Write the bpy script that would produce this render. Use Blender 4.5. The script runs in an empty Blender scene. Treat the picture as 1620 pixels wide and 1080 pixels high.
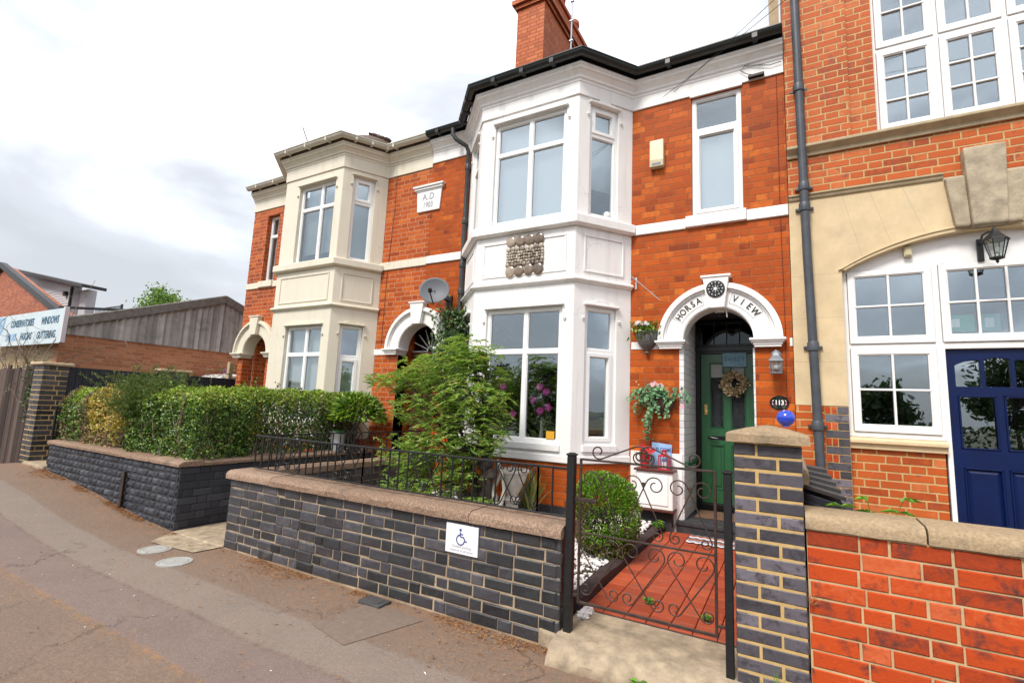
import bpy, bmesh, math, random
import numpy as np
from mathutils import Matrix, Vector, noise as mnoise
from mathutils.geometry import tessellate_polygon

S = bpy.context.scene
COL = S.collection
rnd = random.Random(11)
R = math.radians
PI = math.pi

# ------------------------------------------------------------------ camera
cam = bpy.data.cameras.new('camera')
cam.sensor_width = 36.0
cam.lens = 774.93 / 1620 * 36
cam.clip_start = 0.05
cam.clip_end = 3000
camo = bpy.data.objects.new('camera', cam)
COL.objects.link(camo)
camo.matrix_world = (Matrix.Translation((0, 0, 1.6)) @ Matrix.Rotation(R(29.658), 4, 'Z')
                     @ Matrix.Rotation(R(97.683), 4, 'X') @ Matrix.Rotation(R(2.4635), 4, 'Z'))
S.camera = camo

# ------------------------------------------------------------------ light
SUN_EL, SUN_AZ = 50.0, 190.0          # azimuth measured clockwise from +Y
w = bpy.data.worlds.new('World')
S.world = w
w.use_nodes = True
wn = w.node_tree
wn.nodes.clear()
def W(t): return wn.nodes.new(t)
sky = W('ShaderNodeTexSky'); sky.sky_type = 'NISHITA'; sky.sun_disc = False
sky.sun_elevation = R(SUN_EL); sky.sun_rotation = R(SUN_AZ)
sky.air_density = 1.0; sky.dust_density = 2.5
tc = W('ShaderNodeTexCoord')
mp = W('ShaderNodeMapping'); mp.inputs['Scale'].default_value = (1.0, 1.0, 2.6)
mp.inputs['Location'].default_value = (0.35, 0.1, 0.0)
wn.links.new(tc.outputs['Generated'], mp.inputs['Vector'])
n1 = W('ShaderNodeTexNoise'); n1.inputs['Scale'].default_value = 1.7; n1.inputs['Detail'].default_value = 7; n1.inputs['Roughness'].default_value = 0.5
n1.inputs['Distortion'].default_value = 0.4
wn.links.new(mp.outputs['Vector'], n1.inputs['Vector'])
sx = W('ShaderNodeSeparateXYZ'); wn.links.new(tc.outputs['Generated'], sx.inputs[0])
el = W('ShaderNodeMapRange'); el.inputs['From Min'].default_value = 0.02; el.inputs['From Max'].default_value = 0.42
el.inputs['To Min'].default_value = -0.13; el.inputs['To Max'].default_value = 0.14
wn.links.new(sx.outputs['Z'], el.inputs['Value'])
ad = W('ShaderNodeMath'); ad.operation = 'ADD'
am = W('ShaderNodeMath'); am.operation = 'MULTIPLY_ADD'; am.inputs[1].default_value = 1.5; am.inputs[2].default_value = -0.25
wn.links.new(n1.outputs['Fac'], am.inputs[0]); wn.links.new(am.outputs[0], ad.inputs[0]); wn.links.new(el.outputs[0], ad.inputs[1])
cr = W('ShaderNodeValToRGB')
cr.color_ramp.elements[0].position = 0.34; cr.color_ramp.elements[0].color = (0.325, 0.335, 0.352, 1)
cr.color_ramp.elements[1].position = 0.68; cr.color_ramp.elements[1].color = (0.80, 0.82, 0.86, 1)
e = cr.color_ramp.elements.new(0.50); e.color = (0.385, 0.397, 0.418, 1)
e = cr.color_ramp.elements.new(0.57); e.color = (0.47, 0.49, 0.53, 1)
wn.links.new(ad.outputs[0], cr.inputs['Fac'])
sc = W('ShaderNodeVectorMath'); sc.operation = 'SCALE'; sc.inputs['Scale'].default_value = 8.0
wn.links.new(cr.outputs['Color'], sc.inputs[0])
mx = W('ShaderNodeMix'); mx.data_type = 'RGBA'; mx.inputs['Factor'].default_value = 0.9
wn.links.new(sky.outputs['Color'], mx.inputs['A']); wn.links.new(sc.outputs[0], mx.inputs['B'])
bg = W('ShaderNodeBackground'); bg.inputs['Strength'].default_value = 0.1
wn.links.new(mx.outputs['Result'], bg.inputs['Color'])
wo = W('ShaderNodeOutputWorld'); wn.links.new(bg.outputs[0], wo.inputs['Surface'])

sl = bpy.data.lights.new('sun', 'SUN'); sl.energy = 1.35; sl.angle = R(16); sl.color = (1.0, 0.95, 0.87)
so = bpy.data.objects.new('sun', sl); COL.objects.link(so)
_az, _el = R(SUN_AZ), R(SUN_EL)
sd = Vector((math.sin(_az) * math.cos(_el), math.cos(_az) * math.cos(_el), math.sin(_el)))
so.rotation_euler = sd.to_track_quat('Z', 'Y').to_euler()
so.location = sd * 40
S.view_settings.view_transform = 'Standard'; S.view_settings.look = 'None'
S.view_settings.exposure = 1.45; S.view_settings.gamma = 1.0
S.cycles.max_bounces = 8; S.cycles.transparent_max_bounces = 12; S.cycles.diffuse_bounces = 3
S.cycles.caustics_reflective = False; S.cycles.caustics_refractive = False

# ------------------------------------------------------------------ materials
class NT:
    """small node-building helper"""
    def __init__(s, name):
        s.m = bpy.data.materials.new(name); s.m.use_nodes = True
        s.t = s.m.node_tree; s.t.nodes.clear()
        s.out = s.t.nodes.new('ShaderNodeOutputMaterial')
    def n(s, t): return s.t.nodes.new(t)
    def L(s, a, b): s.t.links.new(a, b)
    def put(s, sock, v):
        if hasattr(v, 'is_output'): s.L(v, sock)
        else: sock.default_value = v
    def math(s, op, a, b=None, c=None, clamp=False):
        q = s.n('ShaderNodeMath'); q.operation = op; q.use_clamp = clamp
        s.put(q.inputs[0], a)
        if b is not None: s.put(q.inputs[1], b)
        if c is not None: s.put(q.inputs[2], c)
        return q.outputs[0]
    def noise(s, vec, scale, detail=4, rough=0.55, col=False, dist=0.0):
        q = s.n('ShaderNodeTexNoise'); q.inputs['Scale'].default_value = scale
        q.inputs['Detail'].default_value = detail; q.inputs['Roughness'].default_value = rough
        q.inputs['Distortion'].default_value = dist
        if vec is not None: s.L(vec, q.inputs['Vector'])
        return q.outputs['Color' if col else 'Fac']
    def ramp(s, fac, stops, interp='LINEAR'):
        q = s.n('ShaderNodeValToRGB'); q.color_ramp.interpolation = interp
        els = q.color_ramp.elements
        while len(els) < len(stops): els.new(0.5)
        for e_, (p, c) in zip(els, stops):
            e_.position = p
            e_.color = (c, c, c, 1) if isinstance(c, (int, float)) else (*c, 1)
        s.L(fac, q.inputs['Fac'])
        return q.outputs['Color']
    def mix(s, f, a, b, blend='MIX'):
        q = s.n('ShaderNodeMix'); q.data_type = 'RGBA'; q.blend_type = blend
        s.put(q.inputs['Factor'], f)
        for k, v in (('A', a), ('B', b)):
            if hasattr(v, 'is_output'): s.L(v, q.inputs[k])
            else: q.inputs[k].default_value = (*v, 1) if len(v) == 3 else v
        return q.outputs['Result']
    def rng(s, v, a, b, c=0.0, d=1.0, smooth=False):
        q = s.n('ShaderNodeMapRange'); q.clamp = True
        if smooth: q.interpolation_type = 'SMOOTHSTEP'
        s.put(q.inputs['Value'], v)
        for k, x in (('From Min', a), ('From Max', b), ('To Min', c), ('To Max', d)): s.put(q.inputs[k], x)
        return q.outputs[0]
    def pos(s): return s.n('ShaderNodeNewGeometry').outputs['Position']
    def island(s): return s.n('ShaderNodeNewGeometry').outputs['Random Per Island']
    def bsdf(s, col, rough=0.6, spec=0.4, metal=0.0, bump=None, bstr=0.3, bdist=0.01, sheen=0, coat=0.0):
        p = s.n('ShaderNodeBsdfPrincipled')
        if hasattr(col, 'is_output'): s.L(col, p.inputs['Base Color'])
        else: p.inputs['Base Color'].default_value = (*col, 1)
        s.put(p.inputs['Roughness'], rough); s.put(p.inputs['Metallic'], metal)
        p.inputs['Specular IOR Level'].default_value = spec
        if coat: p.inputs['Coat Weight'].default_value = coat; p.inputs['Coat Roughness'].default_value = 0.15
        if bump is not None:
            b = s.n('ShaderNodeBump'); b.inputs['Strength'].default_value = bstr; b.inputs['Distance'].default_value = bdist
            s.L(bump, b.inputs['Height']); s.L(b.outputs[0], p.inputs['Normal'])
        s.L(p.outputs[0], s.out.inputs['Surface'])
        return p

def scalec(c, k): return tuple(min(1, x * k) for x in c)

def simple(name, col, rough=0.5, var=0.12, scale=6.0, metal=0.0, spec=0.4, bstr=0.15, bscale=60, coat=0.0, dirt=None):
    """paint / stone / plastic with soft mottling and fine bump"""
    t = NT(name); p = t.pos()
    a = t.noise(p, scale, 6, 0.6)
    c = t.mix(t.rng(a, 0.3, 0.7), scalec(col, 1 - var), scalec(col, 1 + var * 0.5))
    if dirt:
        d = t.noise(p, 2.3, 8, 0.7, dist=0.6)
        c = t.mix(t.rng(d, 0.56, 0.78, 0, dirt[1]), c, dirt[0])
    b = t.noise(p, bscale, 4, 0.6)
    t.bsdf(c, rough, spec, metal, bump=b, bstr=bstr, bdist=0.004, coat=coat)
    return t.m

def painted(name, col, streak, rough=0.42):
    """masonry paint: slightly uneven, rain streaks and grime patches of their own"""
    t = NT(name); p = t.pos()
    mp_ = t.n('ShaderNodeMapping'); mp_.inputs['Scale'].default_value = (9, 9, 0.7); t.L(p, mp_.inputs['Vector'])
    st = t.noise(mp_.outputs[0], 1.0, 5, 0.6)
    bl = t.noise(p, 1.6, 6, 0.65)
    c = t.mix(t.rng(bl, 0.35, 0.7), scalec(col, 0.95), scalec(col, 1.02))
    c = t.mix(t.rng(st, 0.52, 0.78, 0, 0.5), c, streak)
    wv = t.n('ShaderNodeVectorMath'); wv.operation = 'MULTIPLY_ADD'; t.L(t.noise(p, 3, 6, 0.7, col=True), wv.inputs[0]); wv.inputs[1].default_value = (0.5, 0.5, 0.5); t.L(p, wv.inputs[2])
    vo = t.n('ShaderNodeTexVoronoi'); vo.feature = 'DISTANCE_TO_EDGE'; vo.inputs['Scale'].default_value = 0.9; t.L(wv.outputs[0], vo.inputs['Vector'])
    ck = t.math('MULTIPLY', t.rng(vo.outputs['Distance'], 0.001, 0.005, 1, 0), t.rng(t.noise(p, 1.1, 2), 0.54, 0.6))
    c = t.mix(t.math('MULTIPLY', ck, 0.5), c, scalec(streak, 0.55))
    gr = t.noise(p, 5.5, 8, 0.75, dist=0.5)
    c = t.mix(t.rng(gr, 0.60, 0.74, 0, 0.4), c, streak)
    sp = t.noise(p, 38, 3, 0.7)
    c = t.mix(t.rng(sp, 0.66, 0.78, 0, 0.25), c, scalec(streak, 0.7))
    b = t.noise(p, 26, 5, 0.65)
    t.bsdf(c, rough, 0.4, bump=b, bstr=0.25, bdist=0.006)
    return t.m

def brickmat(name, stops, mortar, course=0.085, st=0.255, hd=0.132, joint=0.010, z0=0.0, rough=0.55, spec=0.45,
             stain=None, bstr=0.7, patch=None, u0=0.0, warp=0.004):
    """Flemish-bond bricks worked out from world position"""
    t = NT(name); g = t.n('ShaderNodeNewGeometry')
    P = g.outputs['Position']
    nz = t.noise(P, 7.0, 3, 0.6, col=True)
    nzs = t.n('ShaderNodeVectorMath'); nzs.operation = 'MULTIPLY_ADD'
    t.L(nz, nzs.inputs[0]); nzs.inputs[1].default_value = (warp * 2,) * 3
    t.L(P, nzs.inputs[2])
    sp = t.n('ShaderNodeSeparateXYZ'); t.L(nzs.outputs[0], sp.inputs[0])
    sn = t.n('ShaderNodeSeparateXYZ'); t.L(g.outputs['True Normal'], sn.inputs[0])
    ax = t.math('ABSOLUTE', sn.outputs[0]); ay = t.math('ABSOLUTE', sn.outputs[1])
    sel = t.math('GREATER_THAN', ax, ay)
    ux = t.math('MULTIPLY', sp.outputs[0], t.math('SUBTRACT', 1.0, sel))
    u = t.math('ADD', t.math('MULTIPLY_ADD', sp.outputs[1], sel, ux), 100.0 + u0)
    v = t.math('ADD', sp.outputs[2], 10 * course - z0)
    rf = t.math('DIVIDE', v, course); row = t.math('FLOOR', rf)
    fv = t.math('MULTIPLY', t.math('FRACT', rf), course)
    per = st + hd
    wr = t.n('ShaderNodeTexWhiteNoise'); wr.noise_dimensions = '1D'; t.L(row, wr.inputs['W'])
    sh = t.math('MULTIPLY_ADD', t.math('MODULO', row, 2.0), per / 2, t.math('MULTIPLY', wr.outputs['Value'], 0.03))
    uf = t.math('DIVIDE', t.math('ADD', u, sh), per)
    cell = t.math('FLOOR', uf); fu = t.math('MULTIPLY', t.math('FRACT', uf), per)
    ih = t.math('GREATER_THAN', fu, st)
    fl = t.math('MULTIPLY_ADD', ih, -st, fu)
    wd = t.math('MULTIPLY_ADD', ih, hd - st, st)
    du = t.math('MINIMUM', fl, t.math('SUBTRACT', wd, fl))
    dv = t.math('MINIMUM', fv, t.math('SUBTRACT', course, fv))
    d = t.math('MINIMUM', du, dv)
    fine = t.noise(P, 90, 3, 0.6)
    d = t.math('MULTIPLY_ADD', t.math('SUBTRACT', fine, 0.5), 0.006, d)
    mask = t.rng(d, joint / 2 - 0.001, joint / 2 + 0.003)
    cv = t.n('ShaderNodeCombineXYZ'); t.L(t.math('MULTIPLY_ADD', cell, 2.0, ih), cv.inputs[0]); t.L(row, cv.inputs[1])
    wn_ = t.n('ShaderNodeTexWhiteNoise'); wn_.noise_dimensions = '2D'; t.L(cv.outputs[0], wn_.inputs['Vector'])
    mott = t.noise(P, 16, 5, 0.65)
    f = t.math('ADD', wn_.outputs['Value'], t.math('MULTIPLY', t.math('SUBTRACT', mott, 0.5), 0.45))
    col = t.ramp(f, stops)
    if patch:   # burnt smudges inside single bricks
        pm = t.rng(t.noise(P, 9, 4, 0.6), 0.58, 0.68, 0, 0.75)
        w2 = t.n('ShaderNodeTexWhiteNoise'); w2.noise_dimensions = '2D'
        of = t.n('ShaderNodeVectorMath'); of.operation = 'ADD'; of.inputs[1].default_value = (37.3, 11.7, 0); t.L(cv.outputs[0], of.inputs[0]); t.L(of.outputs[0], w2.inputs['Vector'])
        pm = t.math('MULTIPLY', pm, t.rng(w2.outputs['Value'], 0.35, 0.5))
        col = t.mix(pm, col, patch)
    big = t.noise(P, 1.3, 5, 0.6)
    col = t.mix(t.rng(big, 0.45, 0.75, 0, 0.35), col, scalec(stops[0][1], 0.8))
    mc = t.mix(t.rng(mott, 0.3, 0.7), scalec(mortar, 0.75), scalec(mortar, 1.1))
    col = t.mix(mask, mc, col)
    if stain:
        mp_ = t.n('ShaderNodeMapping'); mp_.inputs['Scale'].default_value = (5, 5, 0.6); t.L(P, mp_.inputs['Vector'])
        s1 = t.noise(mp_.outputs[0], 1.0, 6, 0.7)
        col = t.mix(t.rng(s1, 0.58, 0.8, 0, 0.5), col, stain)
        s2 = t.noise(P, 21, 2, 0.5)
        col = t.mix(t.rng(s2, 0.76, 0.80, 0, 0.8), col, (0.75, 0.62, 0.55))
    h = t.math('MULTIPLY_ADD', fine, 0.25, mask)
    t.bsdf(col, t.math('MULTIPLY_ADD', mott, 0.25, rough - 0.12), spec, bump=h, bstr=bstr, bdist=0.006)
    return t.m

def islandmat(name, stops, rough=0.5, spec=0.4, nscale=25, namp=0.35, bstr=0.3, bscale=70, blotch=None, iw=1.0):
    """colour differs from piece to piece (real bricks, boards, pebbles)"""
    t = NT(name); p = t.pos()
    mott = t.noise(p, nscale, 5, 0.65)
    f = t.math('ADD', t.math('MULTIPLY_ADD', t.math('SUBTRACT', t.island(), 0.5), iw, 0.5), t.math('MULTIPLY', t.math('SUBTRACT', mott, 0.5), namp))
    c = t.ramp(f, stops)
    if blotch:
        c = t.mix(t.rng(t.noise(p, blotch[1], 5, 0.65, dist=0.3), blotch[2], blotch[3], 0, blotch[4]), c, blotch[0])
    b = t.noise(p, bscale, 4, 0.65)
    t.bsdf(c, rough, spec, bump=b, bstr=bstr, bdist=0.005)
    return t.m

def leafmat(name, stops, rough=0.36, trans=0.30):
    t = NT(name)
    c = t.ramp(t.island(), stops)
    p = t.bsdf(c, rough, 0.45)
    tr = t.n('ShaderNodeBsdfTranslucent'); t.L(t.mix(1.0, c, (1.0, 1.0, 0.45), 'MULTIPLY'), tr.inputs['Color'])
    ms = t.n('ShaderNodeMixShader'); ms.inputs[0].default_value = trans
    t.L(p.outputs[0], ms.inputs[1]); t.L(tr.outputs[0], ms.inputs[2]); t.L(ms.outputs[0], t.out.inputs['Surface'])
    return t.m

def glassmat(name, ior=2.75, tint=(0.86, 0.9, 0.9), rough=0.0, wav=0.0):
    t = NT(name)
    lw_ = t.n('ShaderNodeLayerWeight'); lw_.inputs['Blend'].default_value = 0.5
    f0 = ((ior - 1) / (ior + 1)) ** 2
    fac = t.math('MULTIPLY_ADD', t.math('POWER', lw_.outputs['Facing'], 4.0), 1 - f0, f0)
    tb = t.n('ShaderNodeBsdfTransparent'); tb.inputs['Color'].default_value = (*tint, 1)
    gl = t.n('ShaderNodeBsdfGlossy'); gl.inputs['Color'].default_value = (0.84, 0.93, 1.0, 1); gl.inputs['Roughness'].default_value = rough
    b = t.n('ShaderNodeBump'); b.inputs['Strength'].default_value = 0.12 + wav; b.inputs['Distance'].default_value = 0.02
    t.L(t.noise(t.pos(), 1.7 if not wav else 45, 2), b.inputs['Height']); t.L(b.outputs[0], gl.inputs['Normal'])
    ms = t.n('ShaderNodeMixShader'); t.L(fac, ms.inputs[0]); t.L(tb.outputs[0], ms.inputs[1]); t.L(gl.outputs[0], ms.inputs[2])
    t.L(ms.outputs[0], t.out.inputs['Surface'])
    return t.m

M = {}
M['brick_white_house'] = brickmat('orange red glazed brick', [(0.0, (0.22, 0.038, 0.009)), (0.14, (0.34, 0.060, 0.009)), (0.7, (0.43, 0.079, 0.010)), (0.9, (0.48, 0.098, 0.012)), (1.0, (0.58, 0.15, 0.02))],
                                  (0.34, 0.115, 0.040), course=0.085, joint=0.008, spec=0.15, stain=(0.16, 0.045, 0.03))
M['brick_cream_house'] = brickmat('orange brick with pale joints', [(0.0, (0.24, 0.043, 0.010)), (0.2, (0.36, 0.065, 0.011)), (0.8, (0.43, 0.082, 0.014)), (1.0, (0.52, 0.13, 0.022))],
                                  (0.50, 0.25, 0.14), course=0.085, joint=0.010, spec=0.2, stain=(0.2, 0.06, 0.03))
M['brick_hall'] = brickmat('hall brick', [(0.0, (0.30, 0.056, 0.015)), (0.12, (0.43, 0.084, 0.017)), (0.85, (0.49, 0.104, 0.022)), (1.0, (0.54, 0.165, 0.055))],
                           (0.52, 0.34, 0.15), course=0.085, joint=0.013, spec=0.2, patch=(0.18, 0.06, 0.055), stain=(0.3, 0.08, 0.04))
M['brick_shed'] = brickmat('shed brick', [(0.0, (0.34, 0.13, 0.06)), (0.5, (0.42, 0.17, 0.075)), (1.0, (0.5, 0.22, 0.11))], (0.45, 0.26, 0.15), course=0.08, joint=0.012, bstr=0.3)
M['brick_yellow'] = brickmat('yellow stock brick', [(0.0, (0.32, 0.22, 0.09)), (0.5, (0.42, 0.30, 0.12)), (1.0, (0.5, 0.38, 0.18))], (0.4, 0.33, 0.22), course=0.08, joint=0.012, bstr=0.3)
M['brick_gable'] = brickmat('far gable brick', [(0.0, (0.26, 0.06, 0.02)), (0.5, (0.36, 0.09, 0.03)), (1.0, (0.45, 0.14, 0.06))], (0.35, 0.14, 0.08), course=0.085, joint=0.012, stain=(0.2, 0.06, 0.03))
M['brick_chimney'] = brickmat('chimney brick', [(0.0, (0.38, 0.085, 0.022)), (0.5, (0.48, 0.115, 0.03)), (1.0, (0.55, 0.16, 0.05))], (0.26, 0.07, 0.03), course=0.078, joint=0.013, spec=0.2, bstr=0.5)
M['white'] = painted('white masonry paint', (0.83, 0.815, 0.80), (0.60, 0.55, 0.48))
M['cream'] = painted('cream masonry paint', (0.70, 0.645, 0.525), (0.55, 0.47, 0.35))
M['reveal_white'] = brickmat('white painted brick', [(0.0, (0.62, 0.62, 0.62)), (0.5, (0.70, 0.70, 0.69)), (1.0, (0.75, 0.75, 0.74))], (0.5, 0.5, 0.5), course=0.085, joint=0.009, bstr=0.5)
M['upvc'] = simple('white plastic frame', (0.83, 0.83, 0.82), 0.3, 0.03, 3, bstr=0.03)
M['wood_white'] = simple('white painted wood', (0.80, 0.785, 0.775), 0.4, 0.05, 8, bstr=0.15, bscale=30, dirt=((0.5, 0.45, 0.42), 0.35))
M['glass'] = glassmat('window glass')
M['dark_glass'] = glassmat('dark window glass', 1.45, (0.5, 0.52, 0.5))
M['wavy_glass'] = glassmat('patterned door glass', 1.5, (0.25, 0.25, 0.24), 0.12, 0.9)
M['blind'] = simple('pale window blind', (0.72, 0.73, 0.73), 0.7, 0.06, 5)
M['curtain'] = simple('cream net curtain', (0.76, 0.76, 0.72), 0.85, 0.08, 14)
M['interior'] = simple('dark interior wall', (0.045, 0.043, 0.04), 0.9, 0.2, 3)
M['black_gutter'] = simple('black plastic gutter', (0.014, 0.018, 0.017), 0.33, 0.3, 5, spec=0.5)
M['cream_gutter'] = simple('cream plastic gutter', (0.60, 0.57, 0.48), 0.4, 0.12, 5)
M['grey_pipe'] = simple('grey cast pipe', (0.062, 0.07, 0.084), 0.45, 0.25, 9)
M['black_pipe'] = simple('charcoal downpipe', (0.042, 0.043, 0.045), 0.45, 0.3, 9)
M['iron'] = simple('black iron', (0.012, 0.012, 0.013), 0.45, 0.4, 30, bstr=0.2)
M['rusty_iron'] = simple('rusting black iron', (0.045, 0.026, 0.020), 0.55, 0.5, 22, bstr=0.3, dirt=((0.16, 0.07, 0.04), 0.7))
M['stone'] = simple('buff sandstone', (0.63, 0.49, 0.30), 0.8, 0.16, 4, bstr=0.3, dirt=((0.42, 0.36, 0.28), 0.6))
M['stone_grey'] = simple('weathered keystone', (0.42, 0.35, 0.25), 0.85, 0.35, 9, bstr=0.8, bscale=40, dirt=((0.13, 0.115, 0.095), 0.95))
M['stone_sill'] = simple('weathered stone sill', (0.46, 0.37, 0.24), 0.85, 0.2, 9, bstr=0.5, dirt=((0.2, 0.18, 0.15), 0.6))
M['coping'] = islandmat('pebbly concrete coping', [(0.0, (0.12, 0.075, 0.05)), (0.5, (0.25, 0.165, 0.115)), (1.0, (0.42, 0.31, 0.23))], 0.9, 0.25, 75, 2.2, 0.9, 80, ((0.085, 0.065, 0.055), 5, 0.56, 0.72, 0.6), 0.25)
M['coping_pale'] = islandmat('tan stone coping', [(0.0, (0.22, 0.155, 0.095)), (0.5, (0.335, 0.245, 0.15)), (1.0, (0.46, 0.34, 0.22))], 0.9, 0.25, 60, 1.8, 0.7, 80, ((0.13, 0.105, 0.08), 6, 0.55, 0.72, 0.6), 0.25)
M['concrete'] = simple('worn concrete', (0.37, 0.29, 0.20), 0.92, 0.4, 11, bstr=1.0, bscale=55, dirt=((0.15, 0.115, 0.085), 0.85))
M['blue_brick'] = islandmat('blue engineering brick', [(0.0, (0.018, 0.018, 0.021)), (0.3, (0.031, 0.034, 0.037)), (0.5, (0.040, 0.036, 0.040)), (0.8, (0.05, 0.051, 0.062)), (1.0, (0.085, 0.080, 0.088))], 0.42, 0.5, 22, 0.9, 0.5, 45, ((0.15, 0.135, 0.125), 7, 0.60, 0.76, 0.5))
M['rock_brick'] = islandmat('pitched blue brick', [(0.0, (0.026, 0.028, 0.035)), (0.6, (0.043, 0.046, 0.056)), (1.0, (0.07, 0.073, 0.086))], 0.6, 0.35, 18, 0.5, 0.7, 30)
M['pillar_brick'] = islandmat('purple blue brick', [(0.0, (0.042, 0.038, 0.045)), (0.35, (0.074, 0.067, 0.079)), (0.7, (0.115, 0.102, 0.122)), (1.0, (0.165, 0.148, 0.175))], 0.5, 0.4, 30, 0.5, 0.5, 120, ((0.03, 0.027, 0.03), 14, 0.5, 0.62, 0.75))
M['red_brick'] = islandmat('red multi brick', [(0.0, (0.24, 0.040, 0.017)), (0.25, (0.40, 0.056, 0.014)), (0.8, (0.47, 0.066, 0.015)), (1.0, (0.52, 0.12, 0.045))], 0.7, 0.12, 30, 0.55, 0.5, 70, ((0.06, 0.034, 0.033), 9.0, 0.54, 0.70, 0.9))
M['mortar_tan'] = simple('tan mortar', (0.50, 0.34, 0.145), 0.95, 0.2, 12, bstr=0.5)
M['mortar_pale'] = simple('pale mortar', (0.50, 0.36, 0.20), 0.95, 0.2, 12, bstr=0.5)
M['mortar_mixed'] = simple('grey and tan mortar', (0.36, 0.275, 0.185), 0.95, 0.45, 5, bstr=0.7, bscale=40, dirt=((0.03, 0.03, 0.033), 1.0))
M['mortar_black'] = simple('black mortar', (0.035, 0.036, 0.042), 0.95, 0.3, 8, bstr=0.5, dirt=((0.2, 0.15, 0.09), 0.4))
M['green_door'] = simple('green door paint', (0.019, 0.105, 0.038), 0.32, 0.12, 6, spec=0.5, coat=0.2)
M['black_gloss'] = simple('black gloss paint', (0.008, 0.008, 0.008), 0.25, 0.2, 6)
M['blue_door'] = simple('navy door paint', (0.0025, 0.0105, 0.062), 0.38, 0.2, 6, spec=0.25, bscale=30)
M['brown_door'] = simple('red brown gate paint', (0.10, 0.025, 0.016), 0.5, 0.25, 8)
M['cream_door'] = simple('cream door paint', (0.68, 0.62, 0.52), 0.4, 0.06, 6)
M['door_film'] = simple('pale frosted film', (0.36, 0.38, 0.36), 0.6, 0.15, 20)
M['brass'] = simple('brass', (0.75, 0.5, 0.16), 0.25, 0.1, 9, metal=1.0)
M['slate'] = simple('roof slate', (0.09, 0.09, 0.095), 0.6, 0.3, 5)
M['old_tile'] = simple('old brown roof tile', (0.14, 0.10, 0.08), 0.9, 0.4, 24, bstr=0.9, bscale=18)
M['terracotta'] = simple('terracotta', (0.46, 0.13, 0.07), 0.7, 0.15, 8)
M['plastic_cream'] = simple('yellowed plastic', (0.74, 0.66, 0.48), 0.4, 0.05, 4)
M['plastic_beige'] = simple('beige plastic', (0.50, 0.44, 0.28), 0.45, 0.05, 4)
M['dish_grey'] = simple('grey dish paint', (0.115, 0.125, 0.14), 0.55, 0.08, 5)
M['tile_red'] = islandmat('red quarry tile', [(0.0, (0.30, 0.052, 0.022)), (0.5, (0.37, 0.066, 0.027)), (1.0, (0.44, 0.09, 0.036))], 0.6, 0.3, 12, 0.9, 0.3, 60, ((0.17, 0.085, 0.06), 5, 0.5, 0.75, 0.6))
M['pebble'] = islandmat('white garden pebble', [(0.0, (0.58, 0.52, 0.50)), (0.5, (0.74, 0.70, 0.69)), (1.0, (0.84, 0.81, 0.80))], 0.75, 0.3, 30, 0.3, 0.2, 60)
M['soil'] = simple('garden soil', (0.10, 0.072, 0.05), 0.95, 0.4, 18, bstr=1.0, bscale=40)
M['bark'] = simple('dark bark', (0.055, 0.042, 0.034), 0.9, 0.4, 18, bstr=1.0, bscale=35)
M['twig'] = simple('grey brown twig', (0.22, 0.16, 0.12), 0.85, 0.3, 20)
M['fence_black'] = simple('charcoal fence stain', (0.022, 0.026, 0.037), 0.65, 0.3, 10, bstr=0.4, bscale=35)
M['board_old'] = islandmat('weathered wood board', [(0.0, (0.035, 0.026, 0.023)), (0.6, (0.070, 0.049, 0.042)), (1.0, (0.12, 0.088, 0.075))], 0.9, 0.2, 9, 0.5, 0.7, 26)
M['corrugated'] = islandmat('grey cement sheet', [(0.0, (0.28, 0.27, 0.255)), (1.0, (0.52, 0.50, 0.475))], 0.9, 0.2, 4, 1.2, 0.3, 40, ((0.14, 0.13, 0.12), 2.2, 0.52, 0.75, 0.6))
M['lichen_roof'] = simple('lichened cement roof', (0.21, 0.195, 0.175), 0.95, 0.35, 10, bstr=0.6, dirt=((0.07, 0.065, 0.06), 0.7))
M['sign_pale'] = simple('pale blue signboard', (0.54, 0.63, 0.67), 0.5, 0.1, 3, dirt=((0.4, 0.46, 0.48), 0.5))
M['ink_navy'] = simple('dark teal lettering', (0.03, 0.11, 0.18), 0.5, 0.25, 5)
M['ink_pale'] = simple('faded blue lettering', (0.24, 0.42, 0.62), 0.5, 0.2, 5)
M['ink_black'] = simple('black lettering', (0.012, 0.012, 0.012), 0.5, 0.1, 5)
M['ink_blue'] = simple('blue pictogram', (0.03, 0.06, 0.23), 0.5, 0.1, 5)
M['ink_grey'] = simple('grey lettering', (0.30, 0.30, 0.36), 0.6, 0.1, 5)
M['ink_white'] = simple('white lettering', (0.82, 0.82, 0.8), 0.5, 0.03, 5)
M['sign_white'] = simple('white sign face', (0.78, 0.78, 0.80), 0.35, 0.03, 5)
M['sign_sky'] = simple('sky blue board', (0.30, 0.50, 0.78), 0.55, 0.1, 12)
M['sign_teal'] = simple('teal blue board', (0.22, 0.40, 0.50), 0.6, 0.15, 12)
M['cladding'] = simple('white cladding', (0.62, 0.60, 0.62), 0.5, 0.05, 4)
M['fascia_dark'] = simple('dark fascia', (0.035, 0.034, 0.036), 0.5, 0.2, 6)
M['zinc'] = simple('galvanised steel', (0.50, 0.54, 0.58), 0.42, 0.15, 8, metal=0.55)
M['blue_ball'] = simple('blue glazed ball', (0.010, 0.045, 0.50), 0.18, 0.1, 4, spec=0.6, coat=0.5)
M['straw'] = islandmat('dried straw flower', [(0.0, (0.20, 0.14, 0.08)), (0.5, (0.50, 0.38, 0.21)), (1.0, (0.74, 0.60, 0.38))], 0.9, 0.2, 30, 0.4)
M['shell'] = islandmat('polished shell', [(0.0, (0.07, 0.045, 0.03)), (0.5, (0.17, 0.12, 0.085)), (1.0, (0.36, 0.29, 0.22))], 0.22, 0.6, 14, 1.1, 0.1, 30)
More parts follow.
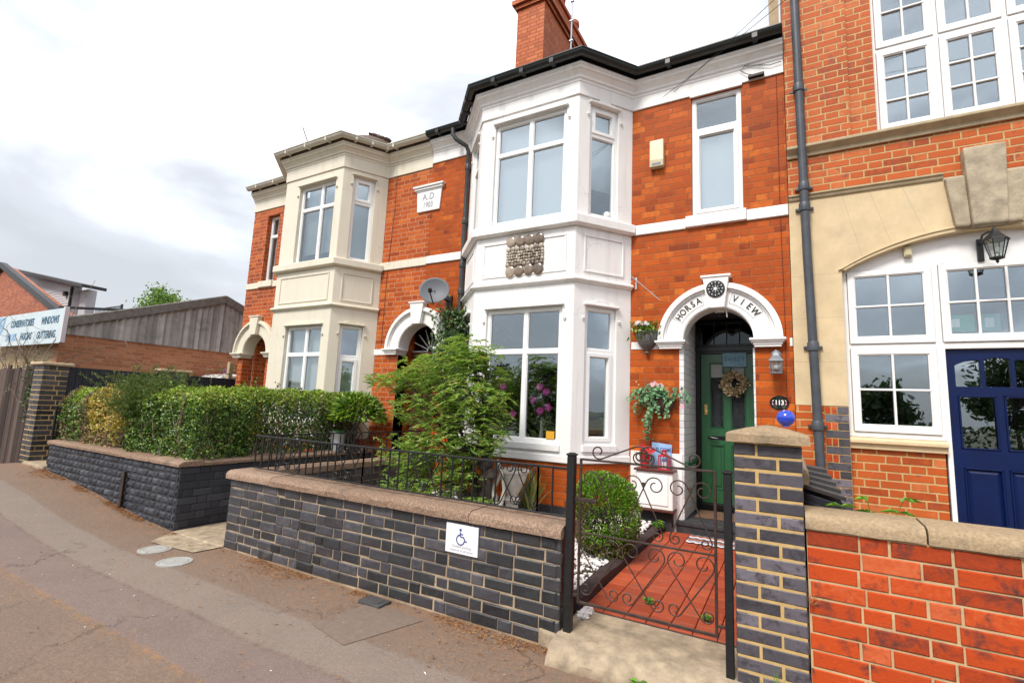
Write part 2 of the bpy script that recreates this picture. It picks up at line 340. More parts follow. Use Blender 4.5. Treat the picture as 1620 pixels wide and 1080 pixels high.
M['shell_pale'] = islandmat('pale small shell', [(0.0, (0.16, 0.12, 0.085)), (1.0, (0.52, 0.46, 0.38))], 0.28, 0.5, 30, 0.6, 0.1, 30)
M['statue'] = simple('bleached stone', (0.52, 0.47, 0.41), 0.85, 0.25, 14, bstr=0.6, bscale=30, dirt=((0.3, 0.24, 0.19), 0.6))
M['bin_black'] = simple('black plastic lid', (0.060, 0.058, 0.060), 0.45, 0.15, 6)
M['mat_coir'] = simple('brown coir mat', (0.17, 0.095, 0.055), 0.95, 0.4, 50, bstr=0.8, bscale=120)
M['lantern_grey'] = simple('pewter lantern metal', (0.16, 0.17, 0.19), 0.45, 0.2, 15, metal=0.3)
M['frosted'] = simple('frosted lamp bulb', (0.72, 0.72, 0.70), 0.35, 0.04, 8)
M['red_paint'] = simple('red enamel', (0.50, 0.018, 0.025), 0.3, 0.12, 10, spec=0.5)
M['pink'] = islandmat('magenta petal', [(0.0, (0.55, 0.03, 0.30)), (1.0, (0.78, 0.10, 0.48))], 0.5, 0.3, 30, 0.2)
M['red_petal'] = islandmat('red petal', [(0.0, (0.5, 0.02, 0.03)), (1.0, (0.72, 0.06, 0.07))], 0.5, 0.3, 30, 0.2)
M['pale_petal'] = islandmat('pale pink petal', [(0.0, (0.72, 0.36, 0.42)), (1.0, (0.80, 0.62, 0.66))], 0.5, 0.3, 30, 0.2)
M['white_petal'] = islandmat('white petal', [(0.0, (0.7, 0.65, 0.66)), (1.0, (0.82, 0.8, 0.8))], 0.5, 0.3, 30, 0.2)
M['yellow_card'] = simple('yellow sticker', (0.70, 0.36, 0.03), 0.5, 0.05, 9)
M['exit_green'] = simple('green sign plastic', (0.02, 0.32, 0.22), 0.4, 0.05, 9)
M['white_van'] = simple('white car paint', (0.80, 0.80, 0.80), 0.25, 0.02, 4, coat=0.3)
M['wicker'] = simple('brown wicker', (0.10, 0.06, 0.05), 0.8, 0.4, 60, bstr=1.0, bscale=80)
M['pot_dark'] = simple('lead grey wall pot', (0.14, 0.135, 0.13), 0.6, 0.5, 40, bstr=1.0, bscale=50)
M['kerb_edge'] = simple('peeling painted kerb', (0.055, 0.035, 0.035), 0.8, 0.4, 12, bstr=0.7, bscale=30, dirt=((0.3, 0.13, 0.09), 0.8))
M['cover_grey'] = simple('pale cast cover', (0.34, 0.335, 0.31), 0.7, 0.12, 14, bstr=0.5, bscale=90)
M['cover_dark'] = simple('dark iron cover', (0.07, 0.07, 0.07), 0.6, 0.3, 20, bstr=0.5)
# leaves
M['lf_privet'] = leafmat('green privet leaf', [(0.0, (0.015, 0.04, 0.008)), (0.35, (0.045, 0.115, 0.014)), (0.7, (0.105, 0.22, 0.026)), (0.93, (0.22, 0.35, 0.05)), (1.0, (0.42, 0.46, 0.14))], 0.28, 0.22)
M['lf_lime'] = leafmat('lime new leaf', [(0.0, (0.14, 0.26, 0.025)), (0.5, (0.30, 0.43, 0.05)), (1.0, (0.50, 0.56, 0.11))])
M['lf_yellow'] = leafmat('golden privet leaf', [(0.0, (0.30, 0.24, 0.04)), (0.5, (0.58, 0.40, 0.09)), (1.0, (0.68, 0.50, 0.17))])
M['lf_brown'] = leafmat('dead hedge twig leaf', [(0.0, (0.16, 0.10, 0.06)), (1.0, (0.30, 0.20, 0.13))], 0.8, 0.1)
M['lf_conifer'] = leafmat('feathery grey green needle', [(0.0, (0.043, 0.090, 0.022)), (0.6, (0.101, 0.171, 0.037)), (1.0, (0.248, 0.279, 0.070))], 0.6, 0.25)
M['lf_nandina'] = leafmat('soft green slender leaf', [(0.0, (0.08, 0.16, 0.03)), (0.35, (0.18, 0.33, 0.06)), (0.75, (0.31, 0.46, 0.11)), (0.93, (0.46, 0.53, 0.19)), (1.0, (0.54, 0.36, 0.17))], 0.45, 0.45)
M['lf_laurel'] = leafmat('glossy laurel leaf', [(0.0, (0.046, 0.116, 0.016)), (0.5, (0.139, 0.279, 0.031)), (1.0, (0.372, 0.465, 0.078))], 0.3, 0.25)
M['lf_box'] = leafmat('clipped box leaf', [(0.0, (0.078, 0.186, 0.023)), (0.5, (0.155, 0.326, 0.031)), (1.0, (0.295, 0.465, 0.054))])
M['lf_boxold'] = leafmat('bronzed box leaf', [(0.0, (0.109, 0.078, 0.031)), (0.5, (0.155, 0.171, 0.039)), (1.0, (0.248, 0.248, 0.070))])
M['lf_ivy'] = leafmat('dark ivy leaf', [(0.0, (0.019, 0.046, 0.016)), (0.6, (0.054, 0.116, 0.028)), (1.0, (0.155, 0.232, 0.062))], 0.4, 0.2)
M['lf_basket'] = leafmat('blue green trailing leaf', [(0.0, (0.05, 0.14, 0.06)), (0.5, (0.12, 0.30, 0.13)), (0.9, (0.22, 0.42, 0.20)), (1.0, (0.40, 0.52, 0.34))], 0.5, 0.2)
M['lf_weed'] = leafmat('fresh weed leaf', [(0.0, (0.093, 0.232, 0.031)), (1.0, (0.248, 0.465, 0.062))])
M['lf_yucca'] = leafmat('striped yucca leaf', [(0.0, (0.10, 0.15, 0.03)), (0.5, (0.22, 0.25, 0.06)), (1.0, (0.38, 0.34, 0.12))], 0.45, 0.2)
M['lf_dry'] = leafmat('dry straw', [(0.0, (0.22, 0.09, 0.035)), (0.5, (0.40, 0.18, 0.065)), (0.9, (0.52, 0.27, 0.11)), (1.0, (0.62, 0.42, 0.24))], 0.8, 0.15)
M['lf_tree'] = leafmat('distant tree leaf', [(0.0, (0.078, 0.171, 0.031)), (0.6, (0.171, 0.310, 0.054)), (1.0, (0.310, 0.449, 0.093))])
M['lf_dark'] = leafmat('dark tree leaf', [(0.0, (0.02, 0.045, 0.012)), (1.0, (0.06, 0.10, 0.025))])

def pavement_mat():
    t = NT('old asphalt pavement'); p = t.pos()
    sp = t.n('ShaderNodeSeparateXYZ'); t.L(p, sp.inputs[0])
    wob = t.noise(p, 1.4, 5, 0.6)
    y = t.math('MULTIPLY_ADD', t.math('SUBTRACT', wob, 0.5), 0.08, sp.outputs[1])
    x = sp.outputs[0]
    g1 = t.noise(p, 95, 3, 0.75); g2 = t.noise(p, 40, 5, 0.65); g3 = t.noise(p, 2.2, 6, 0.6)
    base = t.mix(t.rng(g2, 0.3, 0.7), (0.158, 0.110, 0.082), (0.230, 0.162, 0.120))
    # relaid trench strip (smoother, paler grey), and a mauve strip beside it
    pale = t.mix(t.rng(g2, 0.3, 0.7), (0.200, 0.158, 0.130), (0.245, 0.193, 0.160))
    mauve = t.mix(t.rng(g2, 0.3, 0.7), (0.178, 0.130, 0.112), (0.215, 0.158, 0.138))
    k1 = t.math('MULTIPLY', t.rng(y, 2.22, 2.26), t.rng(y, 2.62, 2.66, 1, 0))
    k2 = t.math('MULTIPLY', t.rng(y, 1.80, 1.82), t.rng(y, 2.22, 2.24, 1, 0))
    c = t.mix(k1, base, pale); c = t.mix(k2, c, mauve)
    # rusty moss and debris caught in the joints and along the wall foot
    j1 = t.math('MULTIPLY', t.rng(y, 1.74, 1.80), t.rng(y, 1.80, 1.84, 1, 0))
    j2 = t.math('MULTIPLY', t.rng(y, 2.20, 2.23), t.rng(y, 2.23, 2.27, 1, 0))
    spk = t.rng(t.noise(p, 14, 5, 0.7), 0.46, 0.58)
    c = t.mix(t.math('MULTIPLY', t.math('MULTIPLY', j1, spk), 0.55), c, (0.34, 0.17, 0.07))
    c = t.mix(t.math('MULTIPLY', t.math('MULTIPLY', j2, spk), 0.4), c, (0.08, 0.055, 0.05))
    deb = t.math('MULTIPLY', t.rng(sp.outputs[1], 2.66, 3.2), t.rng(t.noise(p, 9, 6, 0.75), 0.42, 0.64))
    c = t.mix(t.math('MULTIPLY', deb, 0.62), c, (0.30, 0.145, 0.065))
    c = t.mix(t.rng(g3, 0.45, 0.75, 0, 0.28), c, (0.115, 0.090, 0.074))
    c = t.mix(t.rng(t.noise(p, 5.0, 5, 0.7), 0.6, 0.72, 0, 0.35), c, (0.30, 0.17, 0.10))
    c = t.mix(t.rng(g1, 0.58, 0.72, 0, 0.6), c, (0.42, 0.35, 0.28))
    c = t.mix(t.rng(g1, 0.25, 0.42, 0.55, 0), c, (0.06, 0.05, 0.045))
    vo = t.n('ShaderNodeTexVoronoi'); vo.feature = 'DISTANCE_TO_EDGE'; vo.inputs['Scale'].default_value = 0.55
    wv = t.n('ShaderNodeVectorMath'); wv.operation = 'MULTIPLY_ADD'; t.L(t.noise(p, 2.6, 6, 0.7, col=True), wv.inputs[0]); wv.inputs[1].default_value = (0.9, 0.9, 0.0); t.L(p, wv.inputs[2]); t.L(wv.outputs[0], vo.inputs['Vector'])
    ck = t.math('MULTIPLY', t.rng(vo.outputs['Distance'], 0.0015, 0.006, 1, 0), t.rng(t.noise(p, 0.8, 3), 0.5, 0.6))
    c = t.mix(t.math('MULTIPLY', ck, 0.35), c, (0.06, 0.048, 0.04))
    st_ = t.rng(t.noise(p, 3.1, 4, 0.5, dist=1.2), 0.66, 0.74, 0, 0.25)
    c = t.mix(st_, c, (0.085, 0.068, 0.058))
    h = t.math('SUBTRACT', t.math('ADD', g1, t.math('MULTIPLY', g2, 0.6)), ck)
    t.bsdf(c, 0.9, 0.25, bump=h, bstr=0.9, bdist=0.006)
    return t.m
M['pavement'] = pavement_mat()
M['patch'] = simple('smoother pavement patch', (0.185, 0.135, 0.105), 0.9, 0.15, 20, bstr=0.5, bscale=150)
M['road'] = simple('road asphalt', (0.06, 0.06, 0.062), 0.9, 0.2, 30, bstr=0.6, bscale=200)
M['grass'] = simple('rough ground', (0.12, 0.11, 0.07), 0.95, 0.4, 1.2, bstr=0.5)
# ------------------------------------------------------------------ geometry helpers
class T:
    """local frame: u along the wall, n out of the wall, z up"""
    def __init__(s, o=(0, 0, 0), u=(1, 0, 0)):
        s.o = Vector(o); s.u = Vector(u).normalized(); s.z = Vector((0, 0, 1)); s.n = s.u.cross(s.z)   # u=+X -> n=-Y (towards the street)
    def __call__(s, u, n, z): return s.o + s.u * u + s.n * n + s.z * z
T0 = T()
def TY(y, x=0.0, z=0.0): return T((x, y, z))

class MB:
    def __init__(s): s.v = []; s.f = []; s.mi = []; s.mats = []; s.cur = 0
    def use(s, m):
        if m not in s.mats: s.mats.append(m)
        s.cur = s.mats.index(m)
    def add(s, vs, fs):
        b = len(s.v); s.v += [tuple(q) for q in vs]
        for q in fs: s.f.append([b + i for i in q]); s.mi.append(s.cur)
    def box(s, u0, u1, n0, n1, z0, z1, t=T0, skew=None):
        p = [t(u, n, z) for z in (z0, z1) for (u, n) in ((u0, n0), (u1, n0), (u1, n1), (u0, n1))]
        s.add(p, [(0, 3, 2, 1), (4, 5, 6, 7), (0, 1, 5, 4), (1, 2, 6, 5), (2, 3, 7, 6), (3, 0, 4, 7)])
    def hexa(s, p): s.add(p, [(0, 3, 2, 1), (4, 5, 6, 7), (0, 1, 5, 4), (1, 2, 6, 5), (2, 3, 7, 6), (3, 0, 4, 7)])
    def slab(s, outer, holes, n0, n1, t=T0):
        """polygon with holes in (u,z), front at n1, back at n0"""
        loops = [outer] + list(holes)
        tris = tessellate_polygon([[Vector((a, b, 0)) for a, b in l] for l in loops])
        flat = [q for l in loops for q in l]
        N = len(flat)
        vs = [t(a, n1, b) for a, b in flat] + [t(a, n0, b) for a, b in flat]
        fs = []
        for a, b, c in tris:
            fs.append((a, b, c)); fs.append((N + c, N + b, N + a))
        k = 0
        for l in loops:
            m = len(l)
            for i in range(m):
                j = (i + 1) % m
                fs.append((k + i, k + j, N + k + j, N + k + i))
            k += m
        s.add(vs, fs)
    def sweep(s, path, prof, closed_ends=True, z_off=0.0):
        """profile [(out, z)] swept along a plan path [(x,y)] with mitred corners"""
        P = [Vector((a, b)) for a, b in path]
        nrm = []
        for i in range(len(P) - 1):
            d = (P[i + 1] - P[i]).normalized(); nrm.append(Vector((d.y, -d.x)))
        offs = []
        for i in range(len(P)):
            if i == 0: m = nrm[0]
            elif i == len(P) - 1: m = nrm[-1]
            else:
                a, b = nrm[i - 1], nrm[i]; q = a + b; m = q / max(0.2, (q.length_squared / 2))
            offs.append(m)
        k = len(prof); vs = []
        for p, m in zip(P, offs):
            for (o, z) in prof: vs.append((p.x + m.x * o, p.y + m.y * o, z + z_off))
        fs = []
        for i in range(len(P) - 1):
            for j in range(k):
                j2 = (j + 1) % k
                fs.append((i * k + j, i * k + j2, (i + 1) * k + j2, (i + 1) * k + j))
        fs.append(tuple(range(k - 1, -1, -1))); fs.append(tuple((len(P) - 1) * k + j for j in range(k)))
        s.add(vs, fs)
    def tube(s, pts, r, sides=6, r2=None):
        P = [Vector(p) for p in pts]; n = len(P)
        up = None; vs = []; 
        for i in range(n):
            d = (P[min(i + 1, n - 1)] - P[max(i - 1, 0)])
            d = d.normalized() if d.length > 1e-9 else Vector((0, 0, 1))
            if up is None:
                up = Vector((0, 0, 1)) if abs(d.z) < 0.9 else Vector((1, 0, 0))
            a = d.cross(up)
            if a.length < 1e-6: a = d.cross(Vector((0, 1, 0.01)))
            a.normalize(); b = a.cross(d).normalized(); up = b
            rr = r if r2 is None else r + (r2 - r) * i / max(1, n - 1)
            for k in range(sides):
                th = 2 * PI * k / sides
                vs.append(P[i] + (a * math.cos(th) + b * math.sin(th)) * rr)
        fs = []
        for i in range(n - 1):
            for k in range(sides):
                k2 = (k + 1) % sides
                fs.append((i * sides + k, i * sides + k2, (i + 1) * sides + k2, (i + 1) * sides + k))
        fs.append(tuple(range(sides - 1, -1, -1))); fs.append(tuple((n - 1) * sides + k for k in range(sides)))
        s.add(vs, fs)
    def lathe(s, prof, c=(0, 0, 0), seg=24, axis='Z', sx=1.0, sy=1.0, caps=True, a0=0.0, a1=2 * PI):
        c = Vector(c); vs = []; full = abs(a1 - a0 - 2 * PI) < 1e-6
        m = seg if full else seg + 1
        for (r, z) in prof:
            for k in range(m):
                th = a0 + (a1 - a0) * k / seg
                x, y = r * math.cos(th) * sx, r * math.sin(th) * sy
                q = Vector((x, y, z)) if axis == 'Z' else (Vector((x, -z, y)) if axis == 'Y' else Vector((z, x, y)))
                vs.append(c + q)
        fs = []
        for i in range(len(prof) - 1):
            for k in range(seg):
                k2 = (k + 1) % m
                fs.append((i * m + k, i * m + k2, (i + 1) * m + k2, (i + 1) * m + k))
        if caps:
            if prof[0][0] > 1e-6: fs.append(tuple(range(m - 1, -1, -1)))
            if prof[-1][0] > 1e-6: fs.append(tuple((len(prof) - 1) * m + k for k in range(m)))
        s.add(vs, fs)
    def blob(s, c, rx, ry, rz, seg=12, rings=8, jit=0.0, seed=0):
        prof = []
        vs = []; fs = []
        for i in range(rings + 1):
            ph = PI * i / rings
            for k in range(seg):
                th = 2 * PI * k / seg
                d = Vector((math.sin(ph) * math.cos(th), math.sin(ph) * math.sin(th), math.cos(ph)))
                q = 1 + (jit * mnoise.noise(d * 2.1 + Vector((seed, 0, 0))) if jit else 0)
                vs.append((c[0] + d.x * rx * q, c[1] + d.y * ry * q, c[2] + d.z * rz * q))
        for i in range(rings):
            for k in range(seg):
                k2 = (k + 1) % seg
                fs.append((i * seg + k, (i + 1) * seg + k, (i + 1) * seg + k2, i * seg + k2))
        s.add(vs, fs)

def link(o, parent=None):
    COL.objects.link(o)
    if parent is not None: o.parent = parent
    return o

def build(name, mb, mat, parent=None, bevel=0.0, smooth=False, seg=1, base=None):
    """one mesh object; vertices are given in world metres and stored relative to the object's / parent's base"""
    V = np.array(mb.v, dtype=np.float32)
    if parent is None:
        if base is None:
            lo, hi = V.min(0), V.max(0); base = ((lo[0] + hi[0]) / 2, (lo[1] + hi[1]) / 2, lo[2])
        off = Vector(base)
    else:
        off = Vector((0, 0, 0)); q = parent
        while q is not None: off += q.location; q = q.parent
    me = bpy.data.meshes.new(name)
    me.from_pydata((V - np.array(off, dtype=np.float32)).tolist(), [], mb.f)
    for m in (mb.mats or [mat]): me.materials.append(M[m] if isinstance(m, str) else m)
    if mb.mats: me.polygons.foreach_set('material_index', mb.mi)
    bm = bmesh.new(); bm.from_mesh(me); bmesh.ops.recalc_face_normals(bm, faces=bm.faces); bm.to_mesh(me); bm.free()
    if smooth:
        me.polygons.foreach_set('use_smooth', [True] * len(me.polygons))
    me.update()
    o = bpy.data.objects.new(name, me)
    if parent is None: o.location = off
    link(o, parent)
    if bevel:
        b = o.modifiers.new('bevel', 'BEVEL'); b.width = bevel; b.segments = seg; b.limit_method = 'ANGLE'; b.angle_limit = R(40)
    if smooth:
        try: me.set_sharp_from_angle(angle=R(42))
        except Exception: pass
    return o

def thing(name, label, cat, loc, group=None, kind=None):
    o = bpy.data.objects.new(name, None); o.location = loc; o.empty_display_size = 0.1
    COL.objects.link(o); o['label'] = label; o['category'] = cat
    if group: o['group'] = group
    return o
def tag(o, label, cat, group=None):
    o['label'] = label; o['category'] = cat
    if group: o['group'] = group
    return o
def structure(o, kind='structure'): o['kind'] = kind; return o

def rect(u0, u1, z0, z1): return [(u0, z0), (u1, z0), (u1, z1), (u0, z1)]
def arc(cx, cz, r, a0, a1, n): return [(cx + r * math.cos(a0 + (a1 - a0) * i / n), cz + r * math.sin(a0 + (a1 - a0) * i / n)) for i in range(n + 1)]
def archhole(cx, hw, z0, zs, n=20): return [(cx - hw, z0), (cx + hw, z0)] + arc(cx, zs, hw, 0, PI, n)

DG = bpy.context.evaluated_depsgraph_get
def text_mesh(s, size, extrude=0.002, spacing=1.0, bold=0.0, align='CENTER', sx=1.0, shear=0.0):
    cu = bpy.data.curves.new('t', 'FONT'); cu.body = s; cu.size = size; cu.extrude = extrude; cu.offset = bold
    cu.align_x = align; cu.align_y = 'CENTER'; cu.space_character = spacing; cu.resolution_u = 3; cu.shear = shear
    o = bpy.data.objects.new('t', cu); COL.objects.link(o)
    bpy.context.view_layer.update()
    me = bpy.data.meshes.new_from_object(o.evaluated_get(DG()))
    vs = [(v.co.x * sx, v.co.y, v.co.z) for v in me.vertices]; fs = [tuple(p.vertices) for p in me.polygons]
    bpy.data.objects.remove(o); bpy.data.curves.remove(cu); bpy.data.meshes.remove(me)
    return vs, fs
def add_text(mb, s, size, t, u, n, z, ang=0.0, **k):
    vs, fs = text_mesh(s, size, **k)
    c, sn = math.cos(ang), math.sin(ang)
    mb.add([t(u + x * c - y * sn, n + w_, z + x * sn + y * c) for x, y, w_ in vs], fs)

# --- wrought-iron scrolls: a straight bar that winds up at either end
def curl(p, ang, r, turns, sgn, n=22):
    pts = [p]; a = ang; q = Vector(p)
    tot = turns * 2 * PI
    for i in range(n):
        f = i / n; rr = r * (1 - 0.72 * f); da = tot / n
        step = rr * da; a += sgn * da
        q = q + Vector((math.cos(a - sgn * da / 2), math.sin(a - sgn * da / 2))) * step
        pts.append((q.x, q.y))
    return pts
def scroll(A, B, ra, ta, sa, rb, tb, sb):
    """2-D polyline in (u,z): curl at A, straight to B, curl at B"""
    A = Vector(A); B = Vector(B); d = B - A; a = math.atan2(d.y, d.x)
    p0 = curl(tuple(A), a + PI, ra, ta, sa) if ta else [tuple(A)]
    p1 = curl(tuple(B), a, rb, tb, sb) if tb else [tuple(B)]
    return list(reversed(p0)) + p1
def iron(mb, t, n, pts, r=0.0055, sides=5): mb.tube([t(u, n, z) for u, z in pts], r, sides)

# --- individually laid bricks with worn edges, on a mortar core
def brick_face(mb, t, u0, u1, z0, courses, ch, stl, hdl, joint=0.010, depth=0.06, proud=0.006, jit=0.0025, cham=0.005, zfun=None, pattern='flemish', seed=1, rock=0.0, ends=True):
    rg = random.Random(seed)
    for r in range(courses):
        zb = z0 + r * ch + joint / 2; zt = z0 + (r + 1) * ch - joint / 2
        if pattern == 'flemish': seq = [stl, hdl]; off = (stl + hdl) / 2 * (r % 2)
        elif pattern == 'stretcher': seq = [stl]; off = stl / 2 * (r % 2)
        elif pattern == 'pillar': seq = [stl, hdl] if r % 2 == 0 else [hdl, stl]; off = 0
        elif pattern == 'garden': seq = [stl, stl, hdl]; off = ((stl * 2 + hdl) / 2.3) * (r % 2) + rg.uniform(-0.01, 0.01)
        else: seq = [hdl]; off = hdl / 2 * (r % 2)
        u = u0 - off; k = 0
        while u < u1 - 0.012:
            wd = seq[k % len(seq)]; k += 1
            a = max(u, u0) + joint / 2; b = min(u + wd, u1) - joint / 2
            if u <= u0: a = u0
            if u + wd >= u1 - 0.012: b = u1
            u += wd
            if b - a < 0.02: continue
            if zfun is not None and zt < zfun((a + b) / 2): continue
            j = lambda s=jit: rg.uniform(-s, s)
            p = proud + j(); c = cham
            aa, bb, z_b, z_t = a + j(), b + j(), zb + j(), zt + j()
            if a == u0: aa = u0
            if b == u1: bb = u1
            cc = c + abs(j())
            back = [t(aa, p - depth, z_b), t(bb, p - depth, z_b), t(bb, p - depth, z_t), t(aa, p - depth, z_t)]
            mid = [t(aa, p - c, z_b), t(bb, p - c, z_b), t(bb, p - c, z_t), t(aa, p - c, z_t)]
            fr = [t(aa + cc, p + j(), z_b + cc), t(bb - cc, p + j(), z_b + cc), t(bb - cc, p + j(), z_t - cc), t(aa + cc, p + j(), z_t - cc)]
            if rock:
                m1 = [t(aa + (bb - aa) * f_, p + rock * rg.uniform(0.5, 1.2), z_b + (z_t - z_b) * g_) for f_, g_ in ((0.22, 0.3), (0.78, 0.3), (0.78, 0.72), (0.22, 0.72))]
                mb.add(back + mid + fr + m1, [(0, 1, 5, 4), (1, 2, 6, 5), (2, 3, 7, 6), (3, 0, 4, 7), (4, 5, 9, 8), (5, 6, 10, 9), (6, 7, 11, 10), (7, 4, 8, 11),
                        (8, 9, 13, 12), (9, 10, 14, 13), (10, 11, 15, 14), (11, 8, 12, 15), (12, 13, 14, 15)])
            else:
                mb.add(back + mid + fr, [(0, 1, 5, 4), (1, 2, 6, 5), (2, 3, 7, 6), (3, 0, 4, 7), (4, 5, 9, 8), (5, 6, 10, 9), (6, 7, 11, 10), (7, 4, 8, 11), (8, 9, 10, 11)])

# --- foliage
def leaves(name, mat, C, D, Nn, ln, wd, parent=None, fold=0.25, base=None, mats=None, midx=None, curlv=0.15):
    """C centres, D leaf directions, Nn rough normals, ln / wd arrays: folded six-sided leaves, one island each"""
    C = np.asarray(C, float); n = len(C); D = np.asarray(D, float); Nn = np.asarray(Nn, float)
    D /= np.linalg.norm(D, axis=1)[:, None] + 1e-9
    Sd = np.cross(D, Nn); Sd /= np.linalg.norm(Sd, axis=1)[:, None] + 1e-9
    Nn = np.cross(Sd, D)
    ln = np.broadcast_to(ln, n)[:, None]; wd = np.broadcast_to(wd, n)[:, None]
    b = C - D * ln * .5; tip = C + D * ln * .5 - Nn * ln * curlv
    m1 = C - D * ln * .08; up = Nn * wd * fold
    l = m1 + Sd * wd * .5 + up; r = m1 - Sd * wd * .5 + up
    V = np.stack([b, r, tip, l], 1).reshape(-1, 3)
    off = np.array(base if base is not None else (V[:, 0].mean(), V[:, 1].mean(), V[:, 2].min()))
    if parent is not None:
        off = np.zeros(3); q = parent
        while q is not None: off += np.array(q.location); q = q.parent
    V = V - off
    me = bpy.data.meshes.new(name)
    me.vertices.add(4 * n); me.vertices.foreach_set('co', V.astype(np.float32).ravel())
    idx = np.arange(n)[:, None] * 4 + np.array([[0, 1, 2, 0, 2, 3]])
    me.loops.add(6 * n); me.loops.foreach_set('vertex_index', idx.astype(np.int32).ravel())
    me.polygons.add(2 * n); me.polygons.foreach_set('loop_start', np.arange(0, 6 * n, 3, dtype=np.int32))
    for m in (mats or [mat]): me.materials.append(M[m])
    if midx is not None: me.polygons.foreach_set('material_index', np.repeat(midx, 2).astype(np.int32))
    me.update(calc_edges=True); me.validate()
    o = bpy.data.objects.new(name, me)
    if parent is None: o.location = off
    link(o, parent)
    return o
NR = np.random.RandomState(5)
def unit(n):
    v = NR.normal(size=(n, 3)); return v / np.linalg.norm(v, axis=1)[:, None]
def lump(P, sc, amp, seed=0.0):
    return np.array([mnoise.noise(Vector((p[0] * sc + seed, p[1] * sc, p[2] * sc))) for p in P]) * amp

def zpav(x):
    def ss(a, b, v):
        q = max(0, min(1, (v - a) / (b - a))); return q * q * (3 - 2 * q)
    return 0.36 * ss(-5.6, -10.6, x) - 0.16 * ss(-10.9, -12.6, x)
def iron_spacing(a, b, n): return [a + (b - a) * i / (n - 1) for i in range(n)]
# ------------------------------------------------------------------ ground, road, pavement
def sheet(name, xs, ys, zf, mat, thick=0.0):
    mb = MB(); nx, ny = len(xs), len(ys)
    mb.add([(x, y, zf(x, y)) for y in ys for x in xs], [(j * nx + i, j * nx + i + 1, (j + 1) * nx + i + 1, (j + 1) * nx + i) for j in range(ny - 1) for i in range(nx - 1)])
    o = build(name, mb, mat, base=(0, 0, 0)); return structure(o)
lin = lambda a, b, n: [a + (b - a) * i / n for i in range(n + 1)]
sheet('ground', [-900, -200, -60, 60, 900], [-900, -100, -13.2, -1.7, 15, 100, 900], lambda x, y: -0.16, 'grass')
sheet('road', [-200, 200], [-9.5, -1.62], lambda x, y: -0.125, 'road')
def pavz(x, y):
    return zpav(x) + 0.012 * mnoise.noise(Vector((x * 0.7, y * 0.9, 0))) + min(0.0, (y - 3.0) * 0.012)
sheet('pavement', lin(-40, -14, 26) + lin(-13.5, 6, 90), lin(-1.5, 4.6, 30), pavz, 'pavement')
mb = MB()
for i in range(50):
    x = -40 + i * 0.92
    mb.box(x + .004, x + .916, -0.0, 0.12, -0.14, zpav(x) + 0.004, TY(-1.5))
structure(build('kerb', mb, 'concrete', bevel=0.012))
sheet('far_pavement', [-200, 200], [-13, -9.5], lambda x, y: -0.02, 'road')
sheet('yard', lin(-60, -10.6, 6), [4.6, 12, 60], lambda x, y: 0.17, 'road')

# smoother repair patch with a stop-tap lid, in front of the wall
def quadsheet(name, c, mat, k=10, dz=.004):
    mb = MB(); a, b, c_, d = [Vector(q) for q in c]; vs = []
    for i in range(k + 1):
        for j in range(k + 1): q = a.lerp(b, i / k).lerp(d.lerp(c_, i / k), j / k); vs.append((q.x, q.y, pavz(q.x, q.y) + dz))
    mb.add(vs, [(i * (k + 1) + j, (i + 1) * (k + 1) + j, (i + 1) * (k + 1) + j + 1, i * (k + 1) + j + 1) for i in range(k) for j in range(k)])
    return structure(build(name, mb, mat))
quadsheet('pavement_patch', [(-2.98, 3.17), (-3.06, 2.62), (-2.62, 2.52), (-2.42, 3.10)], 'patch')
mb = MB(); mb.box(-3.07, -2.84, -3.21, -3.07, -0.01, 0.020); mb.box(-3.03, -2.88, -3.18, -3.10, 0.020, 0.024)
tag(build('stopcock_cover', mb, 'cover_dark', bevel=0.004), 'small dark rectangular stopcock lid at the foot of the front wall', 'drain cover')
for i, (x, y, lab) in enumerate(((-5.72, 2.83, 'round pale water cover on the pavement, the one farther from the camera'), (-5.16, 2.74, 'round pale water cover on the pavement, the one nearer the camera'))):
    mb = MB(); z = pavz(x, y); mb.lathe([(0.150, z - .02), (0.150, z + .008), (0.128, z + .010), (0.124, z + .006), (0.118, z + .006), (0.110, z + .011), (0.0, z + .011)], (x, y, 0), 28)
    tag(build('water_cover', mb, 'cover_grey'), lab, 'cover', 'round covers in the pavement')

# dry straw and leaf litter swept against the wall foot
n = 8000; u = NR.rand(n)
lx = np.where(u < .40, -0.9 - 4.4 * NR.rand(n), np.where(u < .88, -6.1 - 4.4 * NR.rand(n), -6 + 6 * NR.rand(n)))
cl = np.array([mnoise.noise(Vector((a * 1.3, 0, 4))) for a in lx])
ly = 3.235 - np.abs(NR.normal(size=n)) * np.where(u < .88, 0.05 + 0.16 * np.clip(cl, 0, 1), .55)
keep = (cl > -0.08) | (NR.rand(n) < .10)
lx, ly = lx[keep], ly[keep]; n = len(lx)
zz = np.array([pavz(a, b) for a, b in zip(lx, ly)]) + 0.008 + 0.012 * NR.rand(n)
D = unit(n); D[:, 2] *= 0.18
Nn = unit(n) * 0.4; Nn[:, 2] = 1
o = leaves('leaf_litter', 'lf_dry', np.stack([lx, ly, zz], 1), D, Nn, 0.012 + 0.040 * NR.rand(n) ** 1.5, 0.002 + 0.0045 * NR.rand(n), base=(-3, 3.2, 0))
o['kind'] = 'stuff'
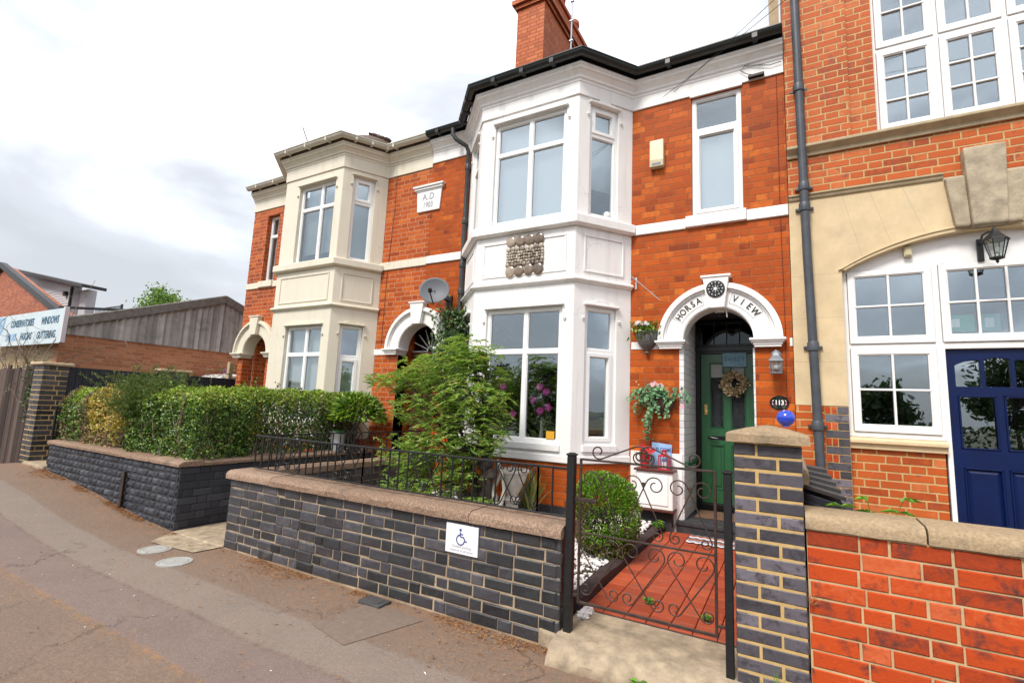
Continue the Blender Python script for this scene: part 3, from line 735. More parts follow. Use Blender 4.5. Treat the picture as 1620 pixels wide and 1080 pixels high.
# scattered pale chips and scraps
n = 150; lx = -8 + 8 * NR.rand(n); ly = 0.9 + 2.2 * NR.rand(n)
D = unit(n); D[:, 2] *= .1; Nn = unit(n) * .3; Nn[:, 2] = 1
o = leaves('pavement_scraps', 'lf_dry', np.stack([lx, ly, np.array([pavz(a, b) for a, b in zip(lx, ly)]) + .006], 1), D, Nn, 0.010 + 0.03 * NR.rand(n) ** 3, 0.008, base=(-3, 2, 0), mats=['lf_dry', 'white_petal'], midx=(NR.rand(n) < .35).astype(int))
o['kind'] = 'stuff'

# ------------------------------------------------------------------ shared house pieces
YF = 6.45           # terrace front
TF = TY(YF)
def diag(a, b):     # frame along a bay side from plan point a to b (left to right)
    return T((a[0], a[1], 0), (b[0] - a[0], b[1] - a[1], 0)), math.hypot(b[0] - a[0], b[1] - a[1])

def win(parent, t, u0, u1, z0, z1, mulls=(), trans=(), sash=(), fw=0.052, mw=0.062, nf=-0.035, dep=0.07, mat='upvc', glass='glass', bars=(), sashw=0.042, subs=()):
    """window part (frame) > pane; cells numbered column,row from bottom left"""
    us = [u0 + fw] + [q for m in mulls for q in (m - mw / 2, m + mw / 2)] + [u1 - fw]
    zs = [z0 + fw] + [q for m in trans for q in (m - mw / 2, m + mw / 2)] + [z1 - fw]
    cells = {(i // 2, j // 2): (us[i], us[i + 1], zs[j], zs[j + 1]) for i in range(0, len(us), 2) for j in range(0, len(zs), 2)}
    mb = MB(); mb.slab(rect(u0, u1, z0, z1), [rect(*c) for c in cells.values()], nf - dep, nf, t)
    g = MB()
    for k, c in cells.items():
        a, b, p, q = c
        if k in sash:
            mb.slab(rect(a - .008, b + .008, p - .008, q + .008), [rect(a + sashw, b - sashw, p + sashw, q - sashw)], nf - dep + .01, nf + .014, t)
            a, b, p, q = a + sashw, b - sashw, p + sashw, q - sashw
        # dark rubber gasket is the glass edge itself; glazing bead inside the light
        mb.slab(rect(a - .004, b + .004, p - .004, q + .004), [rect(a + .011, b - .011, p + .011, q - .011)], nf - dep + .012, nf - .012, t)
        g.box(a, b, nf - .036, nf - .030, p, q, t)
        for (nx, nz) in bars:
            for i in range(1, nx): uu = a + (b - a) * i / nx; mb.box(uu - .011, uu + .011, nf - .045, nf - .010, p, q, t)
            for j in range(1, nz): zz_ = p + (q - p) * j / nz; mb.box(a, b, nf - .044, nf - .011, zz_ - .011, zz_ + .011, t)
    o = build('window', mb, mat, parent, bevel=0.004)
    build('pane', g, glass, o)
    return o
def blind(o, t, u0, u1, z0, z1, n=-0.16, pitch=0.036, mat='blind', name='blind'):
    mb = MB(); z = z0
    while z < z1:
        mb.hexa([t(u0, n - .012, z + .022), t(u1, n - .012, z + .022), t(u1, n - .009, z + .022), t(u0, n - .009, z + .022), t(u0, n + .006, z + pitch + .02), t(u1, n + .006, z + pitch + .02), t(u1, n + .009, z + pitch + .02), t(u0, n + .009, z + pitch + .02)])
        z += pitch
    return build(name, mb, mat, o)
def curtain(o, t, u0, u1, z0, z1, n=-0.18, amp=0.02, wave=0.085, mat='curtain', seed=0, name='curtain'):
    k = max(6, int((u1 - u0) / wave * 7)); vs = []
    for i in range(k + 1):
        uu = u0 + (u1 - u0) * i / k; ph = 2 * PI * (uu - u0) / wave + 1.4 * mnoise.noise(Vector((uu * 5, seed, 0)))
        for z in (z0, (z0 + z1) / 2, z1): vs.append(t(uu + .004 * math.sin(z * 3 + seed), n + amp * math.sin(ph) * (1.1 if z < z1 else .8), z))
    mb = MB(); mb.add(vs, [(i * 3 + j, i * 3 + j + 1, (i + 1) * 3 + j + 1, (i + 1) * 3 + j) for i in range(k) for j in range(2)])
    return build(name, mb, mat, o, smooth=True)

def hood(mb, t, u0, u1, z):
    """thin moulded drip label over a bay window, with small returned ears"""
    mb.box(u0 - .03, u1 + .03, 0.0, .045, z, z + .028, t)
    mb.slab([(u0 + .05, z + .028), (u1 - .05, z + .028), (u1 - .075, z + .062), (u1 - .11, z + .055), (u1 - .14, z + .078), (u0 + .14, z + .078), (u0 + .11, z + .055), (u0 + .075, z + .062)], [], 0.0, .022, t)
    for q in (u0 - .04, u1 + .04): mb.box(q - .02, q + .02, 0, .026, z - .185, z - .155, t); mb.box(q - .013, q + .013, 0, .018, z - .205, z - .185, t)

CORN = [(0.0, 6.05), (0.03, 6.05), (0.034, 6.085), (0.055, 6.095), (0.06, 6.125), (0.10, 6.175), (0.125, 6.185), (0.125, 6.215), (0.145, 6.225), (0.145, 6.255), (0.0, 6.255)]
SILL = [(0.0, 4.01), (0.055, 4.01), (0.06, 4.022), (0.085, 4.03), (0.085, 4.135), (0.07, 4.155), (0.0, 4.155)]
BAND = [(0.0, 3.245), (0.02, 3.245), (0.028, 3.262), (0.06, 3.275), (0.06, 3.30), (0.04, 3.315), (0.0, 3.318)]
def gutterprof(z=6.275, r=0.062, off=0.15):
    a = [(off + r - r * math.cos(q), z + r - r * 1.02 * math.sin(q)) for q in [PI * i / 8 for i in range(9)]]
    return a + [(off + 2 * r + .012, z + r), (off + 2 * r + .012, z + r + .014), (off - .01, z + r + .014)]
def bayplan(jl, fl, fr, jr): return [jl, fl, fr, jr]

def bay(parent, plan, mat, wins, dz=0.0, dzs=0.0, brick=None, zbase=0.15, plinthz=0.946):
    """wins: dict front/right/left -> list of (u0,u1,z0,z1)"""
    jl, fl, fr, jr = plan
    mb = MB(); hd = MB()
    segs = [('left', jl, fl), ('front', fl, fr), ('right', fr, jr)]
    ts = {}
    for nm, a, b in segs:
        t, L = diag(a, b); ts[nm] = (t, L)
        hs = wins.get(nm, [])
        mb.slab(rect(0, L, plinthz, 6.10), [rect(*h) for h in hs], -0.13, 0.0, t)
        for (u0, u1, z0, z1) in hs: hood(mb, t, u0, u1, z1 + .004)
        # sunk panel between the floors: raised stiles round a flat field
        m = 0.15 if nm == 'front' else 0.16
        zt, zb = 3.885 + dzs, 3.43 + dzs
        for (a0, b0, p, q) in ((m - .03, L - m + .03, zt, zt + .028), (m - .03, L - m + .03, zb - .028, zb), (m - .03, m, zb, zt), (L - m, L - m + .03, zb, zt)):
            mb.box(a0, b0, 0, .014, p, q, t)
        # timber sub-sill under the lower window
        for (u0, u1, z0, z1) in hs:
            if z0 < 2.5: mb.box(u0 - .02, u1 + .02, 0, .032, z0 - .085, z0 - .0, t)
    # jointed lining at the inner corner
    P = bayplan(*plan)
    mb.sweep(P, [(0.0, z + dzs) for z in ()] or [(a, b + dzs) for a, b in SILL])
    mb.sweep(P, [(a, b + dzs * .6) for a, b in BAND])
    mb.sweep(P, [(a, b) for a, b in [(0.0, plinthz - .002), (0.018, plinthz + .002), (0.018, plinthz + .09), (0, plinthz + .10)]])
    o = build('bay', mb, mat, parent, bevel=0.006)
    # brick plinth with tarred foot
    pm = MB(); ins = 0.02
    c = [(jl[0] + .01, jl[1]), (fl[0] + .012, fl[1] + ins), (fr[0] - .012, fr[1] + ins), (jr[0] - .01, jr[1])]
    def prism(mbx, pts, z0, z1):
        k = len(pts); mbx.add([(x, y, z0) for x, y in pts] + [(x, y, z1) for x, y in pts], [tuple(range(k - 1, -1, -1)), tuple(range(k, 2 * k))] + [(i, (i + 1) % k, k + (i + 1) % k, k + i) for i in range(k)])
    prism(pm, c, 0.42, plinthz - .004)
    pl_ = build('plinth', pm, brick, o)
    pm = MB(); prism(pm, [(c[0][0] - .01, c[0][1]), (c[1][0] - .012, c[1][1] - .018), (c[2][0] + .012, c[2][1] - .018), (c[3][0] + .01, c[3][1])], zbase - .1, 0.42)
    build('tarred_foot', pm, 'mortar_black', o)
    return o, ts

def arch(parent, cx, mat, zs=2.535, ri=0.415, ro=0.715, t=TF, imp=0.105, xl=None, xr=None, band=(None, None), bandmat=None):
    """round-headed door surround: moulded archivolt, keystone and impost blocks"""
    mb = MB()
    def ring(r0, r1, n0, n1): mb.slab(arc(cx, zs, r1, 0, PI, 32) + arc(cx, zs, r0, PI, 0, 32), [], n0, n1, t)
    ring(ri, ro - .095, 0.0, 0.035)
    ring(ro - .095, ro - .07, 0.0, 0.052)
    ring(ro - .07, ro - .03, 0.0, 0.088); ring(ro - .03, ro, 0.0, 0.068)
    mb.slab(arc(cx, zs, ri + .001, 0, PI, 32) + arc(cx, zs, ri - .012, PI, 0, 32), [], -0.24, 0.025, t)      # soffit lining
    a = build('arch', mb, mat, parent, bevel=0.005)
    mb = MB()
    mb.slab([(cx - .095, zs + ri - .03), (cx + .095, zs + ri - .03), (cx + .15, zs + ro + .06), (cx - .15, zs + ro + .06)], [], 0.0, 0.115, t)
    mb.slab([(cx - .175, zs + ro + .055), (cx + .175, zs + ro + .055), (cx + .175, zs + ro + .085), (cx - .175, zs + ro + .085)], [], 0.0, 0.13, t)
    build('keystone', mb, mat, a, bevel=0.006)
    for sgn in (-1, 1):
        mb = MB(); e0 = cx + sgn * (ri - .055); e1 = cx + sgn * (ro + .03)
        u0, u1 = min(e0, e1), max(e0, e1)
        for (g, z0, z1) in ((0.0, zs - imp, zs - imp + .028), (.012, zs - imp + .028, zs - .05), (.03, zs - .05, zs - .028), (.048, zs - .028, zs)):
            mb.box(u0 + (.05 - g), u1 - (.05 - g) if sgn < 0 else u1 - (.05 - g), -0.2, 0.07 + g, z0, z1, t)
        build('impost', mb, mat, a, bevel=0.005)
    return a

def pipe(parent, pts, r, mat, name='downpipe', collars=(), brackets=True):
    mb = MB(); mb.tube(pts, r, 12)
    for c in collars:
        mb.lathe([(r, -.05), (r + .012, -.05), (r + .014, -.03), (r + .012, .035), (r + .006, .05), (r, .05)], c, 14)
        if brackets: mb.box(c[0] - r - .045, c[0] + r + .045, -c[1] - r - .03, -c[1] - r + .0, c[2] - .02, c[2] + .005, T0)
    return build(name, mb, mat, parent, smooth=True)

# ------------------------------------------------------------------ the white-bayed house, number 113
XL, XR = -5.45, 0.05
wh = thing('terraced_house', 'red brick terraced house with glossy white two storey bay and green front door', 'house', (-2.7, 6.45, 0.15))
cx = -0.757
JL, FL, FR, JR = (-4.62, 6.45), (-3.93, 5.74), (-2.38, 5.74), (-1.84, 6.45)
CXM = -5.52
mb = MB()
mb.slab(rect(-4.70, XR, 0.10, 5.87), [archhole(cx, .412, .30, 2.535), rect(-4.35, -2.05, .9, 3.2), rect(-4.35, -2.05, 3.5, 5.86), rect(-1.045, -.435, 4.155, 5.84)], -0.24, 0.0, TF)
build('wall', mb, 'brick_white_house', wh)
mb = MB(); mb.box(XL + .0, -4.702, -0.24, 0.0, 4.0, 5.868, TF); mb.slab([(XL, 2.56 + .66), (XL, 4.0), (-4.702, 4.0), (-4.702, .1), (-5.08, .1), (-5.08, 2.535)] + arc(CXM, 2.535, .44, 0, PI / 2 - .16, 8), [], -.24, 0.0, TF)
build('wall', mb, 'brick_white_house', wh)
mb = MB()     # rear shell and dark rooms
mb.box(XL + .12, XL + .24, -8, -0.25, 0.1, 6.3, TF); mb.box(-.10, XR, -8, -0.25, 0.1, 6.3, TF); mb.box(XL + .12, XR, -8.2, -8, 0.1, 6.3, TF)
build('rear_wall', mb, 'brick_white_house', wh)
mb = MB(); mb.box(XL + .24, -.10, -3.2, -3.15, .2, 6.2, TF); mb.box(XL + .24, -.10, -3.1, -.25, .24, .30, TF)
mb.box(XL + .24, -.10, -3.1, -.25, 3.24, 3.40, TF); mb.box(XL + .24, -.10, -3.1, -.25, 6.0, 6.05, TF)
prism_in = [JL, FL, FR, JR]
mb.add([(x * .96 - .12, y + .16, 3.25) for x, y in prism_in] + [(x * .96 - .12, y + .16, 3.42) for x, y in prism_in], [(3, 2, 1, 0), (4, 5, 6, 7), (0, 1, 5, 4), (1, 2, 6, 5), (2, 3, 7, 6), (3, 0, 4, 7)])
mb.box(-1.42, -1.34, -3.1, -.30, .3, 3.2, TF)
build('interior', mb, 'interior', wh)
# white string course with the first-floor window sill, upper frieze, cornice, gutter
for nm_, a_ in (('string_course', (-1.80, -1.122, -.02, .028, 4.012, 4.150)), ('string_course', (-.398, XR, -.02, .028, 4.012, 4.150)), ('window_sill', (-1.12, -.40, -.02, .055, 4.02, 4.168)), ('string_course', (XL, -4.62, -.02, .028, 4.012, 4.148)),
        ('impost_band', (-1.83, -1.47, -.02, .012, 2.435, 2.535)), ('impost_band', (.02, XR, -.02, .012, 2.435, 2.535)), ('impost_band', (-4.79, -4.64, -.02, .012, 2.435, 2.535))):
    mb = MB(); mb.box(*a_, TF); build(nm_, mb, 'white', wh, bevel=.006)
path = [(XL, YF), JL, FL, FR, JR, (XR, YF)]
mb = MB(); mb.sweep(path, [(-.12, 5.868), (.022, 5.868), (.022, 6.06), (-.12, 6.06)]); mb.sweep(path, CORN)
build('cornice', mb, 'white', wh, bevel=.004)
def gpath(pp): return pp
g = MB(); g.sweep(path, gutterprof())
for (x, y) in ((-5.2, YF), (-1.3, YF), (-.25, YF)): g.box(x - .03, x + .03, -YF + .146, -YF + .279, 6.268, 6.355, T0)
for tt, L in (diag(FL, FR), diag(JL, FL)):
    for f in (.2, .5, .8): g.box(L * f - .03, L * f + .03, .146, .279, 6.268, 6.355, tt)
build('gutter', g, 'black_gutter', wh, smooth=True)
mb = MB(); mb.sweep(path, [(-.1, 6.257), (.135, 6.257), (.135, 6.350), (-.1, 6.350)]); build('fascia', mb, 'black_gutter', wh)
mb = MB()
mb.add([(XL, 6.26, 6.32), (XR, 6.26, 6.32), (XR, 10.4, 9.0), (XL, 10.4, 9.0), (XR, 14.6, 6.3), (XL, 14.6, 6.3)], [(0, 1, 2, 3), (3, 2, 4, 5)])
mb.add([(-4.62, 6.3, 6.3), (-4.0, 5.55, 6.33), (-2.3, 5.55, 6.33), (-1.7, 6.3, 6.3), (-3.2, 7.6, 7.1)], [(0, 1, 4), (1, 2, 4), (2, 3, 4)])
rf = build('roof', mb, 'slate', wh)
mb = MB(); mb.box(-4.46, -3.87, -9.9, -7.5, 6.6, 9.36, T0)
mb.box(-4.50, -3.83, -9.94, -7.46, 9.36, 9.44, T0); mb.box(-4.55, -3.78, -9.99, -7.41, 9.44, 9.53, T0); mb.box(-4.46, -3.87, -9.9, -7.5, 9.53, 9.85, T0)
mb.box(-4.50, -3.83, -9.94, -7.46, 9.85, 9.93, T0)
ch = build('chimney', mb, 'brick_chimney', rf)
for y in (7.9, 8.7, 9.5):
    mb = MB(); mb.lathe([(.15, 9.93), (.14, 10.4), (.165, 10.42), (.165, 10.5), (.12, 10.5)], (-4.16, y, 0), 16); build('chimney_pot', mb, 'terracotta', rf, smooth=True)
mb = MB(); mb.lathe([(.13, 9.0), (.115, 9.58), (.13, 9.60), (.13, 9.66), (.1, 9.66)], (-3.98, 10.15, 0), 16); build('flue_pot', mb, 'terracotta', rf, smooth=True)
mb = MB(); mb.tube([(-2.86, 6.5, 6.4), (-2.86, 6.52, 9.6)], .011, 6)
for k in range(7): mb.box(-2.89, -2.83, -6.53, -6.49, 6.7 + k * .35, 6.715 + k * .35, T0)
build('aerial_rod', mb, 'zinc', wh)

b2, ts = bay(wh, (JL, FL, FR, JR), 'white',
             {'front': [(.23, 1.39, 1.165, 2.945), (.23, 1.375, 4.18, 5.74)], 'right': [(.18, .655, 1.175, 2.955), (.19, .645, 4.18, 5.79)], 'left': [(.2, .75, 1.175, 2.955), (.2, .75, 4.18, 5.79)]}, brick='brick_white_house')
tf, L = ts['front']
w1 = win(b2, tf, .23, 1.39, 1.165, 2.945, [.845], [2.352])
w2 = win(b2, tf, .23, 1.375, 4.18, 5.74, [.815], [5.265])
blind(w2, tf, .25, 1.36, 4.22, 5.70)
tr, L = ts['right']
win(b2, tr, .18, .655, 1.175, 2.955, [], [2.37], sash={(0, 0)})
w3 = win(b2, tr, .19, .645, 4.18, 5.79, [], [5.36], sash={(0, 1)})
blind(w3, tr, .21, .63, 4.62, 5.75)
tl, L = ts['left']
win(b2, tl, .2, .75, 1.175, 2.955, [], [2.37]); win(b2, tl, .2, .75, 4.18, 5.79, [], [5.36])
w4 = win(wh, TF, -1.045, -.435, 4.168, 5.84, [], [5.36], sash={(0, 0)})
blind(w4, TF, -1.02, -.46, 4.22, 5.34)
mb = MB(); mb.box(-1.06, -.42, 0.0, .028, 5.842, 5.868, TF); mb.slab([(-.98, 5.868), (-.50, 5.868), (-.55, 5.895), (-.93, 5.895)], [], 0, .026, TF); build('window_label', mb, 'white', wh)

# white painted plinth on the wall beside the door
mb = MB(); mb.box(-1.82, -1.172, -.02, .020, .16, 1.118, TF); build('painted_plinth', mb, 'white', wh, bevel=.006)
# door porch
mb = MB(); mb.box(-1.30, -1.157, -1.0, -.24, .3, 3.0, TF); mb.box(-1.21, -1.155, -.24, 0.003, .30, 2.43, TF)
mb.box(-.365, -.345, -.24, 0.003, .30, 2.43, TF)
po = build('porch', mb, 'reveal_white', wh)
mb = MB(); mb.box(-.355, -.2, -1.0, -.24, .3, 3.0, TF); build('porch_wall', mb, 'reveal_white', po)
mb = MB(); mb.box(-1.16, -.35, -1.0, -.24, 2.96, 3.02, TF); build('porch_ceiling', mb, 'interior', po)  # near-black colour stands in for the shade at the top of the porch
mb = MB(); mb.box(-1.158, -1.12, -.98, -.03, .985, 1.02, TF); mb.box(-1.158, -1.135, -.98, -.03, .955, .985, TF); build('dado_rail', mb, 'green_door', po)
mb = MB(); mb.box(-1.24, -.28, -1.0, .06, .10, .335, TF); mb.box(-1.245, -.275, -1.0, .075, .28, .337, TF); build('doorstep', mb, 'mortar_black', po, bevel=.012, seg=2)
a1 = arch(wh, cx, 'white')
# HORSA VIEW on two sunk label plates following the arch
mb = MB()
rm = .415 + .085 + .035
def archword(word, a_start, a_end):   # each word is a part of its own
    for i, c in enumerate(word):
        th = a_start + (a_end - a_start) * i / (len(word) - 1)
        add_text(mb, c, .112, TF, cx + rm * math.cos(th), .040, 2.535 + rm * math.sin(th), th - PI / 2, bold=.0008, extrude=.0025, sx=.86)
archword('HORSA', R(146), R(113)); build('name_word', mb, 'ink_black', a1)
mb = MB(); archword('VIEW', R(67), R(37)); build('name_word', mb, 'ink_black', a1)
mb = MB()
for (s0, s1) in ((151, 108), (72, 32)):
    for rr in (rm - .068, rm + .068): mb.slab(arc(cx, 2.535, rr + .0022, R(s1), R(s0), 14) + arc(cx, 2.535, rr - .0022, R(s0), R(s1), 14), [], .034, .0385, TF)
    for th in (R(s0), R(s1)):
        c_, s_ = math.cos(th), math.sin(th)
        mb.slab([(cx + (rm - .068) * c_ - .002 * s_, 2.535 + (rm - .068) * s_ + .002 * c_), (cx + (rm + .068) * c_ - .002 * s_, 2.535 + (rm + .068) * s_ + .002 * c_), (cx + (rm + .068) * c_ + .002 * s_, 2.535 + (rm + .068) * s_ - .002 * c_), (cx + (rm - .068) * c_ + .002 * s_, 2.535 + (rm - .068) * s_ - .002 * c_)], [], .034, .0385, TF)
build('name_border', mb, 'ink_grey', a1)

# front door with frame and fanlight
YD = 7.36; td = TY(YD)
mb = MB(); x0, x1 = -1.155, -.355
mb.slab(rect(x0, x1, .335, 2.93), [rect(x0 + .065, x1 - .05, .43, 2.47), rect(x0 + .08, x1 - .06, 2.60, 2.90)], -.09, 0.03, td)
mb.box(x0, x1, .03, .06, 2.50, 2.535, td); mb.box(x0, x1, .03, .045, 2.565, 2.585, td)
dr = build('door_frame', mb, 'black_gloss', wh, bevel=.005)
g = MB(); g.box(x0 + .08, x1 - .06, -.03, -.025, 2.60, 2.90, td); fl_ = build('fanlight', g, 'dark_glass', dr)
mb = MB()
for k in range(1, 4): u = x0 + .08 + (.66) * k / 4; mb.box(u - .006, u + .006, -.024, -.012, 2.60, 2.90, td)
build('lead_bar', mb, 'interior', fl_)
mb = MB(); d0, d1 = x0 + .068, x1 - .053; dm = (d0 + d1) / 2
lights = [rect(d0 + .12, dm - .045, 1.44, 2.34), rect(dm + .045, d1 - .11, 1.44, 2.34)]
panels = [rect(d0 + .12, dm - .045, .62, 1.22), rect(dm + .045, d1 - .11, .62, 1.22)]
mb.slab(rect(d0, d1, .335 + .10, 2.468), lights + panels, -.04, .004, td)
for q in panels:
    (a, z0), (b, _), (_, z1), _ = q
    mb.box(a - .001, b + .001, -.04, -.014, z0 - .001, z1 + .001, td); mb.box(a + .045, b - .045, -.014, -.004, z0 + .045, z1 - .045, td)
    for (p, qq, r_, s) in ((a, b, z0, z0 + .016), (a, b, z1 - .016, z1), (a, a + .016, z0, z1), (b - .016, b, z0, z1)): mb.box(p, qq, -.01, .010, r_, s, td)
for q in lights:
    (a, z0), (b, _), (_, z1), _ = q
    for (p, qq, r_, s) in ((a, b, z0, z0 + .014), (a, b, z1 - .014, z1), (a, a + .014, z0, z1), (b - .014, b, z0, z1)): mb.box(p, qq, -.01, .010, r_, s, td)
door = build('door', mb, 'green_door', wh, bevel=.004)
g = MB()
for q in lights: (a, z0), (b, _), (_, z1), _ = q; g.box(a, b, -.022, -.016, z0, z1, td)
build('door_glass', g, 'wavy_glass', door)
mb = MB()      # pale frosted film on the face of the glass, top part only
for q in lights: (a, z0), (b, _), (_, z1), _ = q; mb.box(a, b, -.0155, -.013, z1 - .20, z1, td)
build('door_top_film', mb, 'door_film', door)
mb = MB(); mb.box(d0, d1, -.03, .02, .337, .433, td); build('weather_board', mb, 'black_gloss', door, bevel=.006)
mb = MB(); mb.box(d0 + .045, d0 + .085, .004, .012, 1.62, 1.76, td); mb.lathe([(.017, 0), (.017, .03), (.0, .034)], td(d0 + .065, .012, 1.66), 14, axis='Y'); build('night_latch', mb, 'brass', door)
mb = MB(); mb.box(d0 + .13, d0 + .41 - .045, .004, .010, 1.285, 1.335, td); build('letter_plate', mb, 'black_gloss', door, bevel=.003)
mb = MB(); mb.lathe([(.024, 0), (.024, .008), (.011, .012), (.011, .045)], td(d0 + .11, .004, 1.31), 14, axis='Y'); mb.tube([td(d0 + .11, .05, 1.31), td(d0 + .14, .054, 1.312), td(d0 + .22, .05, 1.300)], .010, 8); build('door_handle', mb, 'black_gloss', door, smooth=True)
mb = MB(); mb.lathe([(.03, 0), (.03, .01), (.014, .02), (.02, .05), (0, .062)], td(dm, .004, 1.34), 14, axis='Y'); build('door_knob', mb, 'black_gloss', door, smooth=True)

# black downpipe by the party wall
pipe(wh, [(-4.86, 6.20, 6.26), (-4.86, 6.20, 6.16), (-4.80, 6.22, 6.06), (-4.655, 6.33, 5.96), (-4.64, 6.375, 5.88), (-4.64, 6.385, 5.0), (-4.645, 6.385, 2.0), (-4.65, 6.385, .4)], .037, 'black_pipe', collars=[(-4.64, 6.385, 5.6), (-4.64, 6.385, 4.65), (-4.643, 6.385, 3.45), (-4.644, 6.385, 3.9), (-4.648, 6.385, 1.9)])
# date stone in the gable between the bays
mb = MB(); mb.slab([(-5.73, 4.985), (-5.235, 4.985), (-5.205, 5.36), (-5.76, 5.36)], [], 0, .03, TF)
for (o_, z0, z1) in ((.0, 5.36, 5.385), (.022, 5.385, 5.425), (.045, 5.425, 5.46)): mb.box(-5.775 - o_, -5.19 + o_, 0, .04 + o_, z0, z1, TF)
dsn = build('date_stone', mb, 'white', wh, bevel=.005)
mb = MB(); add_text(mb, 'A.D', .17, TF, -5.49, .031, 5.245, sx=.9, bold=.002, spacing=1.1); add_text(mb, '1903', .145, TF, -5.49, .031, 5.095, sx=.78, bold=.002)
build('date', mb, 'ink_grey', dsn)

# ------------------------------------------------------------------ the cream-bayed house
XC = -10.65
ch1 = thing('terraced_house', 'red brick terraced house with cream two storey bay and cream gutter at the far end', 'house', (-8.2, 6.45, 0.15))
J1L, F1L, F1R, J1R = (-9.22, 6.45), (-8.53, 5.74), (-6.93, 5.74), (-6.515, 6.45)
c1 = -10.07
mb = MB()
mb.slab(rect(XC, -5.96, .1, 5.82), [archhole(c1, .412, .30, 2.535), rect(-9.0, -6.75, .9, 3.2), rect(-9.0, -6.75, 3.5, 5.81), rect(-10.135, -9.72, 4.11, 5.64)], -.24, 0.0, TF)
mb.slab([(-5.96, .1), (-5.96, 5.82), (XL - .002, 5.82), (XL - .002, 2.535 + .44)] + arc(CXM, 2.535, .44, PI / 2, PI, 8) + [(CXM - .44, .1)], [], -.24, -.0, TF)
build('wall', mb, 'brick_cream_house', ch1)
mb = MB(); mb.box(XC, XC + .24, -8, -.241, .1, 6.0, TF); mb.box(XC, XL + .1, -8.2, -8, .1, 6.0, TF); mb.box(-5.72, -5.60, -8, -1.2, .1, 6, TF); build('side_wall', mb, 'brick_cream_house', ch1)
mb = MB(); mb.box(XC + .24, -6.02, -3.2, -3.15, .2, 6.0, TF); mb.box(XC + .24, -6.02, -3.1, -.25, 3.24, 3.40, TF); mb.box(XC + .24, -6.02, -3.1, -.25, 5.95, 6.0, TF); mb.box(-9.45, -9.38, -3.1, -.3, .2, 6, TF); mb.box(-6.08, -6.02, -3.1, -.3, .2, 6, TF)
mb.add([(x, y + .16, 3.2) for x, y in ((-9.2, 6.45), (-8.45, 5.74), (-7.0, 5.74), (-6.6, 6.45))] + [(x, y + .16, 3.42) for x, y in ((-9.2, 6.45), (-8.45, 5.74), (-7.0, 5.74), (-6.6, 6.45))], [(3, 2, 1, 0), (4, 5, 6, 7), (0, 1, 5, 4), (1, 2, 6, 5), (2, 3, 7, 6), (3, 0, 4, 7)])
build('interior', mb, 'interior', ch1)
for nm_, a_ in (('string_course', (-6.55, XL - .002, -.02, .028, 3.995, 4.14)), ('string_course', (XC - .002, -9.1, -.02, .028, 3.97, 4.105)), ('window_sill', (-10.17, -9.69, .0281, .06, 3.98, 4.118))):
    mb = MB(); mb.box(*a_, TF); build(nm_, mb, 'cream', ch1, bevel=.006)
mb = MB(); mb.box(-6.53, -6.26, -.02, .014, 2.435, 2.535, TF); build('impost_band', mb, 'white', ch1)
path1 = [(XC - .02, YF), J1L, F1L, F1R, J1R, (XL - .002, YF)]
cn = [(a, b - .03) for a, b in CORN]
mb = MB(); mb.sweep(path1, [(-.12, 5.80), (.022, 5.80), (.022, 6.03), (-.12, 6.03)]); mb.sweep(path1, cn); build('cornice', mb, 'cream', ch1, bevel=.004)
g = MB(); g.sweep(path1, gutterprof(6.245))
for x in (-10.3, -9.7, -6.2): g.box(x - .02, x + .02, -YF + .146, -YF + .279, 6.238, 6.325, T0)
for tt, L in (diag(F1L, F1R), diag(F1R, J1R)):
    for f in (.15, .5, .85): g.box(L * f - .02, L * f + .02, .146, .279, 6.238, 6.325, tt)
build('gutter', g, 'cream_gutter', ch1, smooth=True)
mb = MB(); mb.sweep(path1, [(-.1, 6.227), (.135, 6.227), (.135, 6.320), (-.1, 6.320)]); build('fascia', mb, 'old_tile', ch1)
mb = MB(); mb.add([(XC - .1, 6.3, 6.28), (XL, 6.3, 6.28), (XL, 10.4, 8.9), (XC - .1, 10.4, 8.9), (XL, 14.6, 6.3), (XC - .1, 14.6, 6.3)], [(0, 1, 2, 3), (3, 2, 4, 5)])
rf1 = build('roof', mb, 'slate', ch1)
rg = random.Random(4); mb = MB()
A = [(-8.62, 5.60, 6.32), (-6.86, 5.58, 6.33), (-6.40, 6.42, 6.33)]
pk = (-7.02, 6.42, 6.80); pk2 = (-8.2, 6.9, 6.75)
mb.add([A[0], A[1], pk, pk2], [(0, 1, 2, 3)]); mb.add([A[1], A[2], (-6.62, 6.42, 6.60), pk], [(0, 1, 2, 3)])
for i in range(0):   # bedded ridge tiles up the hip
    f = i / 8; p = Vector(A[1]).lerp(Vector(pk), f); mb.blob(p, .075 + rg.uniform(-.01, .02), .09, .05 + rg.uniform(0, .02), 8, 6, .4, i)
for i in range(9):
    f = i / 8; p = Vector(pk).lerp(Vector((-6.62, 6.42, 6.60)), f); mb.blob(p, .07, .10, .035, 8, 6, .4, i + 20)
build('bay_roof', mb, 'old_tile', rf1)
mb = MB(); mb.tube([(-8.55, 6.42, 6.35), (-9.19, 6.4, 7.53)], .012, 6); build('aerial_rod', mb, 'twig', ch1)
b1, ts1 = bay(ch1, (J1L, F1L, F1R, J1R), 'cream', {'front': [(.42, 1.40, 1.2, 2.905), (.425, 1.415, 4.085, 5.62)], 'right': [(.18, .575, 1.2, 2.925), (.19, .585, 4.11, 5.69)], 'left': [(.2, .7, 1.2, 2.9), (.2, .7, 4.1, 5.65)]}, dzs=-.06, brick='brick_cream_house')
t1, L = ts1['front']
wa = win(b1, t1, .42, 1.40, 1.2, 2.905, [.945], [2.385], nf=-.06); curtain(wa, t1, .44, 1.38, 1.25, 2.86, wave=.3, amp=.006, mat='blind')
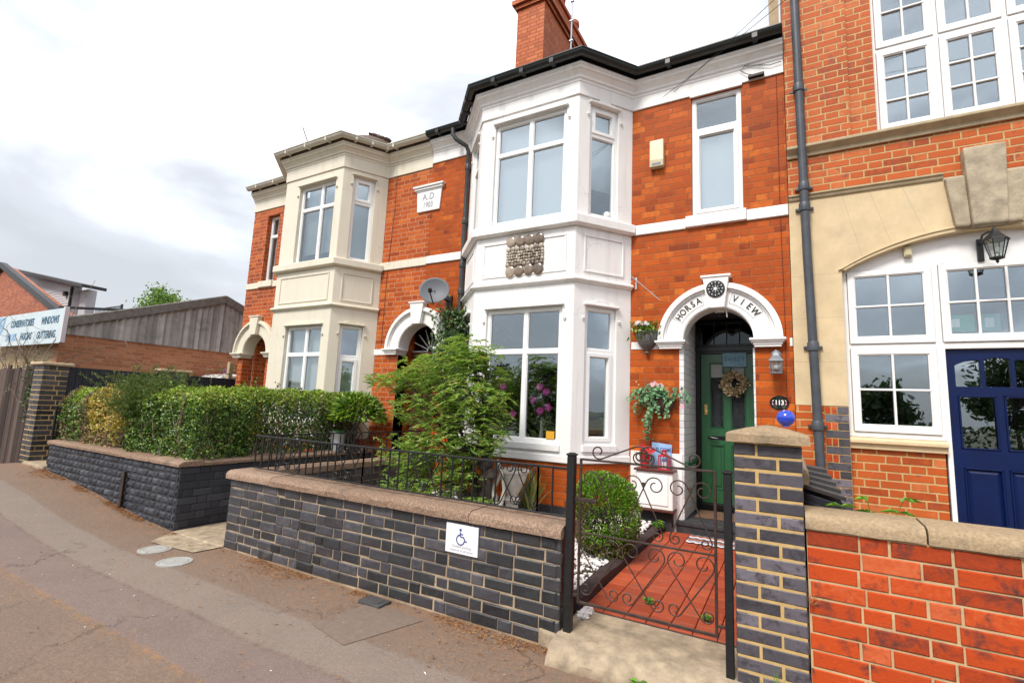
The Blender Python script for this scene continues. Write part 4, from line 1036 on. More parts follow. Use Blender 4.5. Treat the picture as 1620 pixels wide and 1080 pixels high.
wb = win(b1, t1, .425, 1.415, 4.085, 5.62, [1.0], [5.16], nf=-.06); blind(wb, t1, .45, 1.39, 4.3, 5.58, n=-.2)
t1r, L = ts1['right']
wc = win(b1, t1r, .18, .575, 1.2, 2.925, [], [2.355], nf=-.06, sash={(0, 0)}); curtain(wc, t1r, .2, .56, 1.25, 2.34, seed=3)
wd = win(b1, t1r, .19, .585, 4.11, 5.69, [], [5.215], nf=-.06, sash={(0, 1)}); blind(wd, t1r, .21, .57, 4.16, 5.65)
t1l, L = ts1['left']
win(b1, t1l, .2, .7, 1.2, 2.9, [], [2.36]); win(b1, t1l, .2, .7, 4.1, 5.65, [], [5.2])
we = win(ch1, TF, -10.135, -9.72, 4.118, 5.64, [], [5.18], nf=-.10); blind(we, TF, -10.11, -9.74, 4.16, 5.6, n=-.2)
a2 = arch(ch1, c1, 'cream')
mb = MB(); mb.box(c1 - .53, c1 - .398, -1.0, -.24, .3, 3.0, TF); mb.box(c1 + .398, c1 + .53, -1.0, -.24, .3, 3, TF); mb.box(c1 - .46, c1 + .46, -1, -.24, 2.96, 3.02, TF); po1 = build('porch', mb, 'cream', ch1)
mb = MB(); mb.slab(rect(c1 - .4, c1 + .4, .3, 2.95), [rect(c1 - .31, c1 + .31, .4, 2.3), rect(c1 - .3, c1 + .3, 2.45, 2.9)], -.08, .02, TY(6.98)); df = build('door_frame', mb, 'cream_door', ch1, bevel=.005)
mb = MB(); mb.box(c1 - .29, c1 + .3, -.05, -.045, 2.46, 2.9, TY(6.98)); build('fanlight', mb, 'dark_glass', df)
mb = MB(); tt = TY(6.98); mb.slab(rect(c1 - .308, c1 + .308, .4, 2.298), [rect(c1 - .2, c1 + .2, 1.3, 2.18)], -.05, .0, tt)
mb.box(c1 - .012, c1 + .012, -.04, -.01, 1.3, 2.18, tt); mb.box(c1 - .2, c1 + .2, -.041, -.011, 1.98, 2.005, tt); mb.box(c1 - .2, c1 + .2, -.041, -.011, 1.5, 1.525, tt)
dd = build('door', mb, 'cream_door', ch1, bevel=.004)
mb = MB(); mb.box(c1 - .2, c1 + .2, -.045, -.042, 1.3, 2.18, tt); build('door_glass', mb, 'dark_glass', dd)

# middle arch over the covered passage between the houses
a3 = arch(wh, CXM, 'white', ri=.44, ro=.715)
mb = MB(); mb.box(CXM - .56, CXM - .438, -.9, -.24, .1, 3.0, TF); mb.box(CXM + .438, CXM + .56, -.9, -.24, .1, 3.0, TF); mb.box(CXM - .5, CXM + .5, -.9, -.24, 2.99, 3.05, TF); build('passage_wall', mb, 'brick_white_house', a3)
tp = TY(6.82); mb = MB()
for k in range(6): u = CXM - .43 + k * .1435; mb.box(u + .003, u + .1405, -.03, .0, .1, 2.42, tp)
mb.box(CXM - .43, CXM + .43, 0, .02, 2.20, 2.32, tp); mb.box(CXM - .43, CXM + .43, 0, .02, 1.2, 1.32, tp); mb.box(CXM - .44, CXM + .44, -.03, .03, 2.42, 2.52, tp)
pg = build('passage_door', mb, 'brown_door', wh, bevel=.003)
mb = MB(); mb.box(CXM - .44, CXM + .44, -.05, -.04, 2.52, 3.0, tp); build('fanlight', mb, 'dark_glass', pg)
mb = MB()
for k in range(9): th = PI * k / 8; mb.tube([tp(CXM + .08 * math.cos(th), 0, 2.53 + .08 * math.sin(th)), tp(CXM + .43 * math.cos(th), 0, 2.53 + .43 * math.sin(th))], .008, 6)
mb.tube([tp(CXM + .09 * math.cos(PI * k / 12), 0, 2.53 + .09 * math.sin(PI * k / 12)) for k in range(13)], .012, 6)
build('fan_bar', mb, 'sign_white', pg)
# ------------------------------------------------------------------ the brick hall on the right
hl = thing('brick_hall', 'tall red brick hall with buff stone arch, white paned windows and navy double door', 'hall', (1.8, 6.43, 0.1))
YH = 6.43; th = TY(YH); H0, H1 = 0.056, 3.75; AX, AHW = 1.78, 1.23
def seg_arc(cx, hw, zs, rise, n=24):
    Rr = (hw * hw + rise * rise) / (2 * rise); cz = zs + rise - Rr; a = math.asin(hw / Rr)
    return arc(cx, cz, Rr, PI / 2 - a, PI / 2 + a, n)
mb = MB()
mb.slab(rect(H0, .33, .05, 1.768), [], -.3, 0, th); mb.slab(rect(3.05, H1, .05, 1.768), [], -.3, 0, th)
mb.slab(rect(H0, H1, 4.19, 9.5), [rect(.945, 2.63, 4.80, 7.6)], -.3, 0, th)
mb.box(.555, 1.345, -.22, -.085, .05, 1.325, th); mb.box(2.242, 3.055, -.22, -.085, .05, 1.325, th)
mb.box(H0, H0 + .3, -9, -.3, .05, 9.5, th); mb.box(H1 - .3, H1, -9, -.3, .05, 9.5, th); mb.box(H0, H1, -9.2, -9, .05, 9.5, th)
mb.box(H0, .945 - .01, 0, .0, 4.3, 4.3, th) if False else None
build('wall', mb, 'brick_hall', hl)
# the brick face over the window steps back beside the opening
mb = MB(); mb.slab(rect(H0, .70, 4.83, 9.5), [], .001, .035, th); build('pilaster', mb, 'brick_hall', hl)
# blue and red brick quoins in chequer
mb = MB(); mb.use('pillar_brick')
rows = 20; chh = .0855
for r in range(rows):
    z0 = 1.765 - (r + 1) * chh
    if r % 2: mb.use('pillar_brick'); mb.box(.335, .55, -.3, .004, z0 + .006, z0 + chh - .006, th)
    else:
        mb.use('pillar_brick'); mb.box(.45, .55, -.3, .004, z0 + .006, z0 + chh - .006, th)
        mb.use('red_brick'); mb.box(.335, .384, -.3, .004, z0 + .006, z0 + chh - .006, th); mb.box(.394, .441, -.3, .004, z0 + .006, z0 + chh - .006, th)
mb.use('mortar_tan'); mb.box(.331, .553, -.29, -.002, .05, 1.766, th)
build('quoin', mb, None, hl)
# stone: jambs, segmental arch with voussoir joints, roll moulding, keystone
mb = MB()
ar = seg_arc(AX, AHW, 3.285, .345)
mb.slab([(H0, 1.770), (AX - AHW, 1.770)] + list(reversed(ar)) + [(AX + AHW, 1.770), (H1, 1.770), (H1, 4.185), (H0, 4.185)], [], -.3, .004, th)
st = build('stone_arch', mb, 'stone', hl)
mb = MB()
for dx, z0, z1 in ((.28, 3.35, 4.18), (.62, 3.50, 4.18), (1.0, 3.6, 4.18)):
    for sg in (-1, 1):
        xb = AX + sg * (AHW - dx * .75); xt = AX + sg * (AHW - dx * .75 + .18)
        mb.add([th(xb - .0018, .0045, z0), th(xb + .0018, .0045, z0), th(xt + .0018, .0045, z1), th(xt - .0018, .0045, z1)], [(0, 1, 2, 3)])
for z in (2.25, 2.75, 3.25): mb.add([th(H0, .0045, z), th(.55, .0045, z), th(.55, .0045, z + .0035), th(H0, .0045, z + .0035)], [(0, 1, 2, 3)])
build('stone_joint', mb, 'stone_sill', st)
mb = MB()
o0 = seg_arc(AX, AHW + .035, 3.28, .375); o1 = seg_arc(AX, AHW + .008, 3.285, .350); o2 = seg_arc(AX, AHW - .03, 3.275, .320)
mb.slab(list(reversed(o0)) + o1, [], .0, .03, th); mb.slab(list(reversed(o1)) + o2, [], -.10, .018, th)
build('arch_roll', mb, 'stone', st, bevel=.006)
mb = MB(); mb.slab([(AX - .13, 3.60), (AX + .13, 3.60), (AX + .165, 4.43), (AX - .165, 4.43)], [], 0, .13, th)
for sg in (-1, 1): mb.slab([(AX + sg * .131, 3.61), (AX + sg * .25, 3.62), (AX + sg * .31, 4.16), (AX + sg * .152, 4.16)], [], 0, .075, th)
build('keystone', mb, 'stone_grey', st, bevel=.02, seg=2)
mb = MB()
sp = [(0, 4.165), (.02, 4.165), (.03, 4.18), (.03, 4.20), (.052, 4.212), (.052, 4.226), (0, 4.23)]
mb.sweep([(H0, YH), (1.47, YH)], sp); mb.sweep([(2.09, YH), (H1, YH)], sp); build('string_course', mb, 'stone_sill', hl)
mb = MB(); mb.sweep([(H0, YH), (H1, YH)], [(0, 4.695), (.03, 4.695), (.03, 4.735), (.05, 4.75), (.085, 4.775), (.10, 4.785), (.10, 4.815), (.06, 4.835), (0, 4.838)]); build('sill_course', mb, 'stone_sill', hl, bevel=.004)
# big upper window
tw = TY(6.50)
def casement(parent, t, u0, u1, z0, z1, nx, nz, name='window', fw=.06, bw=.022, sub=True):
    mb = MB(); mb.slab(rect(u0, u1, z0, z1), [rect(u0 + fw, u1 - fw, z0 + fw + .01, z1 - fw)], -.06, 0, t)
    mb.slab(rect(u0 + fw - .004, u1 - fw + .004, z0 + fw + .006, z1 - fw + .004), [rect(u0 + fw + .012, u1 - fw - .012, z0 + fw + .022, z1 - fw - .012)], -.05, -.010, t)
    a, b, p, q = u0 + fw, u1 - fw, z0 + fw + .01, z1 - fw
    for i in range(1, nx): uu = a + (b - a) * i / nx; mb.box(uu - bw / 2, uu + bw / 2, -.05, -.004, p, q, t)
    for j in range(1, nz): zz = p + (q - p) * j / nz; mb.box(a, b, -.049, -.005, zz - bw / 2, zz + bw / 2, t)
    o = build(name, mb, 'wood_white', parent, bevel=.004)
    g = MB(); g.box(a, b, -.034, -.028, p, q, t); build('pane', g, 'glass', o)
    return o
mb = MB(); mb.slab(rect(.935, 2.64, 4.838, 7.6), [rect(.985, 1.505, 4.875, 5.855), rect(1.545, 2.065, 4.875, 5.855), rect(2.105, 2.59, 4.875, 5.855), rect(.985, 1.505, 5.895, 7.5), rect(1.545, 2.065, 5.895, 7.5), rect(2.105, 2.59, 5.895, 7.5)], -.09, -.015, tw)
fr = build('window_frame', mb, 'wood_white', hl, bevel=.004)
for u0 in (.985, 1.545, 2.105):
    u1 = u0 + .52 if u0 < 2 else 2.59
    casement(fr, tw, u0 + .003, u1 - .003, 4.878, 5.852, 2, 3); casement(fr, tw, u0 + .003, u1 - .003, 5.898, 7.497, 2, 4)
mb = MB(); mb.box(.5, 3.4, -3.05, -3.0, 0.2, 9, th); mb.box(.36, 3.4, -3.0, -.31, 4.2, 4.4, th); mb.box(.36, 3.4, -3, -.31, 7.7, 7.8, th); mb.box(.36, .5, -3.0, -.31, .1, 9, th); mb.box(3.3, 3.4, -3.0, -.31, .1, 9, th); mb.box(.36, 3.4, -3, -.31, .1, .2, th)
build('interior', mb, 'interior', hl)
# joinery under the arch
ti = TY(6.50); mb = MB()
pnl = seg_arc(AX, AHW, 3.285, .345)
mb.slab([(AX - AHW, 3.285)] + [(u, max(z, 3.286)) for u, z in reversed(pnl)] + [(AX + AHW, 3.285)], [], -.06, -.02, ti)
for u in (1.43, 2.2): mb.box(u - .004, u + .004, -.02, -.014, 3.29, 3.55, ti)
build('arch_panel', mb, 'wood_white', hl)
mb = MB(); mb.slab([(.552, 1.452), (1.406, 1.452), (1.406, 2.387), (2.194, 2.387), (2.194, 1.452), (3.008, 1.452), (3.008, 3.284), (.552, 3.284)], [rect(.598, 1.338, 2.452, 3.272), rect(1.392, 2.208, 2.452, 3.272), rect(2.262, 2.96, 2.452, 3.272), rect(.598, 1.338, 1.505, 2.402), rect(2.262, 2.96, 1.505, 2.402)], -.09, -.02, ti)
mb.box(1.365, 1.406, -.09, -.018, .2, 1.4515, ti); mb.box(2.194, 2.24, -.09, -.018, .2, 1.4515, ti)
fr2 = build('window_frame', mb, 'wood_white', hl, bevel=.004)
casement(fr2, ti, .602, 1.334, 2.456, 3.268, 2, 2); casement(fr2, ti, 1.396, 2.204, 2.456, 3.268, 3, 2); casement(fr2, ti, 2.266, 2.956, 2.456, 3.268, 2, 2)
casement(fr2, ti, .602, 1.334, 1.509, 2.398, 2, 2); casement(fr2, ti, 2.266, 2.956, 1.509, 2.398, 2, 2)
mb = MB(); mb.sweep([(.553, YH + .07), (1.362, YH + .07)], [(-.06, 1.327), (.03, 1.327), (.035, 1.375), (.05, 1.385), (.07, 1.39), (.07, 1.42), (.05, 1.445), (-.02, 1.45), (-.06, 1.45)]); build('window_sill', mb, 'stone', hl, bevel=.004)
mb = MB(); mb.sweep([(2.245, YH + .07), (3.0, YH + .07)], [(-.06, 1.327), (.03, 1.327), (.05, 1.385), (.07, 1.39), (.07, 1.42), (.05, 1.445), (-.06, 1.45)]); build('window_sill', mb, 'stone', hl, bevel=.004)
# navy door
td2 = TY(6.56); D0, D1 = 1.412, 2.188
L1 = [[(a, 2.005), (b, 2.005), (b, 2.005 + zb), *[(b + (a - b) * k / 6, 2.005 + zb + (za - zb) * k / 6 + .02 * math.sin(PI * k / 6)) for k in range(1, 6)], (a, 2.005 + za)] for a, b, za, zb in ((1.478, 1.672, .215, .262), (1.706, 1.894, .270, .270), (1.928, 2.122, .262, .215))]
L2 = [rect(1.485, 1.773, 1.385, 1.915), rect(1.827, 2.115, 1.385, 1.915)]
L3 = [rect(1.49, 1.778, .58, 1.205), rect(1.822, 2.11, .58, 1.205)]
mb = MB(); mb.slab(rect(D0, D1, .30, 2.383), L1 + L2 + L3, -.045, .0, td2)
for q in L2 + L3:
    (a, z0), (b, _), (_, z1), _ = q
    for (p, qq, r_, s) in ((a, b, z0, z0 + .015), (a, b, z1 - .015, z1), (a, a + .015, z0, z1), (b - .015, b, z0, z1)): mb.box(p, qq, -.012, .008, r_, s, td2)
for q in L3:
    (a, z0), (b, _), (_, z1), _ = q
    mb.box(a - .001, b + .001, -.045, -.02, z0 - .001, z1 + .001, td2)
    i, o_ = .05, .016
    P0 = [td2(a + o_, -.019, z0 + o_), td2(b - o_, -.019, z0 + o_), td2(b - o_, -.019, z1 - o_), td2(a + o_, -.019, z1 - o_), td2(a + i, -.004, z0 + i), td2(b - i, -.004, z0 + i), td2(b - i, -.004, z1 - i), td2(a + i, -.004, z1 - i)]
    mb.add(P0, [(0, 1, 5, 4), (1, 2, 6, 5), (2, 3, 7, 6), (3, 0, 4, 7), (4, 5, 6, 7)])
d2 = build('door', mb, 'blue_door', hl, bevel=.004)
g = MB(); g.box(1.45, 2.15, -.03, -.024, 1.37, 1.93, td2); g.box(1.45, 2.15, -.03, -.024, 2.0, 2.30, td2); build('door_glass', g, 'glass', d2)
# hanging green exit sign seen through the fanlight
mb = MB(); mb.use('exit_green'); mb.box(1.50, 1.72, -.32, -.30, 2.60, 2.78, ti); mb.box(1.76, 1.92, -.32, -.30, 2.6, 2.78, ti); mb.use('sign_white'); mb.box(1.53, 1.60, -.299, -.297, 2.65, 2.74, ti); mb.box(1.80, 1.87, -.299, -.297, 2.64, 2.74, ti)
tag(build('exit_sign', mb, None), 'green safety signs hanging behind the hall fanlight over the navy door', 'sign')
# vent box + downpipe
mb = MB(); mb.box(1.115, 1.185, .0, .055, 3.385, 3.49, TY(6.52)); mb.box(1.125, 1.175, .055, .062, 3.395, 3.48, TY(6.52)); tag(build('sensor_box', mb, 'plastic_beige', bevel=.006), 'small beige box on the white panel under the stone arch', 'sensor')
pipe(hl, [(.185, 6.30, 9.4), (.19, 6.335, 6.7), (.222, 6.345, 3.5), (.252, 6.345, 2.05), (.268, 6.345, 1.1), (.272, 6.345, .3)], .046, 'grey_pipe', collars=[(.198, 6.34, 5.55), (.215, 6.345, 4.3), (.214, 6.345, 4.05), (.245, 6.345, 2.42), (.258, 6.345, 1.55)])
# dark timber mast / gable end peeping above the house gutter
mb = MB(); mb.box(-.10, .02, -.2, .0, 6.45, 9.4, TY(6.9)); build('rear_post', mb, 'stone_sill', hl)

# ------------------------------------------------------------------ garden ground
mb = MB(); mb.hexa([(-5.0, 3.45, -.1), (-1.5, 3.45, -.1), (-1.5, 6.44, -.1), (-5.0, 6.44, -.1), (-5.0, 3.45, .15), (-1.5, 3.45, .15), (-1.5, 6.44, .28), (-5.0, 6.44, .28)]); structure(build('gravel_bed', mb, 'soil'))
mb = MB(); mb.box(-10.0, -6.34, -6.44, -3.45, -.10, .70, T0); structure(build('planting_bed', mb, 'soil'))
mb = MB(); mb.box(-6.26, -5.27, -7.0, -3.25, -.12, .022, T0); structure(build('passage_path', mb, 'concrete', bevel=.01))
quadsheet('passage_apron', [(-6.24, 3.26), (-6.02, 2.92), (-5.30, 2.98), (-5.27, 3.26)], 'concrete', 8, .010)
mb = MB(); mb.box(-1.385, -.30, -6.40, -3.66, -.1, .150, T0)
mb.use('tile_red') if False else None
structure(build('path_bed', mb, 'mortar_black'))
mb = MB(); rg = random.Random(8)
nx, ny = 7, 18; tx = (1.385 - .30) / nx; ty = (6.38 - 3.665) / ny
for i in range(nx):
    for j in range(ny):
        x0 = -1.385 + i * tx; y0 = 3.665 + j * ty; z = .160 + .04 * (y0 - 3.66) / 2.7 + rg.uniform(-.0012, .0012); g_ = .0028
        sl_ = .04 * ty / 2.7
        P = [(x0 + g_, y0 + g_), (x0 + tx - g_, y0 + g_), (x0 + tx - g_, y0 + ty - g_), (x0 + g_, y0 + ty - g_)]
        c_ = .004; Q = [(P[0][0] + c_, P[0][1] + c_), (P[1][0] - c_, P[1][1] + c_), (P[2][0] - c_, P[2][1] - c_), (P[3][0] + c_, P[3][1] - c_)]
        mb.add([(x, y, .149) for x, y in P] + [(x, y, z - .003) for x, y in P] + [(x, y, z + (sl_ if k > 1 else 0) + rg.uniform(-.0005, .0005)) for k, (x, y) in enumerate(Q)],
               [(0, 1, 5, 4), (1, 2, 6, 5), (2, 3, 7, 6), (3, 0, 4, 7), (4, 5, 9, 8), (5, 6, 10, 9), (6, 7, 11, 10), (7, 4, 8, 11), (8, 9, 10, 11)])
structure(build('path', mb, 'tile_red'))
# rough painted kerb between gravel and path
mb = MB(); k = 24; rg = random.Random(3)
vs = []
for i in range(k + 1):
    y = 3.60 + (6.35 - 3.60) * i / k; x = -1.45 + .02 * mnoise.noise(Vector((0, y * 2, 0))); z = .235 + .012 * mnoise.noise(Vector((3, y * 4, 0))) + .03 * i / k
    vs += [(x - .055, y, .1), (x - .05, y, z - .012), (x - .03, y, z), (x + .03, y, z), (x + .055, y, z - .015), (x + .065, y, .1)]
fs = [(i * 6 + j, i * 6 + j + 1, (i + 1) * 6 + j + 1, (i + 1) * 6 + j) for i in range(k) for j in range(5)] + [(0, 1, 2, 3, 4, 5), tuple(k * 6 + j for j in range(5, -1, -1))]
mb.add(vs, fs); structure(build('path_kerb', mb, 'kerb_edge', smooth=True))
# white pebbles
ico = []
bm = bmesh.new(); bmesh.ops.create_icosphere(bm, subdivisions=1, radius=1); IV = np.array([v.co[:] for v in bm.verts]); IF = [[v.index for v in f.verts] for f in bm.faces]; bm.free()
def pebbles(name, n, xy, z, r0, r1, mat):
    allv = []; allf = []
    for i in range(n):
        x, y = xy(); s_ = rnd.uniform(r0, r1); a = rnd.uniform(0, 6.28); c_, sn = math.cos(a), math.sin(a)
        V = IV * np.array([s_ * rnd.uniform(.8, 1.5), s_ * rnd.uniform(.7, 1.1), s_ * rnd.uniform(.45, .8)]) * (1 + .18 * NR.normal(size=(12, 1)))
        Q = np.stack([V[:, 0] * c_ - V[:, 1] * sn + x, V[:, 0] * sn + V[:, 1] * c_ + y, V[:, 2] + z + max(0, y - 3.45) * .0435 + rnd.uniform(0, .02)], 1)
        b = 12 * i; allv += Q.tolist(); allf += [[b + k_ for k_ in f] for f in IF]
    mb = MB(); mb.v = allv; mb.f = allf; mb.mi = [0] * len(allf)
    o = build(name, mb, mat, smooth=False); o['kind'] = 'stuff'; return o
def pxy():
    while True:
        x = rnd.uniform(-4.9, -1.50); y = rnd.uniform(3.55, 6.3)
        if x > -2.6 or rnd.random() < .45: return x, y
pebbles('white_pebbles', 4600, pxy, .155, .013, .030, 'pebble')
pebbles('white_pebbles', 120, lambda: (rnd.uniform(-1.36, -1.30) + .0, rnd.uniform(3.5, 3.66)), .14, .010, .02, 'pebble')

# gate step
mb = MB(); rg = random.Random(6)
xs = lin(-1.40, -.27, 60); prof = []
for i, x in enumerate(xs):
    q = lambda s, o=0: .024 * mnoise.noise(Vector((x * 3.5, o * 7.1, s))) + .012 * mnoise.noise(Vector((x * 13, o * 5.3, s * 2.7)))
    prof.append([(x, 3.10 + q(1), -.12), (x, 3.05 + .03 * (x + 1.4) + q(2, 1), .0), (x, 3.075 + q(3, 2), .052 + q(4)), (x, 3.13 + q(5, 3), .105 + q(6, 1) * .6), (x, 3.20 + q(7) * .6, .128 + q(8) * .25), (x, 3.40, .137 + q(9) * .2), (x, 3.664, .146)])
m = len(prof[0]); vs = [v for p in prof for v in p]
mb.add(vs + [(x, 3.664, -.12) for x in (xs[0], xs[-1])], [(i * m + j, i * m + j + 1, (i + 1) * m + j + 1, (i + 1) * m + j) for i in range(len(xs) - 1) for j in range(m - 1)] + [tuple(range(m)) + (len(vs),), tuple(range((len(xs) - 1) * m + m - 1, (len(xs) - 1) * m - 1, -1)) + (len(vs) + 1,)])
structure(build('gate_step', mb, 'concrete', smooth=True))
mb = MB(); mb.hexa([(-1.54, 3.235, -.1), (-1.385, 3.24, -.1), (-1.385, 3.5, -.1), (-1.55, 3.5, -.1), (-1.545, 3.245, .115), (-1.387, 3.245, .10), (-1.387, 3.5, .1), (-1.55, 3.5, .115)])

# ------------------------------------------------------------------ front garden wall (blue brick) and its return
fw_ = thing('garden_wall', 'dark blue brick front garden wall with pebbly coping below the black railing', 'wall', (-3.3, 3.38, 0))
bw = MB(); tW = TY(3.262)
CH = .0885
brick_face(bw, tW, -5.25, -1.395, .012, 8, CH, .232, .118, joint=.0085, pattern='garden', seed=5, cham=.007, jit=.004)
tE = T((-1.395, 3.262, 0), (0, 1, 0)); brick_face(bw, tE, 0, .23, .10, 7, CH, .232, .118, joint=.010, seed=9, proud=.002)
tWe = T((-5.25, 6.40, 0), (0, -1, 0)); brick_face(bw, tWe, 0, 3.138, .012, 8, CH, .232, .118, seed=12, proud=.004)
tBk = T((-5.02, 3.5, 0), (0, 1, 0)); brick_face(bw, tBk, 0, 2.9, .10, 7, CH, .232, .118, seed=14, proud=.003)
build('brickwork', bw, 'blue_brick', fw_)
mb = MB(); mb.box(-5.243, -1.402, -3.49, -3.264, -.15, .718, T0); mb.box(-5.243, -5.027, -6.40, -3.49, -.15, .718, T0); build('mortar_core', mb, 'mortar_mixed', fw_)
def coping(mb, t, u0, u1, z0, z1, n0, n1, pieces, seed, round_=.018, gap=.004):
    rg = random.Random(seed); L = (u1 - u0) / pieces; cuts = [u0] + [u0 + L * i + rg.uniform(-.12, .12) * min(1, L) for i in range(1, pieces)] + [u1]
    for i in range(pieces):
        a, b = cuts[i] + (gap if i else 0), cuts[i + 1]; k = max(2, int((b - a) / .06)); dz = rg.uniform(-.004, .004)
        pr = []
        for j in range(k + 1):
            u = a + (b - a) * j / k; q = lambda s: .006 * mnoise.noise(Vector((u * 7, s * 3.3, seed)))
            e_ = (1 - .006 / .02) if j in (0, k) else 1
            pr.append([t(u, n0, z0 + q(1)), t(u, n1 + q(2), z0 + q(3)), t(u, n1 + .002 + q(2), z0 + (z1 - z0) * .55 + q(4)), t(u, n1 - round_ + q(5), z1 - .012 + q(6) + dz), t(u, n1 - round_ * 2.6, z1 + q(7) * .7 + dz), t(u, n0 + .02, z1 + .006 + dz), t(u, n0, z1 - .01)])
        m = 7; vs = [v for p in pr for v in p]
        mb.add(vs, [(x_ * m + y_, x_ * m + (y_ + 1) % m, (x_ + 1) * m + (y_ + 1) % m, (x_ + 1) * m + y_) for x_ in range(k) for y_ in range(m)] + [tuple(range(m)), tuple(range(k * m + m - 1, k * m - 1, -1))])
mb = MB(); coping(mb, tW, -5.29, -1.385, .724, .806, -.27, .042, 5, 3); coping(mb, tWe, .0, 2.86, .726, .806, -.25, .03, 3, 7)
build('coping', mb, 'coping', fw_, smooth=True)
mb = MB(); mb.hexa([(-1.54, 3.235, -.12), (-1.39, 3.24, -.12), (-1.39, 3.48, -.12), (-1.55, 3.48, -.12), (-1.545, 3.240, .118), (-1.385, 3.243, .104), (-1.385, 3.48, .104), (-1.55, 3.48, .118)]); build('concrete_foot', mb, 'concrete', fw_, bevel=.015, seg=2)

# disabled-parking sign
sg_ = thing('parking_sign', 'small white sign with blue wheelchair symbol screwed to the dark brick front wall', 'sign', (-2.215, 3.24, .479))
tS = TY(3.243); mb = MB(); mb.box(-2.365, -2.066, -.012, .0, .479, .694, tS); build('board', mb, 'sign_white', sg_, bevel=.002)
mb = MB(); x0, z0 = -2.365, .479
def tb(pts, r): mb.tube([tS(x0 + a, .0005, z0 + b) for a, b in pts], r, 8)
mb.lathe([(.0105, 0), (.0105, .002), (0, .0022)], tS(x0 + .137, 0, z0 + .176), 16, axis='Y')
tb([(.136, .160), (.139, .127), (.168, .126), (.186, .096), (.199, .098)], .0052); tb([(.138, .146), (.163, .145)], .0042)
tb([(.127, .138 - .002)] + arc(.140, .104, .036, R(105), R(352), 22), .0045)
build('wheelchair_symbol', mb, 'ink_blue', sg_)
mb = MB(); add_text(mb, 'Disabled parking', .0265, tS, x0 + .150, .0005, z0 + .053, extrude=.0006); add_text(mb, 'required at all times', .0265, tS, x0 + .150, .0005, z0 + .025, extrude=.0006); build('wording', mb, 'ink_grey', sg_)

# railing on the coping
rl = thing('railing', 'low black wrought iron railing with scrolls along the top of the front wall', 'railing', (-3.3, 3.40, .80))
tR = TY(3.40); mb = MB()
mb.box(-5.10, -1.40, -.010, .010, 1.168, 1.186, tR); mb.box(-5.10, -1.40, -.008, .008, .835, .847, tR)
build('rail', mb, 'iron', rl, bevel=.003)
mot = [(-2.03, .37), (-2.93, .37), (-3.84, .37), (-4.73, .37)]     # left edge, width
edges = []
for a, b in mot: edges += [a, a + b]
bars_u = sorted(set(edges + [q for lo, hi in ((-1.66, -1.42), (-2.56, -2.03), (-3.47, -2.93), (-4.36, -3.84), (-5.09, -4.73)) for q in iron_spacing(lo, hi, max(2, round((hi - lo) / .115) + 1))]))
for u in bars_u:
    mb = MB(); mb.box(u - .0055, u + .0055, -.0055, .0055, .847, 1.168, tR)
    build('baluster', mb, 'iron', rl)
for a, wdt in mot:
    mb = MB(); c = a + wdt / 2; h = wdt / 2
    iron(mb, tR, 0, scroll((c - h * .72, .875), (c - h * .08, 1.115), .038, 1.25, -1, .046, 1.3, 1)); iron(mb, tR, 0, scroll((c + h * .72, .875), (c + h * .08, 1.115), .038, 1.25, 1, .046, 1.3, -1))
    iron(mb, tR, 0, scroll((c - h * .10, .89), (c - h * .86, 1.12), .038, 1.25, 1, .030, 1.2, -1)); iron(mb, tR, 0, scroll((c + h * .10, .89), (c + h * .86, 1.12), .038, 1.25, -1, .030, 1.2, 1))
    build('scrollwork', mb, 'iron', rl)
rl2 = thing('railing', 'black iron railing returning beside the passage on the side wall', 'railing', (-5.10, 4.8, .80))
tR2 = T((-5.10, 6.2, 0), (0, -1, 0)); mb = MB(); mb.box(.0, 2.78, -.009, .009, 1.168, 1.184, tR2); mb.box(0, 2.78, -.007, .007, .835, .847, tR2); build('rail', mb, 'iron', rl2)
for i in range(23): mb = MB(); u = .06 + i * .121; mb.box(u - .005, u + .005, -.005, .005, .847, 1.168, tR2); build('baluster', mb, 'iron', rl2)

# gate, posts
def post(name, u0, u1, y0, y1, z0, z1, lab, grp):
    mb = MB(); mb.box(u0, u1, -y1, -y0, z0, z1, T0); mb.box(u0 - .006, u1 + .006, -y1 - .006, -y0 + .006, z1, z1 + .014, T0); mb.box(u0 + .006, u1 - .006, -y1 + .006, -y0 - .006, z1 + .014, z1 + .02, T0)
    return tag(build(name, mb, 'iron', bevel=.004), lab, 'gate post', grp)
post('gate_post', -1.375, -1.322, 3.268, 3.322, .09, 1.285, 'square black gate post at the end of the railing, carrying the gate hinge', 'gate posts')
post('gate_post', -.362, -.318, 3.265, 3.31, .10, 1.262, 'square black gate post fixed against the purple brick pillar', 'gate posts')
gt = thing('garden_gate', 'black wrought iron scrollwork garden gate in front of the red tiled path', 'gate', (-.85, 3.30, .30))
tG = TY(3.30); G0, G1, Z0, Z1, ZM = -1.282, -.412, .325, 1.262, .775
mb = MB()
for u in (G0, G1): mb.box(u - .008, u + .008, -.008, .008, Z0 - .008, Z1 + .008, tG)
mb.box(G0 + .008, G1 - .008, -.006, .006, Z0 - .008, Z0 + .010, tG); mb.box(G0 + .008, G1 - .008, -.009, .009, Z1 - .004, Z1 + .010, tG); mb.box(G0 + .008, G1 - .008, -.005, .005, ZM - .006, ZM + .006, tG)
mb.box(G0 - .045, G0 + .12, -.010, .010, .978, 1.004, tG); mb.box(G0 - .045, G0 - .006, -.010, .010, Z0 + .03, Z0 + .05, tG); mb.box(G1 + .006, G1 + .05, -.006, .006, Z0 + .05, Z0 + .065, tG)
build('frame', mb, 'rusty_iron', gt, bevel=.002)
mb = MB(); W_ = G1 - G0; pitch = W_ / 3
